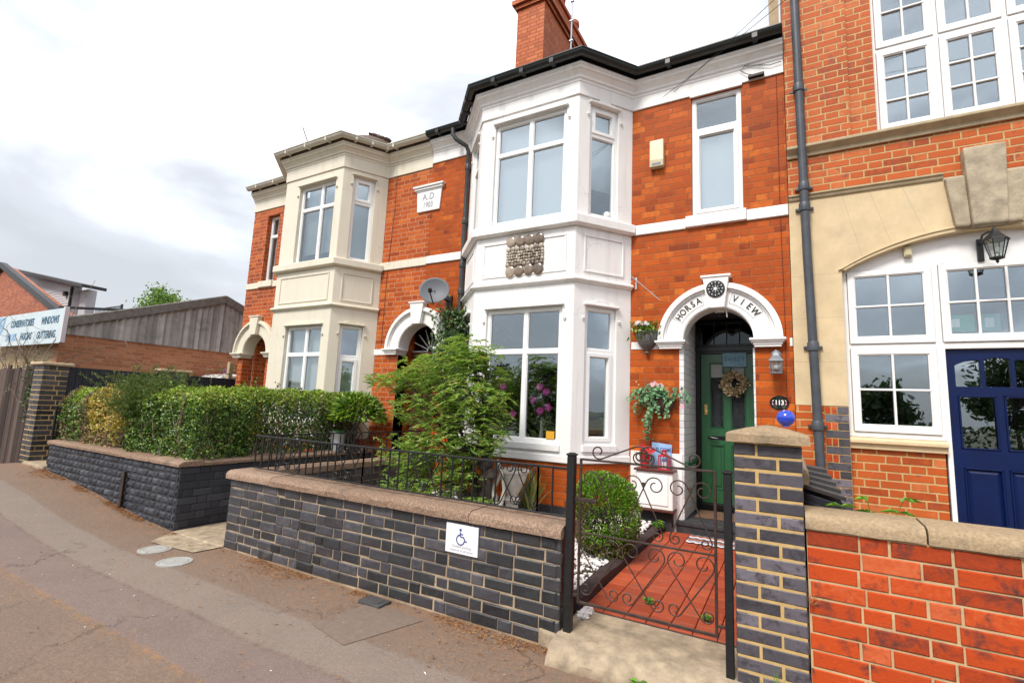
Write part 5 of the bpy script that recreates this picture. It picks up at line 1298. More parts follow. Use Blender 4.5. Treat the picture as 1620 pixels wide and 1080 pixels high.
for i in range(3):     # upper panel: crossing bars whose heads curl out under the top rail
    c = G0 + pitch * (i + .5)
    for s_ in (-1, 1):
        iron(mb, tG, 0, scroll((c - s_ * pitch * .42, ZM + .075), (c + s_ * .018, Z1 - .105), .035, 1.2, s_, .058, 1.25, -s_), .0044)
    mb.box(c - .009, c + .009, -.006, .006, Z1 - .135, Z1 - .108, tG)
build('scrollwork', mb, 'rusty_iron', gt)
mb = MB()
for i in range(3):     # lower panel: hearts hanging from the mid rail, crossing and curling at the bottom
    c = G0 + pitch * (i + .5)
    for s_ in (-1, 1):
        pts = scroll((c - s_ * pitch * .43, ZM - .11), (c + s_ * pitch * .20, Z0 + .075), .062, 1.15, -s_, .042, 1.25, s_)
        iron(mb, tG, 0, pts, .0044)
build('scrollwork', mb, 'rusty_iron', gt)
mb = MB()
pk_ = (G0 + G1) / 2
for s_ in (-1, 1):     # crest: raking bars with a curl at each end
    iron(mb, tG, 0, scroll((pk_ + s_ * .055, Z1 + .115), (pk_ + s_ * .285, Z1 + .018), .0, 0, 1, .05, 1.05, s_), .0055)
    iron(mb, tG, 0, curl((pk_ + s_ * .055, Z1 + .115), PI / 2 + s_ * PI / 2 - s_ * .38, .060, .95, s_), .0055)
    iron(mb, tG, 0, curl((pk_ + s_ * .015, Z1 + .008), PI / 2 - s_ * PI / 2, .038, 1.1, s_), .0055) if False else iron(mb, tG, 0, curl((pk_ + s_ * .03, Z1 + .006), PI / 2 - s_ * PI / 2, .040, 1.15, s_), .005)
build('crest', mb, 'rusty_iron', gt)
# purple brick pillar
pr = thing('gate_pillar', 'purple blue brick gate pillar with wide tan joints and stone cap', 'pillar', (-.125, 3.44, 0))
mb = MB(); tP = TY(3.262)
brick_face(mb, tP, -.300, .050, -.12, 20, .0787, .230, .120, joint=.015, pattern='pillar', seed=21, cham=.004, jit=.0015, proud=.003)
# sides
brick_face(mb, T((.050, 3.262, 0), (0, 1, 0)), 0, .35, -.12, 20, .0787, .120, .230, joint=.015, pattern='pillar', seed=22, cham=.004, jit=.0015, proud=.003)
brick_face(mb, T((-.300, 3.612, 0), (0, -1, 0)), 0, .35, -.12, 20, .0787, .222, .118, joint=.015, seed=23, cham=.004, jit=.0015, proud=.003)
build('brickwork', mb, 'pillar_brick', pr)
mb = MB(); mb.box(-.298, .048, -3.61, -3.2625, -.15, 1.454, T0); build('mortar_core', mb, 'mortar_tan', pr)
def cap(name, parent, x0, x1, y0, y1, z0, z1, z2, mat, apex=None):
    mb = MB(); ax, ay = apex or ((x0 + x1) / 2, (y0 + y1) / 2)
    k = 8; ring0 = []; 
    def side(z, ins):
        P = []
        cs = [(x0 + ins, y0 + ins), (x1 - ins, y0 + ins), (x1 - ins, y1 - ins), (x0 + ins, y1 - ins)]
        for i in range(4):
            a, b = Vector(cs[i]), Vector(cs[(i + 1) % 4])
            for j in range(k): q = a.lerp(b, j / k); nz = .004 * mnoise.noise(Vector((q.x * 14, q.y * 14, z * 20))); P.append((q.x + nz, q.y + nz, z + nz))
        return P
    R_ = [side(z0, .0), side(z1 - .01, .0), side(z1, .012), side(z1 + (z2 - z1) * .55, (x1 - x0) * .24)]
    m = 4 * k; vs = [v for r in R_ for v in r] + [(ax, ay, z2)]
    fs = [(i * m + j, i * m + (j + 1) % m, (i + 1) * m + (j + 1) % m, (i + 1) * m + j) for i in range(3) for j in range(m)] + [(3 * m + j, 3 * m + (j + 1) % m, 4 * m) for j in range(m)] + [tuple(range(m - 1, -1, -1))]
    mb.add(vs, fs); return build(name, mb, mat, parent, smooth=True)
cap('cap', pr, -.338, .092, 3.215, 3.66, 1.458, 1.515, 1.562, 'coping_pale')
mb = MB(); mb.blob((-.024, 3.445, 1.560 + .049), .051, .051, .049, 20, 14); mb.lathe([(.02, 1.555), (.018, 1.57)], (-.024, 3.445, 0), 12)
tag(build('glazed_ball', mb, 'blue_ball', smooth=True), 'shiny blue ball resting on the cap of the purple brick pillar', 'ball')
# boundary wall running back from the pillar
bwl = thing('boundary_wall', 'low brick boundary wall with tan coping running back behind the purple pillar', 'wall', (0.0, 5.0, 0))
mb = MB(); mb.box(-.10, .055, -6.40, -3.62, .0, 1.20, T0); build('brickwork', mb, 'brick_white_house', bwl)
mb = MB(); coping(mb, T((.055, 3.62, 0), (0, 1, 0)), 0, 2.7, 1.205, 1.30, -.2, .038, 3, 5); build('coping', mb, 'coping_pale', bwl, smooth=True)

# red wall in front of the hall
rw = thing('garden_wall', 'red multi coloured brick wall with tan coping in front of the navy door', 'wall', (1.4, 3.4, 0))
mb = MB(); brick_face(mb, TY(3.272), .062, 3.2, -.05, 12, .0880, .250, .128, joint=.011, seed=31, cham=.004, jit=.002, proud=.004, pattern='garden')
build('brickwork', mb, 'red_brick', rw)
mb = MB(); mb.box(.060, 3.2, -3.50, -3.274, -.2, 1.008, T0); build('mortar_core', mb, 'mortar_pale', rw)
mb = MB(); coping(mb, TY(3.272), .056, 3.2, 1.012, 1.092, -.27, .022, 6, 9, gap=.009); build('coping', mb, 'coping_pale', rw, smooth=True)
mb = MB(); mb.box(.06, 3.7, -6.4, -3.5, -.1, .2, T0); structure(build('forecourt', mb, 'concrete'))
# ribbed storage bin
sb = thing('storage_bin', 'black plastic storage bin with sloping ribbed lid behind the red wall', 'bin', (.22, 4.75, .2))
TL_, TR_, BR_, BL_ = Vector((.04, 5.05, 1.235)), Vector((.232, 5.0, 1.222)), Vector((.335, 4.36, 1.045)), Vector((.07, 4.50, 1.095))
dn = Vector((0, 0, -.03))
mb = MB(); mb.hexa([(.05, 5.05, .2), (.225, 5.0, .2), (.325, 4.385, .2), (.075, 4.52, .2), TL_ + dn * 2, TR_ + dn * 2, BR_ + dn * 1.6 + Vector((-.008, .02, 0)), BL_ + dn * 1.6 + Vector((.008, .02, 0))])
mb.hexa([BL_ + dn * 4.2 + Vector((0, 0, 0)), BR_ + dn * 4.2, BR_ + dn * 4.2 + Vector((0, .03, 0)), BL_ + dn * 4.2 + Vector((0, .03, 0)), BL_ + dn * 3.4, BR_ + dn * 3.4, BR_ + dn * 3.4 + Vector((0, .03, 0)), BL_ + dn * 3.4 + Vector((0, .03, 0))])
build('body', mb, 'fence_black', sb, bevel=.004)
mb = MB()
for k in range(5):
    f0, f1 = k / 5, (k + .90) / 5
    a, b = BL_.lerp(TL_, f0), BR_.lerp(TR_, f0); c_, d = BR_.lerp(TR_, f1), BL_.lerp(TL_, f1); u_ = Vector((0, -.004, .020))
    mb.hexa([a + dn * .4, b + dn * .4, c_ + dn * .7, d + dn * .7, a + u_, b + u_, c_ + dn * .1, d + dn * .1])
build('lid', mb, 'bin_black', sb, bevel=.003)

# ------------------------------------------------------------------ rock-faced blue brick wall on the left
lw = thing('garden_wall', 'dark rough faced brick wall below the long clipped hedge', 'wall', (-8.2, 3.4, 0))
mb = MB(); tL = TY(3.268)
brick_face(mb, tL, -10.05, -6.28, -.06, 9, .0885, .150, .115, joint=.011, pattern='flemish', seed=41, cham=.013, jit=.005, rock=.010, proud=.006, zfun=zpav)
brick_face(mb, T((-6.28, 3.268, 0), (0, 1, 0)), 0, 3.13, -.06, 9, .0885, .232, .118, joint=.008, seed=42, cham=.005, proud=.003)
build('brickwork', mb, 'rock_brick', lw)
mb = MB(); mb.box(-10.045, -6.285, -3.49, -3.271, -.15, .736, T0); mb.box(-6.50, -6.285, -6.40, -3.49, -.15, .736, T0); build('mortar_core', mb, 'mortar_black', lw)
mb = MB(); coping(mb, tL, -10.07, -6.245, .742, .80, -.25, .035, 5, 13); coping(mb, T((-6.28, 3.50, 0), (0, 1, 0)), 0, 2.85, .742, .80, -.24, .03, 3, 15); build('coping', mb, 'coping', lw, smooth=True)
mb = MB(); mb.box(-7.515, -7.465, .0, .012, zpav(-7.5) - .1, .575, TY(3.222)); mb.box(-7.515, -7.503, -.04, .0, zpav(-7.5) - .1, .575, TY(3.222)); tag(build('iron_stake', mb, 'rusty_iron', bevel=.003), 'rusty angle iron stake standing against the rough faced dark wall', 'stake')

# left entrance: black brick pier, step, open iron leaf, old timber gate
pp = thing('gate_pier', 'tall black brick pier with pale joints at the left entrance', 'pillar', (-11.1, 3.45, .2))
mb = MB(); kk = dict(joint=.014, cham=.004, jit=.002, proud=.003)
brick_face(mb, TY(3.30), -11.30, -10.90, .14, 22, .0835, .225, .118, seed=51, **kk); brick_face(mb, T((-10.90, 3.30, 0), (0, 1, 0)), 0, .34, .14, 22, .0835, .225, .118, seed=52, **kk)
build('brickwork', mb, 'blue_brick', pp); mb = MB(); mb.box(-11.298, -10.902, -3.638, -3.302, .05, 1.975, T0); build('mortar_core', mb, 'mortar_tan', pp)
mb = MB(); mb.box(-11.36, -10.85, -3.69, -3.25, 1.978, 2.03, T0); build('cap', mb, 'stone_sill', pp, bevel=.012)
mb = MB(); mb.box(-10.90, -10.05, -3.75, -3.22, .15, .40, T0); structure(build('entrance_step', mb, 'concrete', bevel=.02, seg=2))
gl_ = thing('iron_gate', 'small ornate black iron gate leaf folded open by the black brick pier', 'gate', (-10.25, 3.5, .42))
tl_ = T((-10.12, 3.30, 0), (-.35, 1, 0)); mb = MB()
for u in (0, .62): mb.box(u - .012, u + .012, -.012, .012, .42, 1.32, tl_)
for z in (.45, .85, 1.28): mb.box(0, .62, -.008, .008, z - .008, z + .008, tl_)
build('frame', mb, 'iron', gl_)
mb = MB()
for i in range(8): u = .05 + i * .075; mb.box(u - .007, u + .007, -.007, .007, .45, 1.28, tl_)
for i in range(4):
    c = .09 + i * .15
    for s_ in (-1, 1): iron(mb, tl_, 0, scroll((c - s_ * .05, .5), (c + s_ * .04, .8), .035, 1.2, s_, .035, 1.2, -s_), .008, 4); iron(mb, tl_, 0, scroll((c - s_ * .05, .9), (c + s_ * .04, 1.22), .035, 1.2, s_, .035, 1.2, -s_), .008, 4)
build('scrollwork', mb, 'iron', gl_)
og = thing('timber_gate', 'old weathered plank gate at the far left beside the black pier', 'gate', (-12.2, 3.46, .1))
mb = MB(); rg = random.Random(2); x = -13.6
while x < -11.46:
    wd_ = rg.uniform(.13, .19); mb.box(x + .005, min(x + wd_, -11.45) - .005, 0, .026 + rg.uniform(0, .006), .02 + rg.uniform(0, .05), 1.95 + rg.uniform(-.05, .05), TY(3.46)); x += wd_
build('plank', mb, 'board_old', og, bevel=.004)
mb = MB(); mb.hexa([(-11.46, 3.40, .1), (-11.35, 3.40, .1), (-11.35, 3.44, .1), (-11.46, 3.44, .1), (-11.40, 3.40, 2.02), (-11.33, 3.40, 2.02), (-11.33, 3.44, 2.02), (-11.40, 3.44, 2.02)]); build('frame_post', mb, 'stone_grey', og, bevel=.006)

# charcoal feather-edge fence running back from the pier
fe = thing('board_fence', 'charcoal stained feather edge fence behind the hedge', 'fence', (-10.98, 5.3, .2))
tF_ = T((-10.98, 3.66, 0), (0, 1, 0)); mb = MB(); u = 0
while u < 3.7:
    mb.hexa([tF_(u, .0, .3), tF_(u + .125, .0, .3), tF_(u + .125, .010, .3), tF_(u, .026, .3), tF_(u, .0, 1.975), tF_(u + .125, .0, 1.975), tF_(u + .125, .010, 1.975), tF_(u, .026, 1.975)]); u += .105
build('board', mb, 'fence_black', fe)
mb = MB(); mb.box(1.42, 1.92, -.08, .10, .2, 2.02, tF_); build('pier', mb, 'blue_brick', fe); mb = MB(); mb.box(1.36, 1.98, -.12, .14, 2.02, 2.07, tF_); build('pier_cap', mb, 'stone_sill', fe, bevel=.012)

# ------------------------------------------------------------------ beyond the yard
sh = thing('workshop', 'long brick workshop with grey corrugated gable beside the cream house', 'building', (-19, 8, .1))
Ys0, Ysp, Ys1 = 4.42, 7.87, 11.35; XS = -14.0
mb = MB(); tX = T((XS, 0, 0), (0, 1, 0))
mb.slab(rect(Ys0, Ys1, .0, 2.84), [], -.25, 0, tX); build('brick_wall', mb, 'brick_shed', sh)
mb = MB(); mb.slab(rect(-24, XS - .252, .0, 2.72), [], -.25, 0, TY(Ys0)); build('front_wall', mb, 'brick_yellow', sh); mb = MB(); mb.slab(rect(-24, XS - .252, .0, 2.8), [], -.25, 0, TY(Ys1)); build('rear_wall', mb, 'brick_yellow', sh)
mb = MB(); k = int((Ys1 - Ys0 - .1) / .0365); vs = []
def ztop(y): return 3.02 + (y - Ys0) * (4.22 - 3.02) / (Ysp - Ys0) if y < Ysp else 4.22 - (y - Ysp) * (4.22 - 3.02) / (Ys1 - Ysp)
for sheet_i in range(0, k, 28):
    vs = []; m = min(28, k - sheet_i) + 2
    for i in range(m):
        y = Ys0 + .05 + (sheet_i + i) * .0365; n_ = .035 + .024 * math.sin(i * PI / 2 + .3) + (.008 if (sheet_i // 28) % 2 else 0)
        vs += [tX(y, n_, 2.80), tX(y, n_, ztop(y))]
    mb.add(vs, [(i * 2, i * 2 + 2, i * 2 + 3, i * 2 + 1) for i in range(m - 1)])
build('corrugated_gable', mb, 'corrugated', sh, smooth=True)
mb = MB()
for (ya, yb, za, zb) in ((Ys0 - .2, Ysp, 2.97, 4.30), (Ysp, Ys1 + .2, 4.30, 2.97)):
    mb.hexa([(XS + .12, ya, za - .12), (XS + .12, yb, zb - .12), (XS - .02, yb, zb - .12), (XS - .02, ya, za - .12), (XS + .12, ya, za + .12), (XS + .12, yb, zb + .12), (XS - .02, yb, zb + .12), (XS - .02, ya, za + .12)])
build('verge', mb, 'lichen_roof', sh, bevel=.02)
mb = MB(); kx = 160; vs = []
for i in range(kx + 1):
    x = XS - i * .06; c_ = .022 * math.sin(i * PI / 2 + .4)
    vs += [(x, Ys0 - .2, 3.05 + c_), (x, Ysp, 4.38 + c_), (x, Ys1 + .2, 3.05 + c_)]
mb.add(vs, [(i * 3 + j, i * 3 + j + 1, (i + 1) * 3 + j + 1, (i + 1) * 3 + j) for i in range(kx) for j in range(2)]); build('roof', mb, 'lichen_roof', sh)
# trade signboard fixed over the workshop front
tb_ = TY(4.14); sg2 = thing('signboard', 'faded pale blue trade signboard over the workshop front at the far left', 'sign', (-16.2, 4.33, 2.55))
mb = MB(); mb.box(-17.6, -13.12, -.05, 0, 2.53, 3.265, tb_); build('board', mb, 'sign_pale', sg2); mb = MB(); mb.box(-13.118, -13.04, -.06, .012, 2.54, 3.29, tb_); build('end_post', mb, 'cladding', sg2)
mb = MB(); K = dict(extrude=.004, bold=.006)
for W_, u_, z_ in (('WINDOWS', -13.78, 3.03), ('GUTTERING', -13.88, 2.72), ('CONSERVATORIES', -15.35, 3.03), ('FASCIAS', -15.0, 2.72)):
    mb = MB(); add_text(mb, W_, .225, tb_, u_, .0, z_, shear=.12, sx=.80 if len(W_) < 12 else .74, **K); build('lettering', mb, 'ink_navy', sg2)
mb = MB()
if False: add_text(mb, 'WINDOWS', .235, tb_, -14.56, .0, 3.11, shear=.1, sx=.86, **K); add_text(mb, 'GUTTERING', .235, tb_, -14.66, .0, 2.79, shear=.1, sx=.83, **K); add_text(mb, 'CONSERVATORIES', .235, tb_, -16.22, 0, 3.11, shear=.1, sx=.86, **K); add_text(mb, 'FASCIAS', .235, tb_, -15.76, 0, 2.79, shear=.1, sx=.86, **K)
mb = MB(); add_text(mb, 'DOORS', .225, tb_, -15.9, 0, 2.72, shear=.1, sx=.86, **K); mb.slab([(a + 1.1, b - .07) for a, b in ((-18.2, 3.3), (-17.55, 3.3), (-17.6, 3.0), (-17.88, 2.80), (-18.15, 3.0))], [[(a + 1.1, b - .07) for a, b in ((-18.08, 3.24), (-17.66, 3.24), (-17.72, 3.05), (-17.88, 2.92), (-18.04, 3.05))]], .0, .004, tb_)
mb.slab([(a + 1.1, b - .07) for a, b in ((-18.0, 3.2), (-17.74, 3.2), (-17.78, 3.08), (-17.88, 2.99), (-17.98, 3.08))], [], 0, .004, tb_)
build('faded_lettering', mb, 'ink_pale', sg2)
# far gabled building and clad extension
fg = thing('gabled_building', 'orange brick building with dark verge at the far left behind the signboard', 'building', (-31, 9, 0))
mb = MB(); mb.slab([(-42, 0), (-24.2, 0), (-24.2, 4.2), (-32.9, 7.33), (-42, 4.1)], [], -.3, 0, TY(8)); build('gable_wall', mb, 'brick_gable', fg)
mb = MB(); mb.slab([(-23.1, 3.86), (-33.3, 7.56), (-42, 4.5), (-42, 4.2), (-33.3, 7.30), (-23.1, 3.62)], [], -.05, .18, TY(8)); build('roof', mb, 'fascia_dark', fg)
cl = thing('clad_building', 'white boarded building with overhanging dark flat roof beyond the orange gable', 'building', (-27, 10, 0))
tC = TY(9.33); mb = MB(); mb.slab([(-40, 0), (-28.9, 0), (-28.9, 6.38), (-40, 8.38)], [], -.3, 0, tC)
z = 3.4
while z < 6.3: mb.hexa([tC(-40, 0, z), tC(-28.92, 0, z), tC(-28.92, .022, z), tC(-40, .022, z), tC(-40, 0, z + .118), tC(-28.92, 0, z + .118), tC(-28.92, .006, z + .118), tC(-40, .006, z + .118)]); z += .128
mb.box(-28.898, -28.1, -.6, -.25, 0, 6.18, tC)
build('wall', mb, 'cladding', cl)
mb = MB(); mb.hexa([tC(-42, -.4, 8.75), tC(-26.6, -.4, 5.98), tC(-26.6, .5, 5.98), tC(-42, .5, 8.75), tC(-42, -.4, 8.92), tC(-26.6, -.4, 6.12), tC(-26.6, .5, 6.12), tC(-42, .5, 8.92)]); build('roof', mb, 'fascia_dark', cl)
mb = MB(); mb.box(-29.0, -28.89, .025, .10, 0, 6.3, tC); build('downpipe', mb, 'fascia_dark', cl)
mb = MB(); mb.lathe([(.13, 0), (.12, .12), (0, .12)], tC(-29.5, .03, 6.0), 14, axis='Y'); build('wall_lamp', mb, 'ink_black', cl)
mb = MB()
for z in (4.80, 5.28): mb.box(-28, -25.4, -.63, -.60, z, z + .035, tC)
for i in range(20): mb.box(-28 + i * .13, -27.985 + i * .13, -.63, -.61, 4.80, 5.28, tC)
mb.box(-25.45, -25.38, -.63, -.56, 3.5, 5.36, tC); mb.box(-26.8, -26.73, -.63, -.56, 3.5, 5.0, tC)
tag(build('roof_railing', mb, 'fascia_dark'), 'thin dark balcony railing against the sky beside the white boarded building', 'railing')
mb = MB(); mb.tube([(-13.9, 4.3, 3.36), (-14.5, 6.2, 3.68)], .035, 6); tag(build('conduit', mb, 'fascia_dark', base=(-14.3, 5, 3.3)), 'dark pole lying along the workshop roof edge above the signboard', 'pole')
# ------------------------------------------------------------------ things fixed to the houses
# satellite dish
sd_ = thing('satellite_dish', 'grey satellite dish on the brick wall above the middle arch', 'satellite dish', (-4.95, 6.3, 3.2))
c = Vector((-4.93, 6.06, 3.42)); nd = Vector((.42, -.84, .22)).normalized(); ux = Vector((0, 0, 1)).cross(nd).normalized(); uy = nd.cross(ux)
mb = MB(); vs = []; rings, seg = 8, 32
for i in range(rings + 1):
    for k in range(seg):
        r = i / rings; a = 2 * PI * k / seg; vs.append(c + ux * (.245 * r * math.cos(a)) + uy * (.225 * r * math.sin(a)) + nd * (.055 * r * r - .055))
fs = [(i * seg + k, i * seg + (k + 1) % seg, (i + 1) * seg + (k + 1) % seg, (i + 1) * seg + k) for i in range(rings) for k in range(seg)]
mb.add(vs, fs); d_ = build('reflector', mb, 'dish_grey', sd_, smooth=True); so_ = d_.modifiers.new('t', 'SOLIDIFY'); so_.thickness = .008
mb = MB(); p0 = c - uy * .22 - nd * .02; p1 = c - uy * .17 + nd * .28; mb.tube([c - nd * .06, p0 - nd * .05, p0, p1], .010, 6); build('arm', mb, 'iron', sd_)
mb = MB(); mb.tube([p1 - nd * .03, p1 + uy * .05 + nd * .01], .030, 10); mb.tube([p1 - nd * .02 + uy * .03, p1 - nd * .1 + uy * .06], .022, 10); build('receiver', mb, 'ink_black', sd_)
mb = MB(); mb.tube([c - nd * .05, c - nd * .16, (-4.90, 6.44, 3.30)], .018, 8); mb.box(-4.96, -4.84, -.0, .03, 3.2, 3.4, TF); build('bracket', mb, 'iron', sd_)
# alarm box
ab = thing('alarm_box', 'cream burglar alarm box on the brick wall left of the tall upper window', 'alarm box', (-1.485, 6.42, 4.92))
mb = MB(); mb.slab([(-1.582, 4.935), (-1.393, 4.915), (-1.393, 5.30), (-1.582, 5.32)] and [(-1.582, 4.93), (-1.395, 4.93), (-1.395, 5.315), (-1.582, 5.315)], [], 0, .085, TF); build('cover', mb, 'plastic_cream', ab, bevel=.016, seg=3)
mb = MB(); mb.slab([(-1.58, 4.927), (-1.397, 4.927), (-1.397, 5.02), (-1.58, 5.035)], [], .0, .089, TF); build('base_panel', mb, 'plastic_beige', ab, bevel=.006); mb = MB(); mb.box(-1.545, -1.43, .088, .092, 4.945, 4.978, TF); build('strobe', mb, 'lantern_grey', ab)
# cable junction and loose wires under the eaves
mb = MB(); mb.box(-.345, -.16, 0, .05, 5.872, 5.915, TY(YF - .03)); tag(build('cable_joint', mb, 'ink_black', bevel=.008), 'small black cable joint box on the white frieze under the gutter', 'cable box')
mb = MB()
def wire(p, q, sag, r=.0035, n=24):
    P, Q = Vector(p), Vector(q); mb.tube([P.lerp(Q, i / n) - Vector((0, 0, sag * 4 * (i / n) * (1 - i / n))) for i in range(n + 1)], r, 5)
mb.tube([(-.24, 6.40, 5.9), (-.36, 6.40, 5.95), (-.43, 6.40, 6.02), (-.38, 6.405, 6.08 - .0), (-.25, 6.40, 6.04), (-.1, 6.40, 5.99), (.03, 6.40, 6.0)], .0045, 6)
tag(build('cable_loop', mb, 'ink_black', smooth=True), 'loose black cable loop on the white frieze at the right corner', 'cable')
mb = MB(); wire((-1.40, 6.38, 5.93), (1.7, 5.0, 6.75), .06); wire((-1.26, 6.38, 5.96), (2.4, 4.2, 6.95), .05); tag(build('overhead_wire', mb, 'ink_black', base=(0, 6, 6)), 'thin black overhead wires from the white frieze towards the street', 'wire')
mb = MB(); mb.tube([(-.03, 6.441, 5.86), (-.035, 6.44, 4.2), (-.02, 6.441, 2.6), (-.03, 6.441, 1.6)], .003, 5); tag(build('wall_cable', mb, 'brown_door'), 'thin brown cable running down the brickwork beside the grey downpipe', 'cable')
mb = MB(); mb.tube([(-6.3, 6.43, 5.9), (-6.29, 6.44, 5.2), (-6.36, 6.44, 3.9), (-6.37, 6.44, 2.6)], .004, 5); tag(build('wall_cable', mb, 'brown_door'), 'thin brown cable on the brickwork left of the date stone', 'cable')
# basket bracket
mb = MB(); mb.tube([(-1.77, 6.43, 3.36), (-1.77, 6.18, 3.38)], .007, 6); mb.tube([(-1.76, 6.2, 3.37), (-1.42, 6.28, 3.05)], .0055, 6); mb.box(-1.78, -1.76, 0, .010, 3.26, 3.42, TF)
tag(build('wall_bracket', mb, 'zinc'), 'empty pale metal bracket arm on the brick wall above the arch', 'bracket')
# roundel on the keystone
rd = thing('roundel', 'round black plaque with white star pattern on the keystone of the name arch', 'plaque', (-.757, 6.33, 3.05)); tK = TY(YF - .117); kc = (-.757, 3.155)
mb = MB(); mb.lathe([(.104, 0), (.108, .008), (.106, .014), (.098, .017), (.094, .012), (0, .012)], tK(kc[0], 0, kc[1]), 32, axis='Y'); build('disc', mb, 'black_gloss', rd, smooth=True)
mb = MB()
def star(cxx, czz, r0, r1, k, n0=.0125, n1=.0145, ph=0): mb.slab([(cxx + (r0 if i % 2 else r1) * math.cos(ph + PI * i / k), czz + (r0 if i % 2 else r1) * math.sin(ph + PI * i / k)) for i in range(2 * k)], [], n0, n1, tK)
star(*kc, .012, .034, 8); 
for k in range(8): a = 2 * PI * k / 8; star(kc[0] + .042 * math.cos(a), kc[1] + .042 * math.sin(a), .003, .008, 4)
for k in range(12): a = 2 * PI * k / 12; star(kc[0] + .078 * math.cos(a), kc[1] + .078 * math.sin(a), .004, .0115, 4, ph=a)
for k in range(24): a = 2 * PI * k / 24; star(kc[0] + .0915 * math.cos(a), kc[1] + .0915 * math.sin(a), .002, .003, 3)
build('star_pattern', mb, 'ink_white', rd)
# wall lantern beside the door
wl = thing('wall_lantern', 'pewter wall lantern with frosted bulb on the brick beside the green door', 'lantern', (-.12, 6.30, 2.10)); lx, ly = -.122, 6.30
mb = MB(); mb.lathe([(.062, 0), (.062, .02), (.03, .03)], (lx, 6.448, 2.33), 16, axis='Y', sx=.9); mb.tube([(lx, 6.44, 2.33), (lx, 6.36, 2.37), (lx, 6.30, 2.375)], .011, 8); build('bracket', mb, 'lantern_grey', wl)
mb = MB(); mb.lathe([(.012, 2.375), (.022, 2.365), (.028, 2.345), (.045, 2.315), (.100, 2.262), (.104, 2.252), (.06, 2.252)], (lx, ly, 0), 4, a0=PI / 4, a1=PI / 4 + 2 * PI); build('roof', mb, 'lantern_grey', wl)
mb = MB()
for a in range(4): th_ = PI / 4 + a * PI / 2; mb.tube([(lx + .086 * math.cos(th_), ly + .086 * math.sin(th_), 2.255), (lx + .075 * math.cos(th_), ly + .075 * math.sin(th_), 2.115)], .007, 5)
mb.lathe([(.084, 2.108), (.084, 2.120), (.0, 2.120)], (lx, ly, 0), 4, a0=PI / 4, a1=PI / 4 + 2 * PI); build('cage', mb, 'lantern_grey', wl)
mb = MB(); mb.lathe([(.073, 2.12), (.083, 2.252)], (lx, ly, 0), 4, a0=PI / 4, a1=PI / 4 + 2 * PI, caps=False); build('pane', mb, 'glass', wl)
mb = MB(); mb.blob((lx, ly, 2.185), .034, .034, .040, 14, 10); mb.tube([(lx, ly, 2.25), (lx, ly, 2.21)], .012, 8); build('bulb', mb, 'frosted', wl, smooth=True)
# house number plaque
np_ = thing('number_plaque', 'oval black house number plaque reading 113 between lantern and blue ball', 'plaque', (-.104, 6.43, 1.705)); tN = TY(YF - .002); nc = (-.104, 1.787)
mb = MB(); mb.lathe([(.0995, 0), (.0995, .010), (.094, .014), (.090, .011), (0, .011)], tN(nc[0], 0, nc[1]), 36, axis='Y', sy=.80); build('plate', mb, 'black_gloss', np_, smooth=True)
mb = MB(); add_text(mb, '113', .074, tN, nc[0], .012, nc[1], bold=.0022, sx=.86, extrude=.0008); build('number', mb, 'ink_white', np_)
mb = MB()
for s_ in (-1, 1):
    for k in range(5): a = R(-60 + 30 * k); cxx = nc[0] + s_ * .064 * (1 + .0 * k); mb.use('red_petal' if k == 2 or k == 0 else 'white_petal'); mb.blob(tN(nc[0] + s_ * (.052 + .018 * math.cos(a)), .012, nc[1] + .03 * math.sin(a)), .006, .002, .006, 8, 5)
build('flower_motif', mb, None, np_)
mb = MB()
for k in range(9): a = R(35 + 110 * k / 8); star_ = None; mb.tube([tN(nc[0] + .074 * math.cos(a), .012, nc[1] + .060 * math.sin(a)), tN(nc[0] + .066 * math.cos(a), .012, nc[1] + .054 * math.sin(a))], .002, 4); mb.tube([tN(nc[0] + .074 * math.cos(a), .012, nc[1] - .060 * math.sin(a)), tN(nc[0] + .066 * math.cos(a), .012, nc[1] - .054 * math.sin(a))], .002, 4)
build('leaf_border', mb, 'lf_basket', np_)
# shell-disc decoration on the bay
dp = thing('shell_panel', 'square decoration of polished brown discs hung on the white bay between floors', 'wall decoration', (-3.1, 5.70, 3.38))
tD = TY(5.74 - .016); rg = random.Random(9)
def discs(z, r, k, mat, name):
    mbx = MB(); w0, w1 = -3.415, -2.83
    for i in range(k):
        u = w0 + (w1 - w0) * (i + .5) / k; rr = (w1 - w0) / k / 2 * 1.02
        mbx.lathe([(rr, 0), (rr * 1.0, .007), (rr * .9, .013), (rr * .5, .018), (0, .019)], tD(u + rg.uniform(-.004, .004), 0, z + rg.uniform(-.006, .006)), 16, axis='Y', sy=r / rr * rg.uniform(.92, 1.05))
    build(name, mbx, mat, dp, smooth=True)
discs(3.90, .082, 4, 'shell', 'disc_row'); discs(3.468, .084, 4, 'shell', 'disc_row')
for z, k, r, m in ((3.79, 8, .036, 'shell_pale'), (3.735, 13, .023, 'shell_pale'), (3.692, 15, .021, 'shell_pale'), (3.652, 15, .021, 'shell_pale'), (3.610, 13, .023, 'shell_pale'), (3.565, 9, .032, 'shell')): discs(z, r, k, m, 'disc_row')
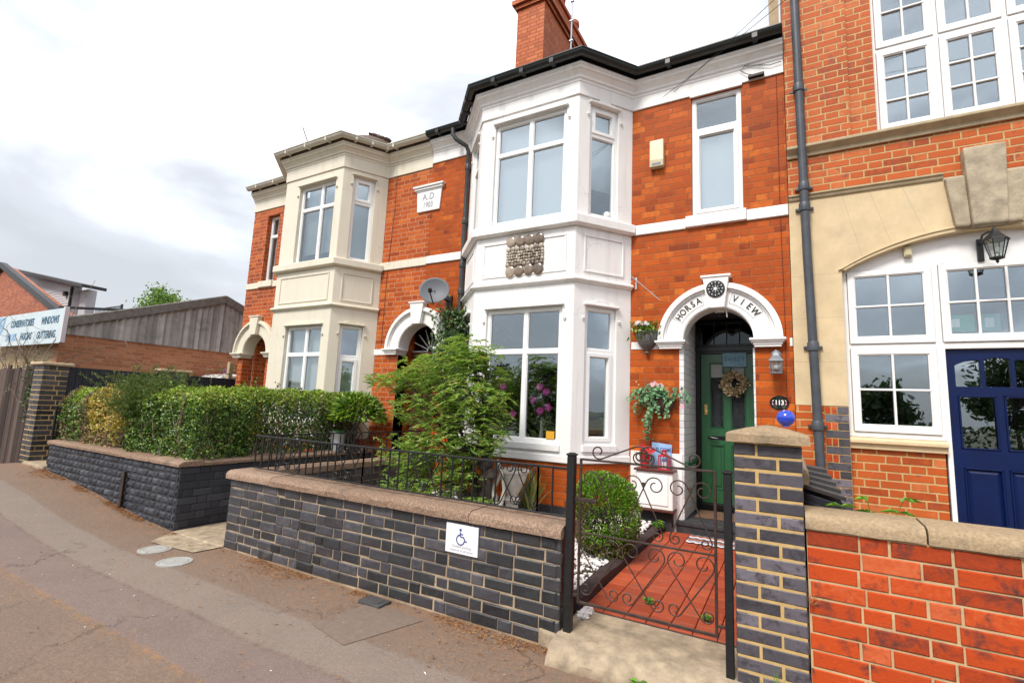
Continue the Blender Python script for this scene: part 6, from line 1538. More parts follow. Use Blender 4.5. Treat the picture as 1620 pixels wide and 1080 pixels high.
# street lantern on the hall
hn = thing('wall_lantern', 'black coach lantern with clear glass hanging on the hall under the keystone', 'lantern', (1.775, 6.2, 3.165)); lx, ly = 1.775, 6.22
mb = MB(); mb.box(1.705, 1.755, 0, .02, 3.27, 3.50, TY(6.50)); mb.tube([(1.73, 6.49, 3.44), (1.72, 6.36, 3.50), (1.74, 6.27, 3.50), (1.775, 6.22, 3.49)], .010, 8); build('bracket', mb, 'iron', hn)
mb = MB(); mb.lathe([(.006, 3.545), (.012, 3.52), (.02, 3.515), (.028, 3.49), (.05, 3.462), (.105, 3.405), (.108, 3.395), (.06, 3.395)], (lx, ly, 0), 6); build('roof', mb, 'iron', hn)
mb = MB()
for a in range(6): th_ = a * PI / 3; mb.tube([(lx + .092 * math.cos(th_), ly + .092 * math.sin(th_), 3.395), (lx + .050 * math.cos(th_), ly + .050 * math.sin(th_), 3.225)], .005, 5)
mb.lathe([(.058, 3.228), (.058, 3.215), (.03, 3.205), (.012, 3.20), (.014, 3.185), (.008, 3.175), (0, 3.165)], (lx, ly, 0), 6); build('cage', mb, 'iron', hn)
mb = MB(); mb.lathe([(.048, 3.226), (.088, 3.395)], (lx, ly, 0), 6, caps=False); build('pane', mb, 'glass', hn); mb = MB(); mb.blob((lx, ly, 3.31), .022, .022, .05, 10, 8); build('bulb', mb, 'frosted', hn, smooth=True)

# ------------------------------------------------------------------ front door furnishings
wr = thing('wreath', 'dried straw flower wreath hanging on the green front door', 'wreath', (-.745, 7.3, 1.8)); wc = Vector((-.655, 7.325, 2.055)); 
n = 900; a = NR.rand(n) * 2 * PI; rr = .122 + .036 * NR.normal(size=n) * .7; dp_ = NR.rand(n) * .06
C = np.stack([wc.x + rr * np.cos(a), wc.y - .005 - dp_, wc.z + rr * np.sin(a)], 1); D = unit(n); Nn = unit(n) + np.array([0, -1.0, 0])
leaves('straw_flower', 'straw', C, D, Nn, .030 + .028 * NR.rand(n), .022 + .012 * NR.rand(n), parent=wr)
mb = MB(); mb.tube([(wc.x + .12 * math.cos(2 * PI * k / 20), wc.y, wc.z + .12 * math.sin(2 * PI * k / 20)) for k in range(21)], .018, 6); mb.tube([(wc.x, wc.y, wc.z + .13), (wc.x, wc.y + .01, wc.z + .30)], .003, 4); build('ring', mb, 'twig', wr)
ds = thing('door_sign', 'small teal blue board reading SWEET hung at the top of the green door', 'sign', (-.61, 7.32, 2.28)); tds = T((0, 7.325, 0), (1, 0, .0))
mb = MB(); mb.box(-.795, -.495, -.012, 0, 2.285, 2.475, tds); build('board', mb, 'sign_teal', ds, bevel=.003)
mb = MB(); add_text(mb, 'SWEET', .082, tds, -.645, .001, 2.385, sx=.95, spacing=1.1, extrude=.001); add_text(mb, 'Home', .03, tds, -.56, .001, 2.318, extrude=.001); add_text(mb, 'Home', .024, tds, -.74, .001, 2.44, extrude=.001); build('wording', mb, 'ink_navy', ds)
mb = MB(); mb.tube([(-.76, 7.33, 2.47), (-.645, 7.335, 2.53), (-.53, 7.33, 2.47)], .003, 4); build('string', mb, 'twig', ds)
pl2 = thing('porch_light', 'small white porch light under the crown of the name arch', 'light', (-.74, 6.7, 2.80)); mb = MB(); mb.lathe([(.055, 2.955), (.058, 2.92), (.05, 2.905)], (-.745, 6.62, 0), 16); build('base', mb, 'upvc', pl2, smooth=True); mb = MB(); mb.lathe([(.046, 2.905), (.045, 2.87), (.03, 2.845), (0, 2.838)], (-.745, 6.62, 0), 16); build('lens', mb, 'dark_glass', pl2, smooth=True)
mb = MB(); mb.tube([(-.66, 6.50, 2.95), (-.645, 6.47, 2.82)], .007, 6); tag(build('pull_rod', mb, 'upvc'), 'short white rod hanging from the crown of the name arch', 'rod')
mb = MB(); mb.box(-1.08, -.42, -7.22, -6.72, .338, .356, T0); tag(build('doormat', mb, 'mat_coir', bevel=.004), 'brown coir mat lying in the porch against the green door', 'doormat')
mb = MB(); vs = []; K = 40
for r in range(7):
    mb.use(['sign_white', 'ink_grey', 'terracotta', 'lantern_grey', 'sign_white', 'terracotta', 'lantern_grey'][r]); vs = []
    for i in range(K + 1):
        u = -1.06 + .66 * i / K; wv = .018 * (abs((i % 5) - 2.5) - 1.2)
        vs += [(u, 5.95 + r * .054 + wv, .208 + r * .001), (u, 6.004 + r * .054 + wv, .209 + r * .001)]
    mb.add(vs, [(2 * i, 2 * i + 2, 2 * i + 3, 2 * i + 1) for i in range(K)])
tag(build('zigzag_mat', mb, None), 'zigzag striped outdoor mat at the end of the red tiled path', 'doormat')
# gas meter box with pots on its top
gm = thing('meter_box', 'white gas meter box standing against the white plinth left of the porch', 'meter box', (-1.46, 6.3, .40))
mb = MB(); mb.box(-1.69, -1.245, -.0, .235, .46, .905, TF); build('case', mb, 'white', gm, bevel=.01); mb = MB(); mb.box(-1.66, -1.30, .235, .247, .51, .87, TF); build('door', mb, 'upvc', gm, bevel=.006)
mb = MB(); mb.box(-1.71, -1.235, -.0, .265, .905, .93, TF); mb.box(-1.695, -1.24, 0, .24, .435, .46, TF); build('shelf', mb, 'brown_door', gm, bevel=.004); mb = MB(); mb.box(-1.66, -1.28, 0, .12, .15, .435, TF); build('base', mb, 'mortar_black', gm)
ws = thing('welcome_sign', 'sky blue board reading WELCOME standing on the white meter box', 'sign', (-1.38, 6.4, .93)); tws = T((0, 6.425, 0), (1, 0, 0))
mb = MB(); mb.slab([(-1.545, .935), (-1.30, .935), (-1.296, 1.225), (-1.545, 1.245)], [], 0, .012, tws); build('board', mb, 'sign_sky', ws, bevel=.003)
mb = MB(); add_text(mb, 'WELCOME', .068, tws, -1.421, .013, 1.155, sx=.74, extrude=.001, bold=.0012); add_text(mb, 'to our', .03, tws, -1.42, .013, 1.165, extrude=.001) if False else None; build('wording', mb, 'ink_blue', ws)
def flowerheads(parent, pts, mat, r, name='petals', petals=9):
    C, D, Nn, ln = [], [], [], []
    for p in pts:
        for k in range(petals):
            a = 2 * PI * k / petals + rnd.uniform(-.2, .2); e_ = rnd.uniform(-.5, .6); d = Vector((math.cos(a), -.25 + .3 * e_, math.sin(a))) ; d.normalize()
            C.append(Vector(p) + d * r * .5); D.append(d); Nn.append((.1, -1, .1)); ln.append(r * rnd.uniform(.8, 1.15))
    return leaves(name, mat, C, D, Nn, np.array(ln), np.array(ln) * .62, parent=parent, curlv=.1)
fp = thing('flower_pot', 'shiny red pot of red flowers on the white meter box', 'flower pot', (-1.60, 6.31, .93))
mb = MB(); mb.lathe([(.045, .93), (.05, .94), (.062, 1.02), (.066, 1.075), (.07, 1.08), (.07, 1.09), (.058, 1.09), (.055, 1.06)], (-1.605, 6.31, 0), 20, caps=False); mb.lathe([(0.0, .932), (.046, .932)], (-1.605, 6.31, 0), 20, caps=False); build('pot', mb, 'red_paint', fp, smooth=True)
flowerheads(fp, [(-1.605 + rnd.uniform(-.09, .11), 6.31 + rnd.uniform(-.05, .03), 1.12 + rnd.uniform(0, .08)) for _ in range(16)], 'red_petal', .036); flowerheads(fp, [(-1.53 + rnd.uniform(-.04, .06), 6.29, 1.13 + rnd.uniform(0, .04)) for _ in range(4)], 'pale_petal', .026)
n = 60; leaves('foliage', 'lf_ivy', np.stack([-1.605 + .08 * NR.normal(size=n) * .6, 6.31 + .03 * NR.normal(size=n), 1.09 + .04 * NR.rand(n)], 1), unit(n) + [0, 0, .5], unit(n), .04, .02, parent=fp)
rlan = thing('candle_lantern', 'red candle lantern beside the red flower pot on the meter box', 'lantern', (-1.36, 6.3, .93)); lx, ly = -1.365, 6.31
mb = MB(); mb.box(lx - .065, lx + .065, -ly - .05, -ly + .05, .93, .942, T0); mb.box(lx - .068, lx + .068, -ly - .055, -ly + .055, 1.085, 1.10, T0)
for a, b in ((-1, -1), (1, -1), (1, 1), (-1, 1)): mb.box(lx + a * .06 - .005, lx + a * .06 + .005, -ly + b * .045 - .005, -ly + b * .045 + .005, .942, 1.085, T0)
mb.box(lx - .004, lx + .004, -ly + .044, -ly + .049, .942, 1.085, T0)
build('frame', mb, 'red_paint', rlan); mb = MB(); mb.lathe([(.055, 1.10), (.03, 1.125), (.022, 1.15), (.036, 1.155), (.036, 1.165), (0, 1.17)], (lx, ly, 0), 16); build('cap', mb, 'red_paint', rlan, smooth=True)
mb = MB(); mb.lathe([(.028, .942), (.028, 1.02), (0, 1.02)], (lx, ly, 0), 14); build('candle', mb, 'sign_white', rlan, smooth=True)
# wall pot
wp = thing('wall_planter', 'dark lead wall pot with white flowers beside the left end of the name arch', 'planter', (-1.61, 6.35, 2.41))
mb = MB(); mb.lathe([(.02, 2.405), (.035, 2.43), (.075, 2.45), (.125, 2.52), (.145, 2.60), (.150, 2.645), (.16, 2.65), (.16, 2.665), (.135, 2.665), (.13, 2.63)], (-1.61, 6.44, 0), 26, a0=PI, a1=2 * PI, caps=False); mb.lathe([(0, 2.63), (.132, 2.63)], (-1.61, 6.44, 0), 26, a0=PI, a1=2 * PI, caps=False); mb.lathe([(.02, 2.40), (.03, 2.385), (.022, 2.37), (0, 2.36)], (-1.61, 6.40, 0), 12); build('pot', mb, 'pot_dark', wp, smooth=True)
n = 300; C = np.stack([-1.62 + .075 * NR.normal(size=n), 6.36 + .05 * NR.normal(size=n), 2.69 + .045 * NR.normal(size=n)], 1); leaves('foliage', 'lf_laurel', C, unit(n) + [0, -.3, .3], unit(n) + [0, 0, 1], .05 + .03 * NR.rand(n), .025 + .01 * NR.rand(n), parent=wp)
flowerheads(wp, [(-1.66 + rnd.uniform(-.09, .10), 6.32 + rnd.uniform(-.05, .05), 2.745 + rnd.uniform(-.01, .035)) for _ in range(16)], 'white_petal', .026); flowerheads(wp, [(-1.70 + rnd.uniform(-.06, .1), 6.33, 2.74 + rnd.uniform(-.01, .03)) for _ in range(6)], 'pale_petal', .024)
# wicker basket with trailing plant
hb = thing('hanging_basket', 'wicker wall basket with trailing pale green leaves and pink flowers above the welcome sign', 'basket', (-1.44, 6.33, 1.6))
mb = MB(); mb.lathe([(.05, 1.60), (.10, 1.63), (.15, 1.70), (.17, 1.79), (.175, 1.80), (.155, 1.80), (.14, 1.72)], (-1.42, 6.44, 0), 24, a0=PI, a1=2 * PI, caps=False); mb.lathe([(0, 1.74), (.15, 1.74)], (-1.42, 6.44, 0), 24, a0=PI, a1=2 * PI, caps=False); build('basket', mb, 'wicker', hb, smooth=True)
C, D, L_ = [], [], []
for s_ in range(40):       # trailing stems
    p = Vector((-1.48 + rnd.gauss(0, .10), 6.34 + rnd.uniform(-.06, .05), 1.82 + rnd.uniform(-.03, .08))); v = Vector((rnd.gauss(-.12, .58), rnd.uniform(-.55, .1), rnd.uniform(.05, .7)))
    ln_ = rnd.randint(5, 11) if rnd.random() < .85 else 16
    for k in range(ln_):
        p = p + v * .030; v += Vector((rnd.gauss(0, .14), rnd.gauss(0, .10), -.17)); 
        if v.length > 1.15: v.normalize()
        p.y = min(p.y, 6.42)
        for q in range(2): C.append(tuple(p + Vector((rnd.gauss(0, .014), rnd.gauss(0, .01), rnd.gauss(0, .012))))); D.append((rnd.gauss(0, 1), rnd.uniform(-1, .2), rnd.gauss(-.3, .6)))
n = len(C); leaves('foliage', 'lf_basket', C, D, unit(n) * .6 + [0, -1, .5], .030 + .026 * NR.rand(n), .024 + .018 * NR.rand(n), parent=hb)
mb = MB()
for s_ in range(16):
    p = Vector((-1.45 + rnd.gauss(0, .12), 6.35, 1.8)); q = p + Vector((rnd.gauss(-.05, .14), -.05, rnd.uniform(.05, .2))); mb.tube([p, (p + q) / 2 + Vector((0, -.03, .03)), q], .0025, 4)
for x_, z_ in ((-1.60, 1.30), (-1.58, 1.26)):
    mb.tube([(-1.55, 6.36, 1.7), (-1.59, 6.33, 1.55), (x_, 6.36, 1.42), (x_ + .02, 6.36, z_)], .004, 5)
mb.tube([(-1.57, 6.37, 1.78), (-1.60, 6.37, 1.95), (-1.615, 6.38, 2.07)], .003, 5)
build('stem', mb, 'twig', hb)
n = 60; tcv = NR.rand(n); C = np.stack([-1.585 + .03 * NR.normal(size=n), 6.34 + .02 * NR.normal(size=n), 1.26 + .32 * tcv], 1); leaves('foliage', 'lf_basket', C, unit(n), unit(n) + [0, -1, 0], .04 + .02 * NR.rand(n), .03, parent=hb)
flowerheads(hb, [(-1.46 + rnd.uniform(-.06, .08), 6.29, 1.965 + rnd.uniform(-.02, .03)) for _ in range(9)], 'pale_petal', .026); flowerheads(hb, [(-1.17 + rnd.uniform(-.03, .03), 6.30, 1.70 + rnd.uniform(-.02, .02)) for _ in range(3)], 'pale_petal', .026)
flowerheads(hb, [(-1.65 + rnd.uniform(-.08, .2), 6.32, 1.9 + rnd.uniform(-.05, .14)) for _ in range(10)], 'straw', .016, 'seed_head', 5)

# ------------------------------------------------------------------ inside the windows
fl = thing('artificial_flowers', 'magenta paper flowers on stems in a vase inside the lower bay window', 'flowers', (-3.1, 6.0, 1.2))
pts = [(-2.912, 5.93, 1.888), (-2.816, 5.93, 1.823), (-3.018, 5.93, 1.709), (-3.311, 5.93, 1.511), (-2.899, 5.93, 1.571), (-2.78, 5.93, 1.62), (-3.48, 5.93, 1.879)]
for p in pts: flowerheads(fl, [p, (p[0] + .006, p[1] - .015, p[2] + .004)], 'pink', .058, 'flower_head', 14)
mb = MB()
for p in pts: mb.tube([p, (p[0] + .02, 5.96, p[2] - .15), (-2.895 if p[0] > -3.2 else -3.40, 5.98, 1.20)], .004, 5)
build('stem', mb, 'twig', fl); mb = MB(); mb.lathe([(.035, 1.17), (.045, 1.2), (.022, 1.3), (.018, 1.45), (.026, 1.5)], (-2.895, 5.98, 0), 14); build('vase', mb, 'statue', fl, smooth=True)
mb = MB(); mb.box(-2.728, -2.612, 0, .002, 1.225, 1.325, TY(5.772)); tag(build('window_sticker', mb, 'yellow_card'), 'square yellow sticker in the bottom right corner of the lower bay window', 'sticker')
mb = MB(); mb.blob((-2.67, 5.7715, 1.30), .008, .001, .006, 8, 5)
mb = MB(); mb.lathe([(.03, 1.17), (.055, 1.20), (.06, 1.25), (.045, 1.285), (.05, 1.29), (.0, 1.28)], (-3.29, 5.90, 0), 16); tag(build('bowl', mb, 'sign_white', smooth=True), 'small white bowl on the sill inside the lower bay window', 'bowl')
mb = MB()
for (x, y, z, r) in ((-3.33, 5.93, 4.25, .055), (-3.02, 5.93, 4.25, .055)):
    mb = MB(); mb.blob((x, y, z), r, r, r, 14, 10); tag(build('ornament_ball', mb, 'sign_white', smooth=True), 'white ornament ball on the sill behind the upper bay window', 'ornament', 'white balls in the upper bay window')
mb = MB(); mb.blob((-2.13, 6.22, 4.27), .06, .06, .06, 14, 10); tag(build('ornament_ball', mb, 'sign_white', smooth=True), 'white ornament ball behind the narrow upper side window of the bay', 'ornament')
mb = MB(); hp = [( .11 * .0625 * 16 * math.sin(t_) ** 3 * .9, .11 * .0625 * (13 * math.cos(t_) - 5 * math.cos(2 * t_) - 2 * math.cos(3 * t_) - math.cos(4 * t_))) for t_ in [2 * PI * k / 30 for k in range(31)]]; mb.tube([(-3.56 + a, 5.93, 4.29 + b) for a, b in hp], .014, 6); tag(build('heart_ornament', mb, 'pale_petal', smooth=True), 'pink heart ornament on the sill at the left of the upper bay window', 'ornament')
# ------------------------------------------------------------------ planting
def hedge_pts(n, lo, hi, depth=.16, amp=.05, sc=3.0, faces=('f', 't', 'l', 'r', 'b'), rnd_top=.22, seed=0):
    lo = np.array(lo); hi = np.array(hi); d = hi - lo
    ar = {'f': d[0] * d[2], 'b': d[0] * d[2], 't': d[0] * d[1] * 1.0, 'l': d[1] * d[2], 'r': d[1] * d[2]}
    w_ = np.array([ar[k] for k in faces]); w_ = w_ / w_.sum(); pick = NR.choice(len(faces), n, p=w_)
    P = lo + d * NR.rand(n, 3); Nn = np.zeros((n, 3)); q = np.abs(NR.normal(size=n)) * depth * .55
    for i, k in enumerate(faces):
        m = pick == i
        ax, s_ = {'f': (1, -1), 'b': (1, 1), 't': (2, 1), 'l': (0, -1), 'r': (0, 1)}[k]
        P[m, ax] = (lo if s_ < 0 else hi)[ax] - s_ * q[m]; Nn[m, ax] = s_
    # round the upper edges
    cxy = (P[:, :2] - (lo + hi)[:2] / 2) / (d[:2] / 2); tz = np.clip((P[:, 2] - (hi[2] - rnd_top)) / rnd_top, 0, 1)
    P[:, :2] -= (cxy * rnd_top * .8) * (tz ** 2)[:, None]
    off = lump(P, sc, amp, seed) + lump(P, sc * 3.1, amp * .45, seed + 9)
    P += Nn * off[:, None]
    return P, Nn
def leafhedge(name, mats, n, boxes, ln, wd, lab, cat, midx=None, group=None, amp=.05, sc=3.0, up=.5, depth=.16, stalks=0, twigs=True, seed=0):
    Ps, Ns = [], []
    tot = sum((b[1][0] - b[0][0]) * (b[1][2] - b[0][2]) + (b[1][1] - b[0][1]) * (b[1][2] - b[0][2]) for b in boxes)
    for b in boxes:
        a = ((b[1][0] - b[0][0]) * (b[1][2] - b[0][2]) + (b[1][1] - b[0][1]) * (b[1][2] - b[0][2])) / tot
        P, N_ = hedge_pts(int(n * a), b[0], b[1], depth, amp, sc, *(b[2:] if len(b) > 2 else ()), seed=seed); Ps.append(P); Ns.append(N_)
    P = np.concatenate(Ps); N_ = np.concatenate(Ns); k = len(P)
    base = ((P[:, 0].min() + P[:, 0].max()) / 2, (P[:, 1].min() + P[:, 1].max()) / 2, P[:, 2].min())
    o = thing(name, lab, cat, base, group)
    D = unit(k) + N_ * .6 + np.array([0, 0, up]); Nn = unit(k) * .7 + N_ + np.array([0, 0, .5])
    mi = None if midx is None else midx(P)
    leaves('foliage', mats[0], P, D, Nn, ln * (.7 + .6 * NR.rand(k)), wd * (.7 + .6 * NR.rand(k)), parent=o, mats=mats, midx=mi)
    if twigs:
        mb = MB()
        for b in boxes:
            d = [b[1][i] - b[0][i] for i in range(3)]
            for _ in range(int(26 * (d[0] + d[1]))):
                x = b[0][0] + d[0] * rnd.uniform(.05, .95); y = b[0][1] + d[1] * rnd.uniform(.1, .9); z = b[0][2]
                p = Vector((x, y, z)); pts = [p]
                for s_ in range(4): p = p + Vector((rnd.gauss(0, .07), rnd.gauss(0, .07), d[2] * .24)); p.x = min(max(p.x, b[0][0] + .04), b[1][0] - .04); p.y = min(max(p.y, b[0][1] + .04), b[1][1] - .04); pts.append(p)
                mb.tube(pts, .010, 4, .003)
        build('stems', mb, 'twig', o)
    return o
zt = 1.66
def mi1(P): return np.where(NR.rand(len(P)) < np.clip((P[:, 2] - 1.36) * 3.0, 0.03, .80), 1, np.where(NR.rand(len(P)) < .02, 2, 0))
leafhedge('hedge', ['lf_privet', 'lf_lime', 'lf_brown'], 38000, [((-8.05, 3.36, .80), (-6.30, 4.15, zt)), ((-7.05, 4.0, .80), (-6.42, 6.05, 1.72))], .040, .022, 'long clipped green hedge with lime tips along the rough dark wall and passage', 'hedge', mi1, amp=.10, sc=2.4, depth=.24)
def mi2(P):
    br = np.array([mnoise.noise(Vector((p[0] * 2.2, p[2] * 1.3, 2.2))) for p in P]); return np.where((br > .17) & (NR.rand(len(P)) < .8), 2, np.where(NR.rand(len(P)) < np.clip((P[:, 2] - 1.22) * 2.8, .05, .85), 1, 0))
leafhedge('hedge', ['lf_privet', 'lf_lime', 'lf_brown'], 15000, [((-10.25, 3.36, .78), (-9.20, 4.2, 1.60))], .038, .021, 'patchy green and brown hedge end nearest the tall black brick pier', 'hedge', mi2, amp=.12, sc=2.4, seed=3, depth=.22)
def mi3(P): return np.where(NR.rand(len(P)) < .16, 1, np.where((P[:, 2] < 1.02) & (NR.rand(len(P)) < .75), 2, 0))
leafhedge('shrub', ['lf_yellow', 'lf_lime', 'lf_brown'], 8000, [((-9.28, 3.35, .80), (-8.30, 4.1, 1.62))], .036, .022, 'golden yellow privet in the middle of the long green hedge', 'shrub', mi3, amp=.12, sc=2.4, seed=5, depth=.2)
# feathery conifer rising behind the hedge
cf = thing('conifer', 'feathery grey green conifer bush rising above the hedge in front of the charcoal fence', 'shrub', (-8.4, 3.9, .8))
C, D = [], []
for s_ in range(420):
    p = Vector((-7.95 + rnd.gauss(0, .33), 3.66 + rnd.gauss(0, .16), 1.12 + rnd.uniform(0, .52))); a = rnd.uniform(0, 6.28); v = Vector((math.cos(a) * .8 + .12, math.sin(a) * .55 - .28, rnd.uniform(.30, 1.1))).normalized(); L_ = rnd.uniform(.30, .62)
    for k in range(44):
        f = rnd.random(); q = p + v * L_ * f - Vector((0, 0, .22 * f * f * L_)); C.append(tuple(q + Vector((rnd.gauss(0, .013), rnd.gauss(0, .013), rnd.gauss(0, .013))))); D.append(tuple(v + Vector((rnd.gauss(0, .5), rnd.gauss(0, .5), rnd.gauss(0, .4)))))
n = len(C); leaves('foliage', 'lf_conifer', C, D, unit(n), .042 + .02 * NR.rand(n), .007, parent=cf)
mb = MB(); [mb.tube([(-8.4 + rnd.gauss(0, .05), 3.9, .75), (-8.4 + rnd.gauss(0, .15), 3.88, 1.1), (-8.35 + rnd.gauss(0, .3), 3.85, 1.5)], .022, 5, .005) for _ in range(9)]; build('stems', mb, 'bark', cf)
# laurel
la = thing('laurel_shrub', 'glossy broad leaved laurel with pale new leaves at the house end of the hedge', 'shrub', (-6.2, 5.8, .8))
n = 1100; d = unit(n); d[:, 2] = np.abs(d[:, 2]) * 1.1 - .35; C = np.array([-6.22, 5.85, 1.42]) + d * np.array([.50, .44, .42]) * (1 - .30 * NR.rand(n) ** 2)[:, None]
leaves('foliage', 'lf_laurel', C, d + unit(n) * .5 + [0, 0, .35], d * .4 + unit(n) * .3 + [0, -.3, 1], .12 + .05 * NR.rand(n), .043, parent=la, curlv=.25)
mb = MB(); [mb.tube([(-6.2 + rnd.gauss(0, .05), 5.8, .7), (-6.2 + rnd.gauss(0, .14), 5.75 + rnd.gauss(0, .1), 1.1), (-6.2 + rnd.gauss(0, .3), 5.72 + rnd.gauss(0, .25), 1.6)], .014, 5, .004) for _ in range(16)]; build('stems', mb, 'bark', la)
# a few upright shoots above the hedge
mb = MB(); C = []
for x, y, h in ((-6.75, 4.4, .22), (-6.6, 4.65, .16), (-6.7, 4.2, .12), (-6.62, 5.05, .12), (-7.4, 3.6, .10), (-10.8, 6.0, .3)):
    z0 = 1.66; mb.tube([(x, y, z0), (x + .01, y, z0 + h)], .003, 4)
    for k in range(9): C.append((x + rnd.gauss(0, .018), y + rnd.gauss(0, .018), z0 + h * rnd.uniform(.4, 1.08)))
so2 = thing('hedge_shoots', 'stray upright leafy shoots sticking up above the clipped hedge', 'plant', (-6.9, 4.5, 1.6)); build('stem', mb, 'twig', so2); n = len(C); leaves('foliage', 'lf_privet', C, unit(n) + [0, 0, .6], unit(n), .05, .026, parent=so2)

# the big airy shrub in front of the bay
bs = thing('airy_shrub', 'large airy green shrub with slender leaves in front of the white bay window', 'shrub', (-3.1, 4.9, .17))
lobes = [((-3.72, 4.75, 2.02), (.62, .5, .25), 1.1), ((-4.30, 4.75, 1.92), (.46, .4, .17), .6), ((-3.22, 4.65, 1.72), (.50, .45, .30), 1.0), ((-2.90, 4.62, 1.66), (.30, .36, .26), .7), ((-3.85, 4.75, 1.58), (.55, .45, .22), .9),
         ((-3.40, 4.60, 1.24), (.55, .45, .28), 1.0), ((-4.05, 4.75, 1.05), (.46, .45, .26), .85), ((-2.84, 4.60, 1.30), (.22, .3, .18), .35), ((-3.6, 4.6, .78), (.52, .42, .24), .85), ((-3.15, 4.6, .95), (.25, .3, .18), .4), ((-4.1, 4.7, .62), (.35, .35, .18), .4), ((-3.15, 4.75, 2.2), (.26, .28, .16), .4), ((-2.9, 4.55, .60), (.16, .2, .14), .18), ((-3.45, 4.85, 2.30), (.34, .3, .20), .5), ((-3.1, 4.8, 2.02), (.30, .3, .2), .4)]
C, D, MI = [], [], []
twg = MB()
base = Vector((-3.02, 4.78, .9))
for (c, r, wt) in lobes:
    c = Vector(c)
    for s_ in range(int(165 * wt)):
        d = Vector((rnd.gauss(0, 1), rnd.gauss(0, 1), rnd.gauss(0, 1))).normalized(); f = rnd.random() ** .4
        tip = c + Vector((d.x * r[0], d.y * r[1], d.z * r[2])) * f
        out = Vector((tip.x - base.x, (tip.y - base.y) * .8, .12)).normalized() if rnd.random() < .7 else Vector((rnd.gauss(0, 1), rnd.gauss(0, 1), .2)).normalized()
        L_ = rnd.uniform(.10, .22); side = out.cross(Vector((0, 0, 1))).normalized(); st0 = tip - out * L_
        if s_ % 7 == 0: twg.tube([base.lerp(c, .55) + Vector((rnd.gauss(0, .05), rnd.gauss(0, .05), 0)), st0, tip], .0035, 4, .0015)
        for k in range(9):
            f2 = (k + .5) / 9; q = st0 + out * L_ * f2 * 1.1 - Vector((0, 0, .10 * f2 * f2)); sg = -1 if k % 2 else 1
            dd = (out * .75 + side * sg * rnd.uniform(.5, 1.1) + Vector((0, 0, rnd.uniform(-.5, .15)))).normalized()
            C.append(tuple(q + dd * .026)); D.append(tuple(dd)); MI.append(0)
n = len(C); leaves('foliage', 'lf_nandina', C, D, unit(n) * .35 + [0, -.15, 1], .056 + .040 * NR.rand(n), .016 + .010 * NR.rand(n), parent=bs)
build('twigs', twg, 'bark', bs)
mb = MB()
tr_ = [Vector((-3.00, 4.80, .12)), Vector((-2.99, 4.78, .5)), Vector((-2.93, 4.74, .85)), Vector((-2.97, 4.74, 1.15)), Vector((-3.1, 4.72, 1.5)), Vector((-3.3, 4.72, 1.85))]
mb.tube(tr_, .085, 9, .03)
for k, (c, r, wt) in enumerate(lobes[:9]): a = tr_[1 + k % 4]; mb.tube([a, a.lerp(Vector(c), .5) + Vector((0, 0, .06)), Vector(c)], .028, 6, .008)
for k in range(16): q = tr_[1 + k % 3]; mb.blob((q.x + rnd.uniform(-.05, .09), q.y - .05, q.z + rnd.uniform(-.15, .15)), .055, .05, .06, 8, 6, .6, k)
build('trunk', mb, 'bark', bs, smooth=True)
# clipped box ball beside the path
bb = thing('clipped_shrub', 'rounded clipped green shrub with bronzed lower left side beside the gravel path edge', 'shrub', (-1.62, 4.86, .17))
n = 15000; d = unit(n); e4 = np.sign(d) * np.abs(d) ** .72; e4 /= np.linalg.norm(e4, axis=1)[:, None] ** .55; rr = 1 - .16 * np.abs(NR.normal(size=n))
P = np.array([-1.62, 4.86, .60]) + e4 * np.array([.335, .34, .425]) * rr[:, None]; P += d * (lump(P, 5.5, .045) + lump(P, 13, .02))[:, None]; P = P[P[:, 2] > .19]; d = (P - np.array([-1.62, 4.86, .6])); d /= np.linalg.norm(d, axis=1)[:, None]; n = len(P)
bz = np.array([mnoise.noise(Vector(p * 3.2)) for p in P]); old = ((.62 - P[:, 2]) * 1.6 + (-1.62 - P[:, 0]) * .9 + bz * .8 > .12) & (NR.rand(n) < .82)
leaves('foliage', 'lf_box', P, d + unit(n) * .6 + [0, 0, .4], d * .5 + unit(n) * .5 + [0, 0, .5], .026 + .014 * NR.rand(n), .013, parent=bb, mats=['lf_box', 'lf_boxold', 'lf_brown'], midx=np.where(old, np.where(NR.rand(n) < .14, 2, 1), 0))
mb = MB(); [mb.tube([(-1.62 + rnd.gauss(0, .02), 4.86, .12), (-1.62 + rnd.gauss(0, .09), 4.86 + rnd.gauss(0, .09), .45), (-1.62 + rnd.gauss(0, .17), 4.86 + rnd.gauss(0, .17), .85)], .012, 5, .003) for _ in range(26)]; build('stems', mb, 'bark', bb)
# yucca and other spiky plants
def spiky(name, lab, x, y, z, n, L_, wd, mat, spread=.6, lean=0, trunk=None):
    o = thing(name, lab, 'plant', (x, y, z)); mb = MB()
    for i in range(n):
        a = rnd.uniform(0, 2 * PI); el_ = rnd.uniform(.25, 1) ** .8; v = Vector((math.cos(a) * spread * (1.1 - el_) + lean, math.sin(a) * spread * (1.1 - el_), el_)).normalized(); l = L_ * rnd.uniform(.7, 1.05); s_ = v.cross(Vector((0, 0, 1.01))).normalized()
        p = Vector((x, y, z + (trunk or 0))); P0 = p + s_ * wd * .3; P1 = p - s_ * wd * .3; m = p + v * l * .5; up = Vector((0, 0, -.10 * l * (1 - el_)))
        m1, m2 = m + s_ * wd * .5, m - s_ * wd * .5; t_ = p + v * l + up * 2.5; mid = m + up * .4 + v.cross(s_) * wd * .18
        mb.add([P0, P1, m2, m1, t_, mid], [(0, 1, 5), (0, 5, 3), (1, 2, 5), (3, 5, 4), (5, 2, 4)])
    build('foliage', mb, mat, o)
    if trunk: mb = MB(); mb.tube([(x, y, z - .03), (x, y, z + trunk + .02)], .022, 8, .03); build('stem', mb, 'twig', o, smooth=True)
    return o
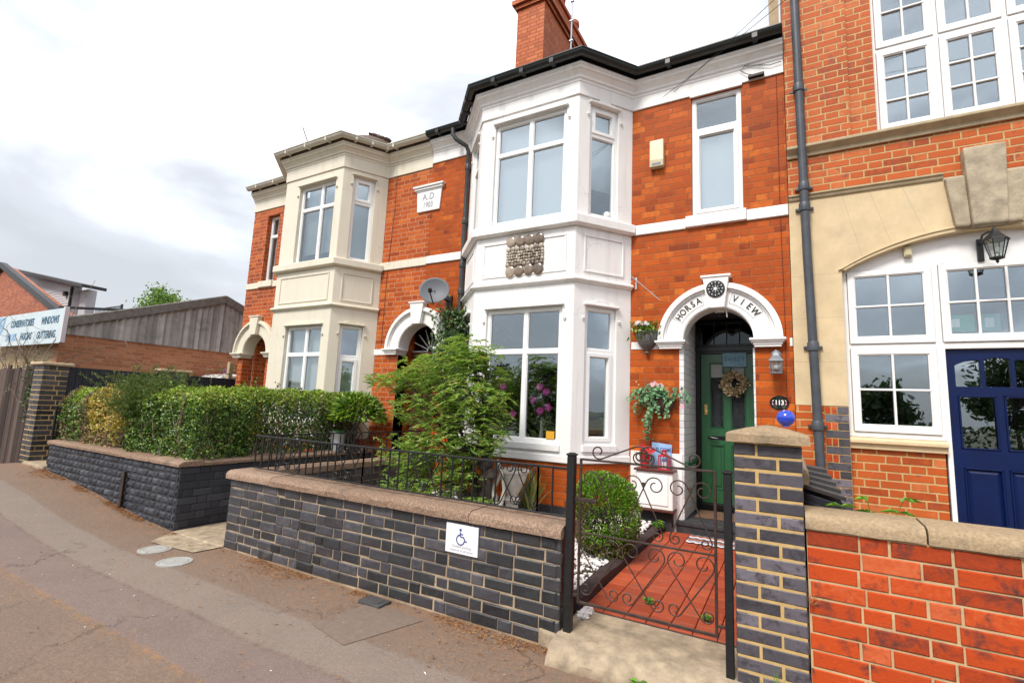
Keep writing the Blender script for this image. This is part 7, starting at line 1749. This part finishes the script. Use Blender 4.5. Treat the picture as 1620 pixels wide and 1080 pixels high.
spiky('yucca', 'striped upright yucca in the white pebbles behind the front railing', -2.68, 5.30, .22, 56, .60, .034, 'lf_yucca', .40, .02, .14)
spiky('dry_spiky_plant', 'dry brown spiky plant in the gravel under the airy shrub, farther from the gate', -4.05, 4.75, .2, 40, .34, .016, 'straw', 1.3)
spiky('dry_spiky_plant', 'purple brown spiky plant in the gravel under the airy shrub, nearer the gate', -3.72, 4.35, .2, 44, .34, .018, 'lf_boxold', 1.2)
# pale stone urn on a pedestal beside the shrub trunk
ur = thing('stone_urn', 'weathered pale stone pedestal urn beside the trunk of the airy shrub', 'urn', (-2.76, 5.0, .16)); mb = MB()
mb.box(-2.88, -2.64, -5.12, -4.88, .14, .22, T0); mb.lathe([(.10, .22), (.085, .26), (.07, .40), (.075, .55), (.10, .58), (.06, .62), (.10, .70), (.15, .80), (.16, .86), (.185, .88), (.185, .91), (.14, .91), (.12, .86)], (-2.76, 5.0, 0), 20, caps=False); build('pedestal', mb, 'statue', ur, smooth=True, bevel=.006)
dw = thing('driftwood', 'twisted bleached driftwood branch leaning beside the stone urn', 'driftwood', (-2.85, 4.82, .16)); mb = MB(); mb.tube([(-2.90, 4.86, .15), (-2.82, 4.82, .45), (-2.90, 4.80, .70), (-2.80, 4.80, .88), (-2.86, 4.8, 1.02)], .045, 8, .018); mb.tube([(-2.82, 4.82, .45), (-2.74, 4.78, .7), (-2.78, 4.78, .9)], .028, 7, .012); build('branch', mb, 'statue', dw, smooth=True)
mb = MB(); mb.lathe([(.07, .17), (.10, .30), (.105, .31), (.085, .31), (.08, .22)], (-3.55, 4.15, 0), 18, caps=False); mb.lathe([(0, .24), (.082, .24)], (-3.55, 4.15, 0), 18, caps=False); tag(build('red_bowl', mb, 'red_paint', smooth=True), 'small red plant bowl low in the gravel behind the railing scrolls', 'bowl')
# ivy on the downpipe
iv = thing('ivy', 'dark ivy climbing the black downpipe beside the grey satellite dish', 'climber', (-4.65, 6.3, .2))
n = 3600; tz = NR.rand(n); wv = np.where(tz > .8, .30, .22); C = np.stack([-4.62 + wv * NR.normal(size=n) * .62 - .05, 6.27 - .10 * np.abs(NR.normal(size=n)), 1.1 + 2.05 * tz + .06 * NR.normal(size=n)], 1); C[:, 0] += np.where(tz > .8, -.05, .06) + .12 * np.sin(tz * 9)
C[:, 2] = np.where(NR.rand(n) < .6, 2.45 + .38 * NR.normal(size=n).clip(-1.7, 1.6), C[:, 2])
leaves('foliage', 'lf_ivy', C, unit(n) + [0, -.3, -.4], unit(n) * .6 + [0, -1, .4], .045 + .035 * NR.rand(n), .030 + .015 * NR.rand(n), parent=iv)
mb = MB(); [mb.tube([(-4.66 + rnd.gauss(0, .05), 6.38, .1), (-4.65 + rnd.gauss(0, .08), 6.36, 1.3), (-4.65 + rnd.gauss(0, .15), 6.34, 2.3), (-4.7 + rnd.gauss(0, .2), 6.32, 3.1)], .010, 5, .003) for _ in range(10)]; build('stems', mb, 'bark', iv)
# galvanised bucket
bk = thing('bucket', 'galvanised bucket with a small plant standing on the passage wall coping', 'bucket', (-6.31, 5.60, .80)); mb = MB(); x, y = -6.31, 5.60
mb.lathe([(.0, .806), (.085, .806), (.087, .80), (.11, .95), (.125, 1.055), (.131, 1.06), (.131, 1.068), (.121, 1.068), (.10, .88)], (x, y, 0), 24, caps=False); build('pail', mb, 'zinc', bk, smooth=True); mb = MB(); mb.tube([(x - .128, y, 1.05), (x - .15, y - .05, 1.10), (x - .08, y - .13, 1.10), (x + .05, y - .14, 1.10), (x + .13, y - .06, 1.07), (x + .128, y, 1.05)], .004, 5); build('handle', mb, 'zinc', bk)
n = 80; leaves('foliage', 'lf_basket', np.array([x, y, 1.08]) + NR.normal(size=(n, 3)) * [.045, .045, .02], unit(n) + [0, 0, .5], unit(n) + [0, 0, 1], .05, .03, parent=bk)
n = 26; u_ = NR.rand(n); wf = thing('flower_drift', 'small white flowers poking from the foot of the hedge beside the passage', 'flowers', (-6.2, 5.0, .9)); leaves('flower', 'white_petal', np.stack([-6.40 + .05 * NR.normal(size=n), 4.6 + 1.2 * u_, .95 + .10 * NR.normal(size=n)], 1), unit(n), unit(n) + [0, -1, 1], .035, .03, parent=wf)
# weeds
def weed(name, lab, x, y, z, h, stems, lsz, mat='lf_weed', lw=.45):
    o = thing(name, lab, 'weed', (x, y, z)); mb = MB(); C, D = [], []
    for s_ in range(stems):
        a = rnd.uniform(0, 6.28); p = Vector((x, y, z)); v = Vector((math.cos(a) * .35, math.sin(a) * .35, 1)); pts = [p.copy()]
        k = 6; hh = h * rnd.uniform(.55, 1)
        for i in range(k):
            p = p + v * hh / k; v += Vector((rnd.gauss(0, .08), rnd.gauss(0, .08), -.05)); pts.append(p.copy())
            if i > 0:
                for q in range(4): b = rnd.uniform(0, 6.28); d = Vector((math.cos(b), math.sin(b), .15)); C.append(tuple(p + d * lsz * .5)); D.append(tuple(d))
        mb.tube(pts, .005, 5, .002)
    build('stem', mb, 'lf_weed', o); n = len(C); leaves('foliage', mat, C, D, unit(n) * .3 + [0, 0, 1], lsz * (.7 + .5 * NR.rand(n)), lsz * lw, parent=o, curlv=.2); return o
weed('nettle_weed', 'leafy green weed growing behind the red wall beside the storage bin', .43, 4.25, .5, .72, 9, .10)
def tuft(name, lab, x, y, z, n, L_, mat, spread=.5, wd=.006): return spiky(name, lab, x, y, z, n, L_, wd, mat, spread)
tuft('grass_tuft', 'green grass tuft at the foot of the purple brick pillar', -.10, 3.18, .0, 26, .32, 'lf_weed', .5); tuft('grass_tuft', 'dry straw grass at the foot of the red brick wall', .26, 3.16, .0, 22, .34, 'lf_dry', .4); tuft('grass_tuft', 'straw tuft growing from the joint between purple pillar and red wall', .07, 3.24, .62, 14, .10, 'lf_dry', 1.0, .004)
w1_ = weed('pavement_weed', 'low green weeds at the foot of the gate step', -.78, 3.02, -.01, .10, 9, .06); 
for (x, y, lab) in ((-.56, 3.92, 'tiny green weed in the tile joint near the right of the gate'), (-.98, 4.0, 'tiny green weed in the tile joint in the middle of the path')): weed('path_weed', lab, x, y, .165, .05, 4, .035)
weed('kerb_weed', 'small green plant at the house end of the path kerb', -1.42, 6.22, .2, .14, 8, .06)
# yard beyond the fence: buddleia, post, white van roof
bu = thing('buddleia', 'buddleia bush with purple flower spikes behind the charcoal fence by the cream house', 'shrub', (-12.3, 7.6, .2)); C, D = [], []; mb = MB(); fl_c = []
for s_ in range(44):
    p = Vector((-12.5 + rnd.gauss(0, .22), 7.75 + rnd.gauss(0, .35), .9)); v = Vector((rnd.gauss(0, .22), rnd.gauss(0, .25), 1)); pts = [p.copy()]; hh = rnd.uniform(.8, 1.75)
    for i in range(8):
        p = p + v * hh / 8; v += Vector((rnd.gauss(0, .08), rnd.gauss(0, .08), -.02)); pts.append(p.copy())
        for q in range(6): b = rnd.uniform(0, 6.28); d = Vector((math.cos(b), math.sin(b), .1)); C.append(tuple(p + d * .08)); D.append(tuple(d))
    mb.tube(pts, .010, 4, .004)
    if s_ % 9 == 0: fl_c += [tuple(p + Vector((rnd.gauss(0, .02), rnd.gauss(0, .02), rnd.uniform(0, .2)))) for _ in range(26)]
n = len(C); leaves('foliage', 'lf_conifer', C, D, unit(n) * .4 + [0, 0, 1], .13, .035, parent=bu, mats=['lf_conifer', 'lf_privet', 'lf_yellow'], midx=NR.choice(3, n, p=[.55, .35, .1])); build('stems', mb, 'twig', bu)
M['purple'] = leafmat('purple flower spike', [(0.0, (.22, .06, .32)), (1.0, (.40, .16, .50))], .6, .2); n = len(fl_c); leaves('flower_spike', 'purple', fl_c, unit(n), unit(n), .04, .03, parent=bu)
mb = MB(); mb.box(-12.15, -12.05, -7.20, -7.10, .2, 2.42, T0); tag(build('timber_post', mb, 'stone_sill', bevel=.01), 'weathered timber post among the buddleia behind the charcoal fence', 'post')
vn = thing('parked_van', 'white rounded van roof showing over the charcoal fence', 'van', (-13.0, 7.6, .17)); tv = T((-12.75, 6.2, 0), (0, 1, 0))
pf = [(0, .55), (0, 1.15), (.35, 1.30), (.85, 1.95), (1.25, 2.13), (2.0, 2.22), (3.6, 2.18), (4.0, 2.05), (4.05, .55)]
mb = MB(); mb.slab(pf, [], -1.0, 0, tv); build('body', mb, 'white_van', vn, bevel=.10, seg=4, smooth=True)
mb = MB(); mb.slab([(.48, 1.36), (.92, 1.88), (1.45, 2.0), (1.45, 1.36)], [], -.99, .006, tv); build('side_window', mb, 'dark_glass', vn)
for u in (.75, 3.2):
    for n_ in (.02, -.92):
        mb = MB(); mb.lathe([(.18, -.08), (.31, -.09), (.33, -.05), (.33, .05), (.31, .09), (.18, .08)], tv(u, n_ - .05, .50), 20, axis='X'); build('wheel', mb, 'ink_black', vn, smooth=True)
# bare twiggy shrub at the far left
tg = thing('bare_shrub', 'bare grey brown twiggy shrub arching in front of the signboard at the far left', 'shrub', (-13.9, 4.1, .2)); mb = MB()
def twig(p, v, L_, r, dep):
    pts = [p.copy()]; k = 7
    for i in range(k): p = p + v * (L_ / k); v = (v + Vector((rnd.gauss(0, .22), rnd.gauss(0, .16), rnd.gauss(-.03, .2)))).normalized(); pts.append(p.copy())
    mb.tube(pts, r, 4, r * .35)
    if dep:
        for q in range(3): i = rnd.randint(2, k); twig(pts[i], (v + Vector((rnd.gauss(0, .8), rnd.gauss(0, .5), rnd.gauss(0, .7)))).normalized(), L_ * .5, r * .55, dep - 1)
for s_ in range(34): twig(Vector((-14.6 + rnd.gauss(0, .9), 4.05 + rnd.gauss(0, .08), 1.2)), Vector((rnd.gauss(.1, .6), rnd.gauss(0, .12), rnd.uniform(.15, 1))).normalized(), rnd.uniform(.6, 1.8), .014, 2)
for s_ in range(3): twig(Vector((-14.4 + s_ * .5, 4.0, 1.6)), Vector((.0, 0, 1)), 1.7 + .4 * s_, .012, 1)
build('twig', mb, 'twig', tg); 
mb = MB(); [mb.tube([(-14.6 + rnd.gauss(0, .5), 4.05, .2), (-14.6 + rnd.gauss(0, .8), 4.05, 1.3)], .02, 5) for _ in range(10)]; build('stem', mb, 'twig', tg)
n = 160; leaves('leaf', 'lf_ivy', np.stack([-11.75 + .13 * NR.normal(size=n), 3.40 + .03 * NR.normal(size=n), 1.55 + .25 * NR.normal(size=n)], 1), unit(n), unit(n) + [0, -1, 0], .05, .035, parent=tg)

# tree behind the workshop and street trees opposite (seen only in the window glass)
def tree(name, lab, x, y, z, h, rx, n, mat, ls, grp=None, trunk_r=.16, sparse=False):
    o = thing(name, lab, 'tree', (x, y, z), grp); mb = MB(); top = Vector((x, y, z + h * .62)); mb.tube([(x, y, z - .2), (x + rx * .03, y, z + h * .3), top], trunk_r, 8, trunk_r * .4); cl = []
    for k in range(26 if not sparse else 34):
        d = Vector((rnd.gauss(0, 1), rnd.gauss(0, 1), rnd.gauss(0, 1))).normalized(); c = Vector((x + d.x * rx * .8, y + d.y * rx * .8, z + h * .64 + d.z * h * .34)); cl.append(c); mb.tube([(x, y, z + h * rnd.uniform(.25, .55)), c], trunk_r * .3, 5, .012)
    build('trunk', mb, 'bark', o); i = NR.randint(0, len(cl), n); C = np.array([tuple(c) for c in cl])[i] + NR.normal(size=(n, 3)) * rx * (.17 if not sparse else .12); leaves('crown', mat, C, unit(n), unit(n) + [0, 0, .6], ls * (.7 + .6 * NR.rand(n)), ls * .6, parent=o)
    return o
tree('garden_tree', 'pale green tree top showing above the corrugated workshop roof', -49.4, 22.5, 0.1, 10.7, 2.9, 5200, 'lf_tree', .26, sparse=True)
for i, (x, y, h, r_) in enumerate(((-26, -33, 5.5, 2.8), (-14, -31, 4.6, 2.4), (-6.0, -36, 6.2, 2.4), (5.5, -32, 4.2, 2.4), (14, -35, 6.4, 2.8), (24, -33, 5, 2.6))):
    tree('street_tree', 'dark leafy tree across the road, mirrored in the window glass', x, y, -.05, h, r_, 2600, 'lf_dark', .42, 'trees across the road', .2)
hg = leafhedge('roadside_hedge', ['lf_dark'], 5000, [((-40, -27.2, -.05), (30, -26, 1.7))], .3, .2, 'long dark hedge across the road, mirrored in the lower windows', 'hedge', twigs=False, amp=.2, sc=.7, depth=.4)
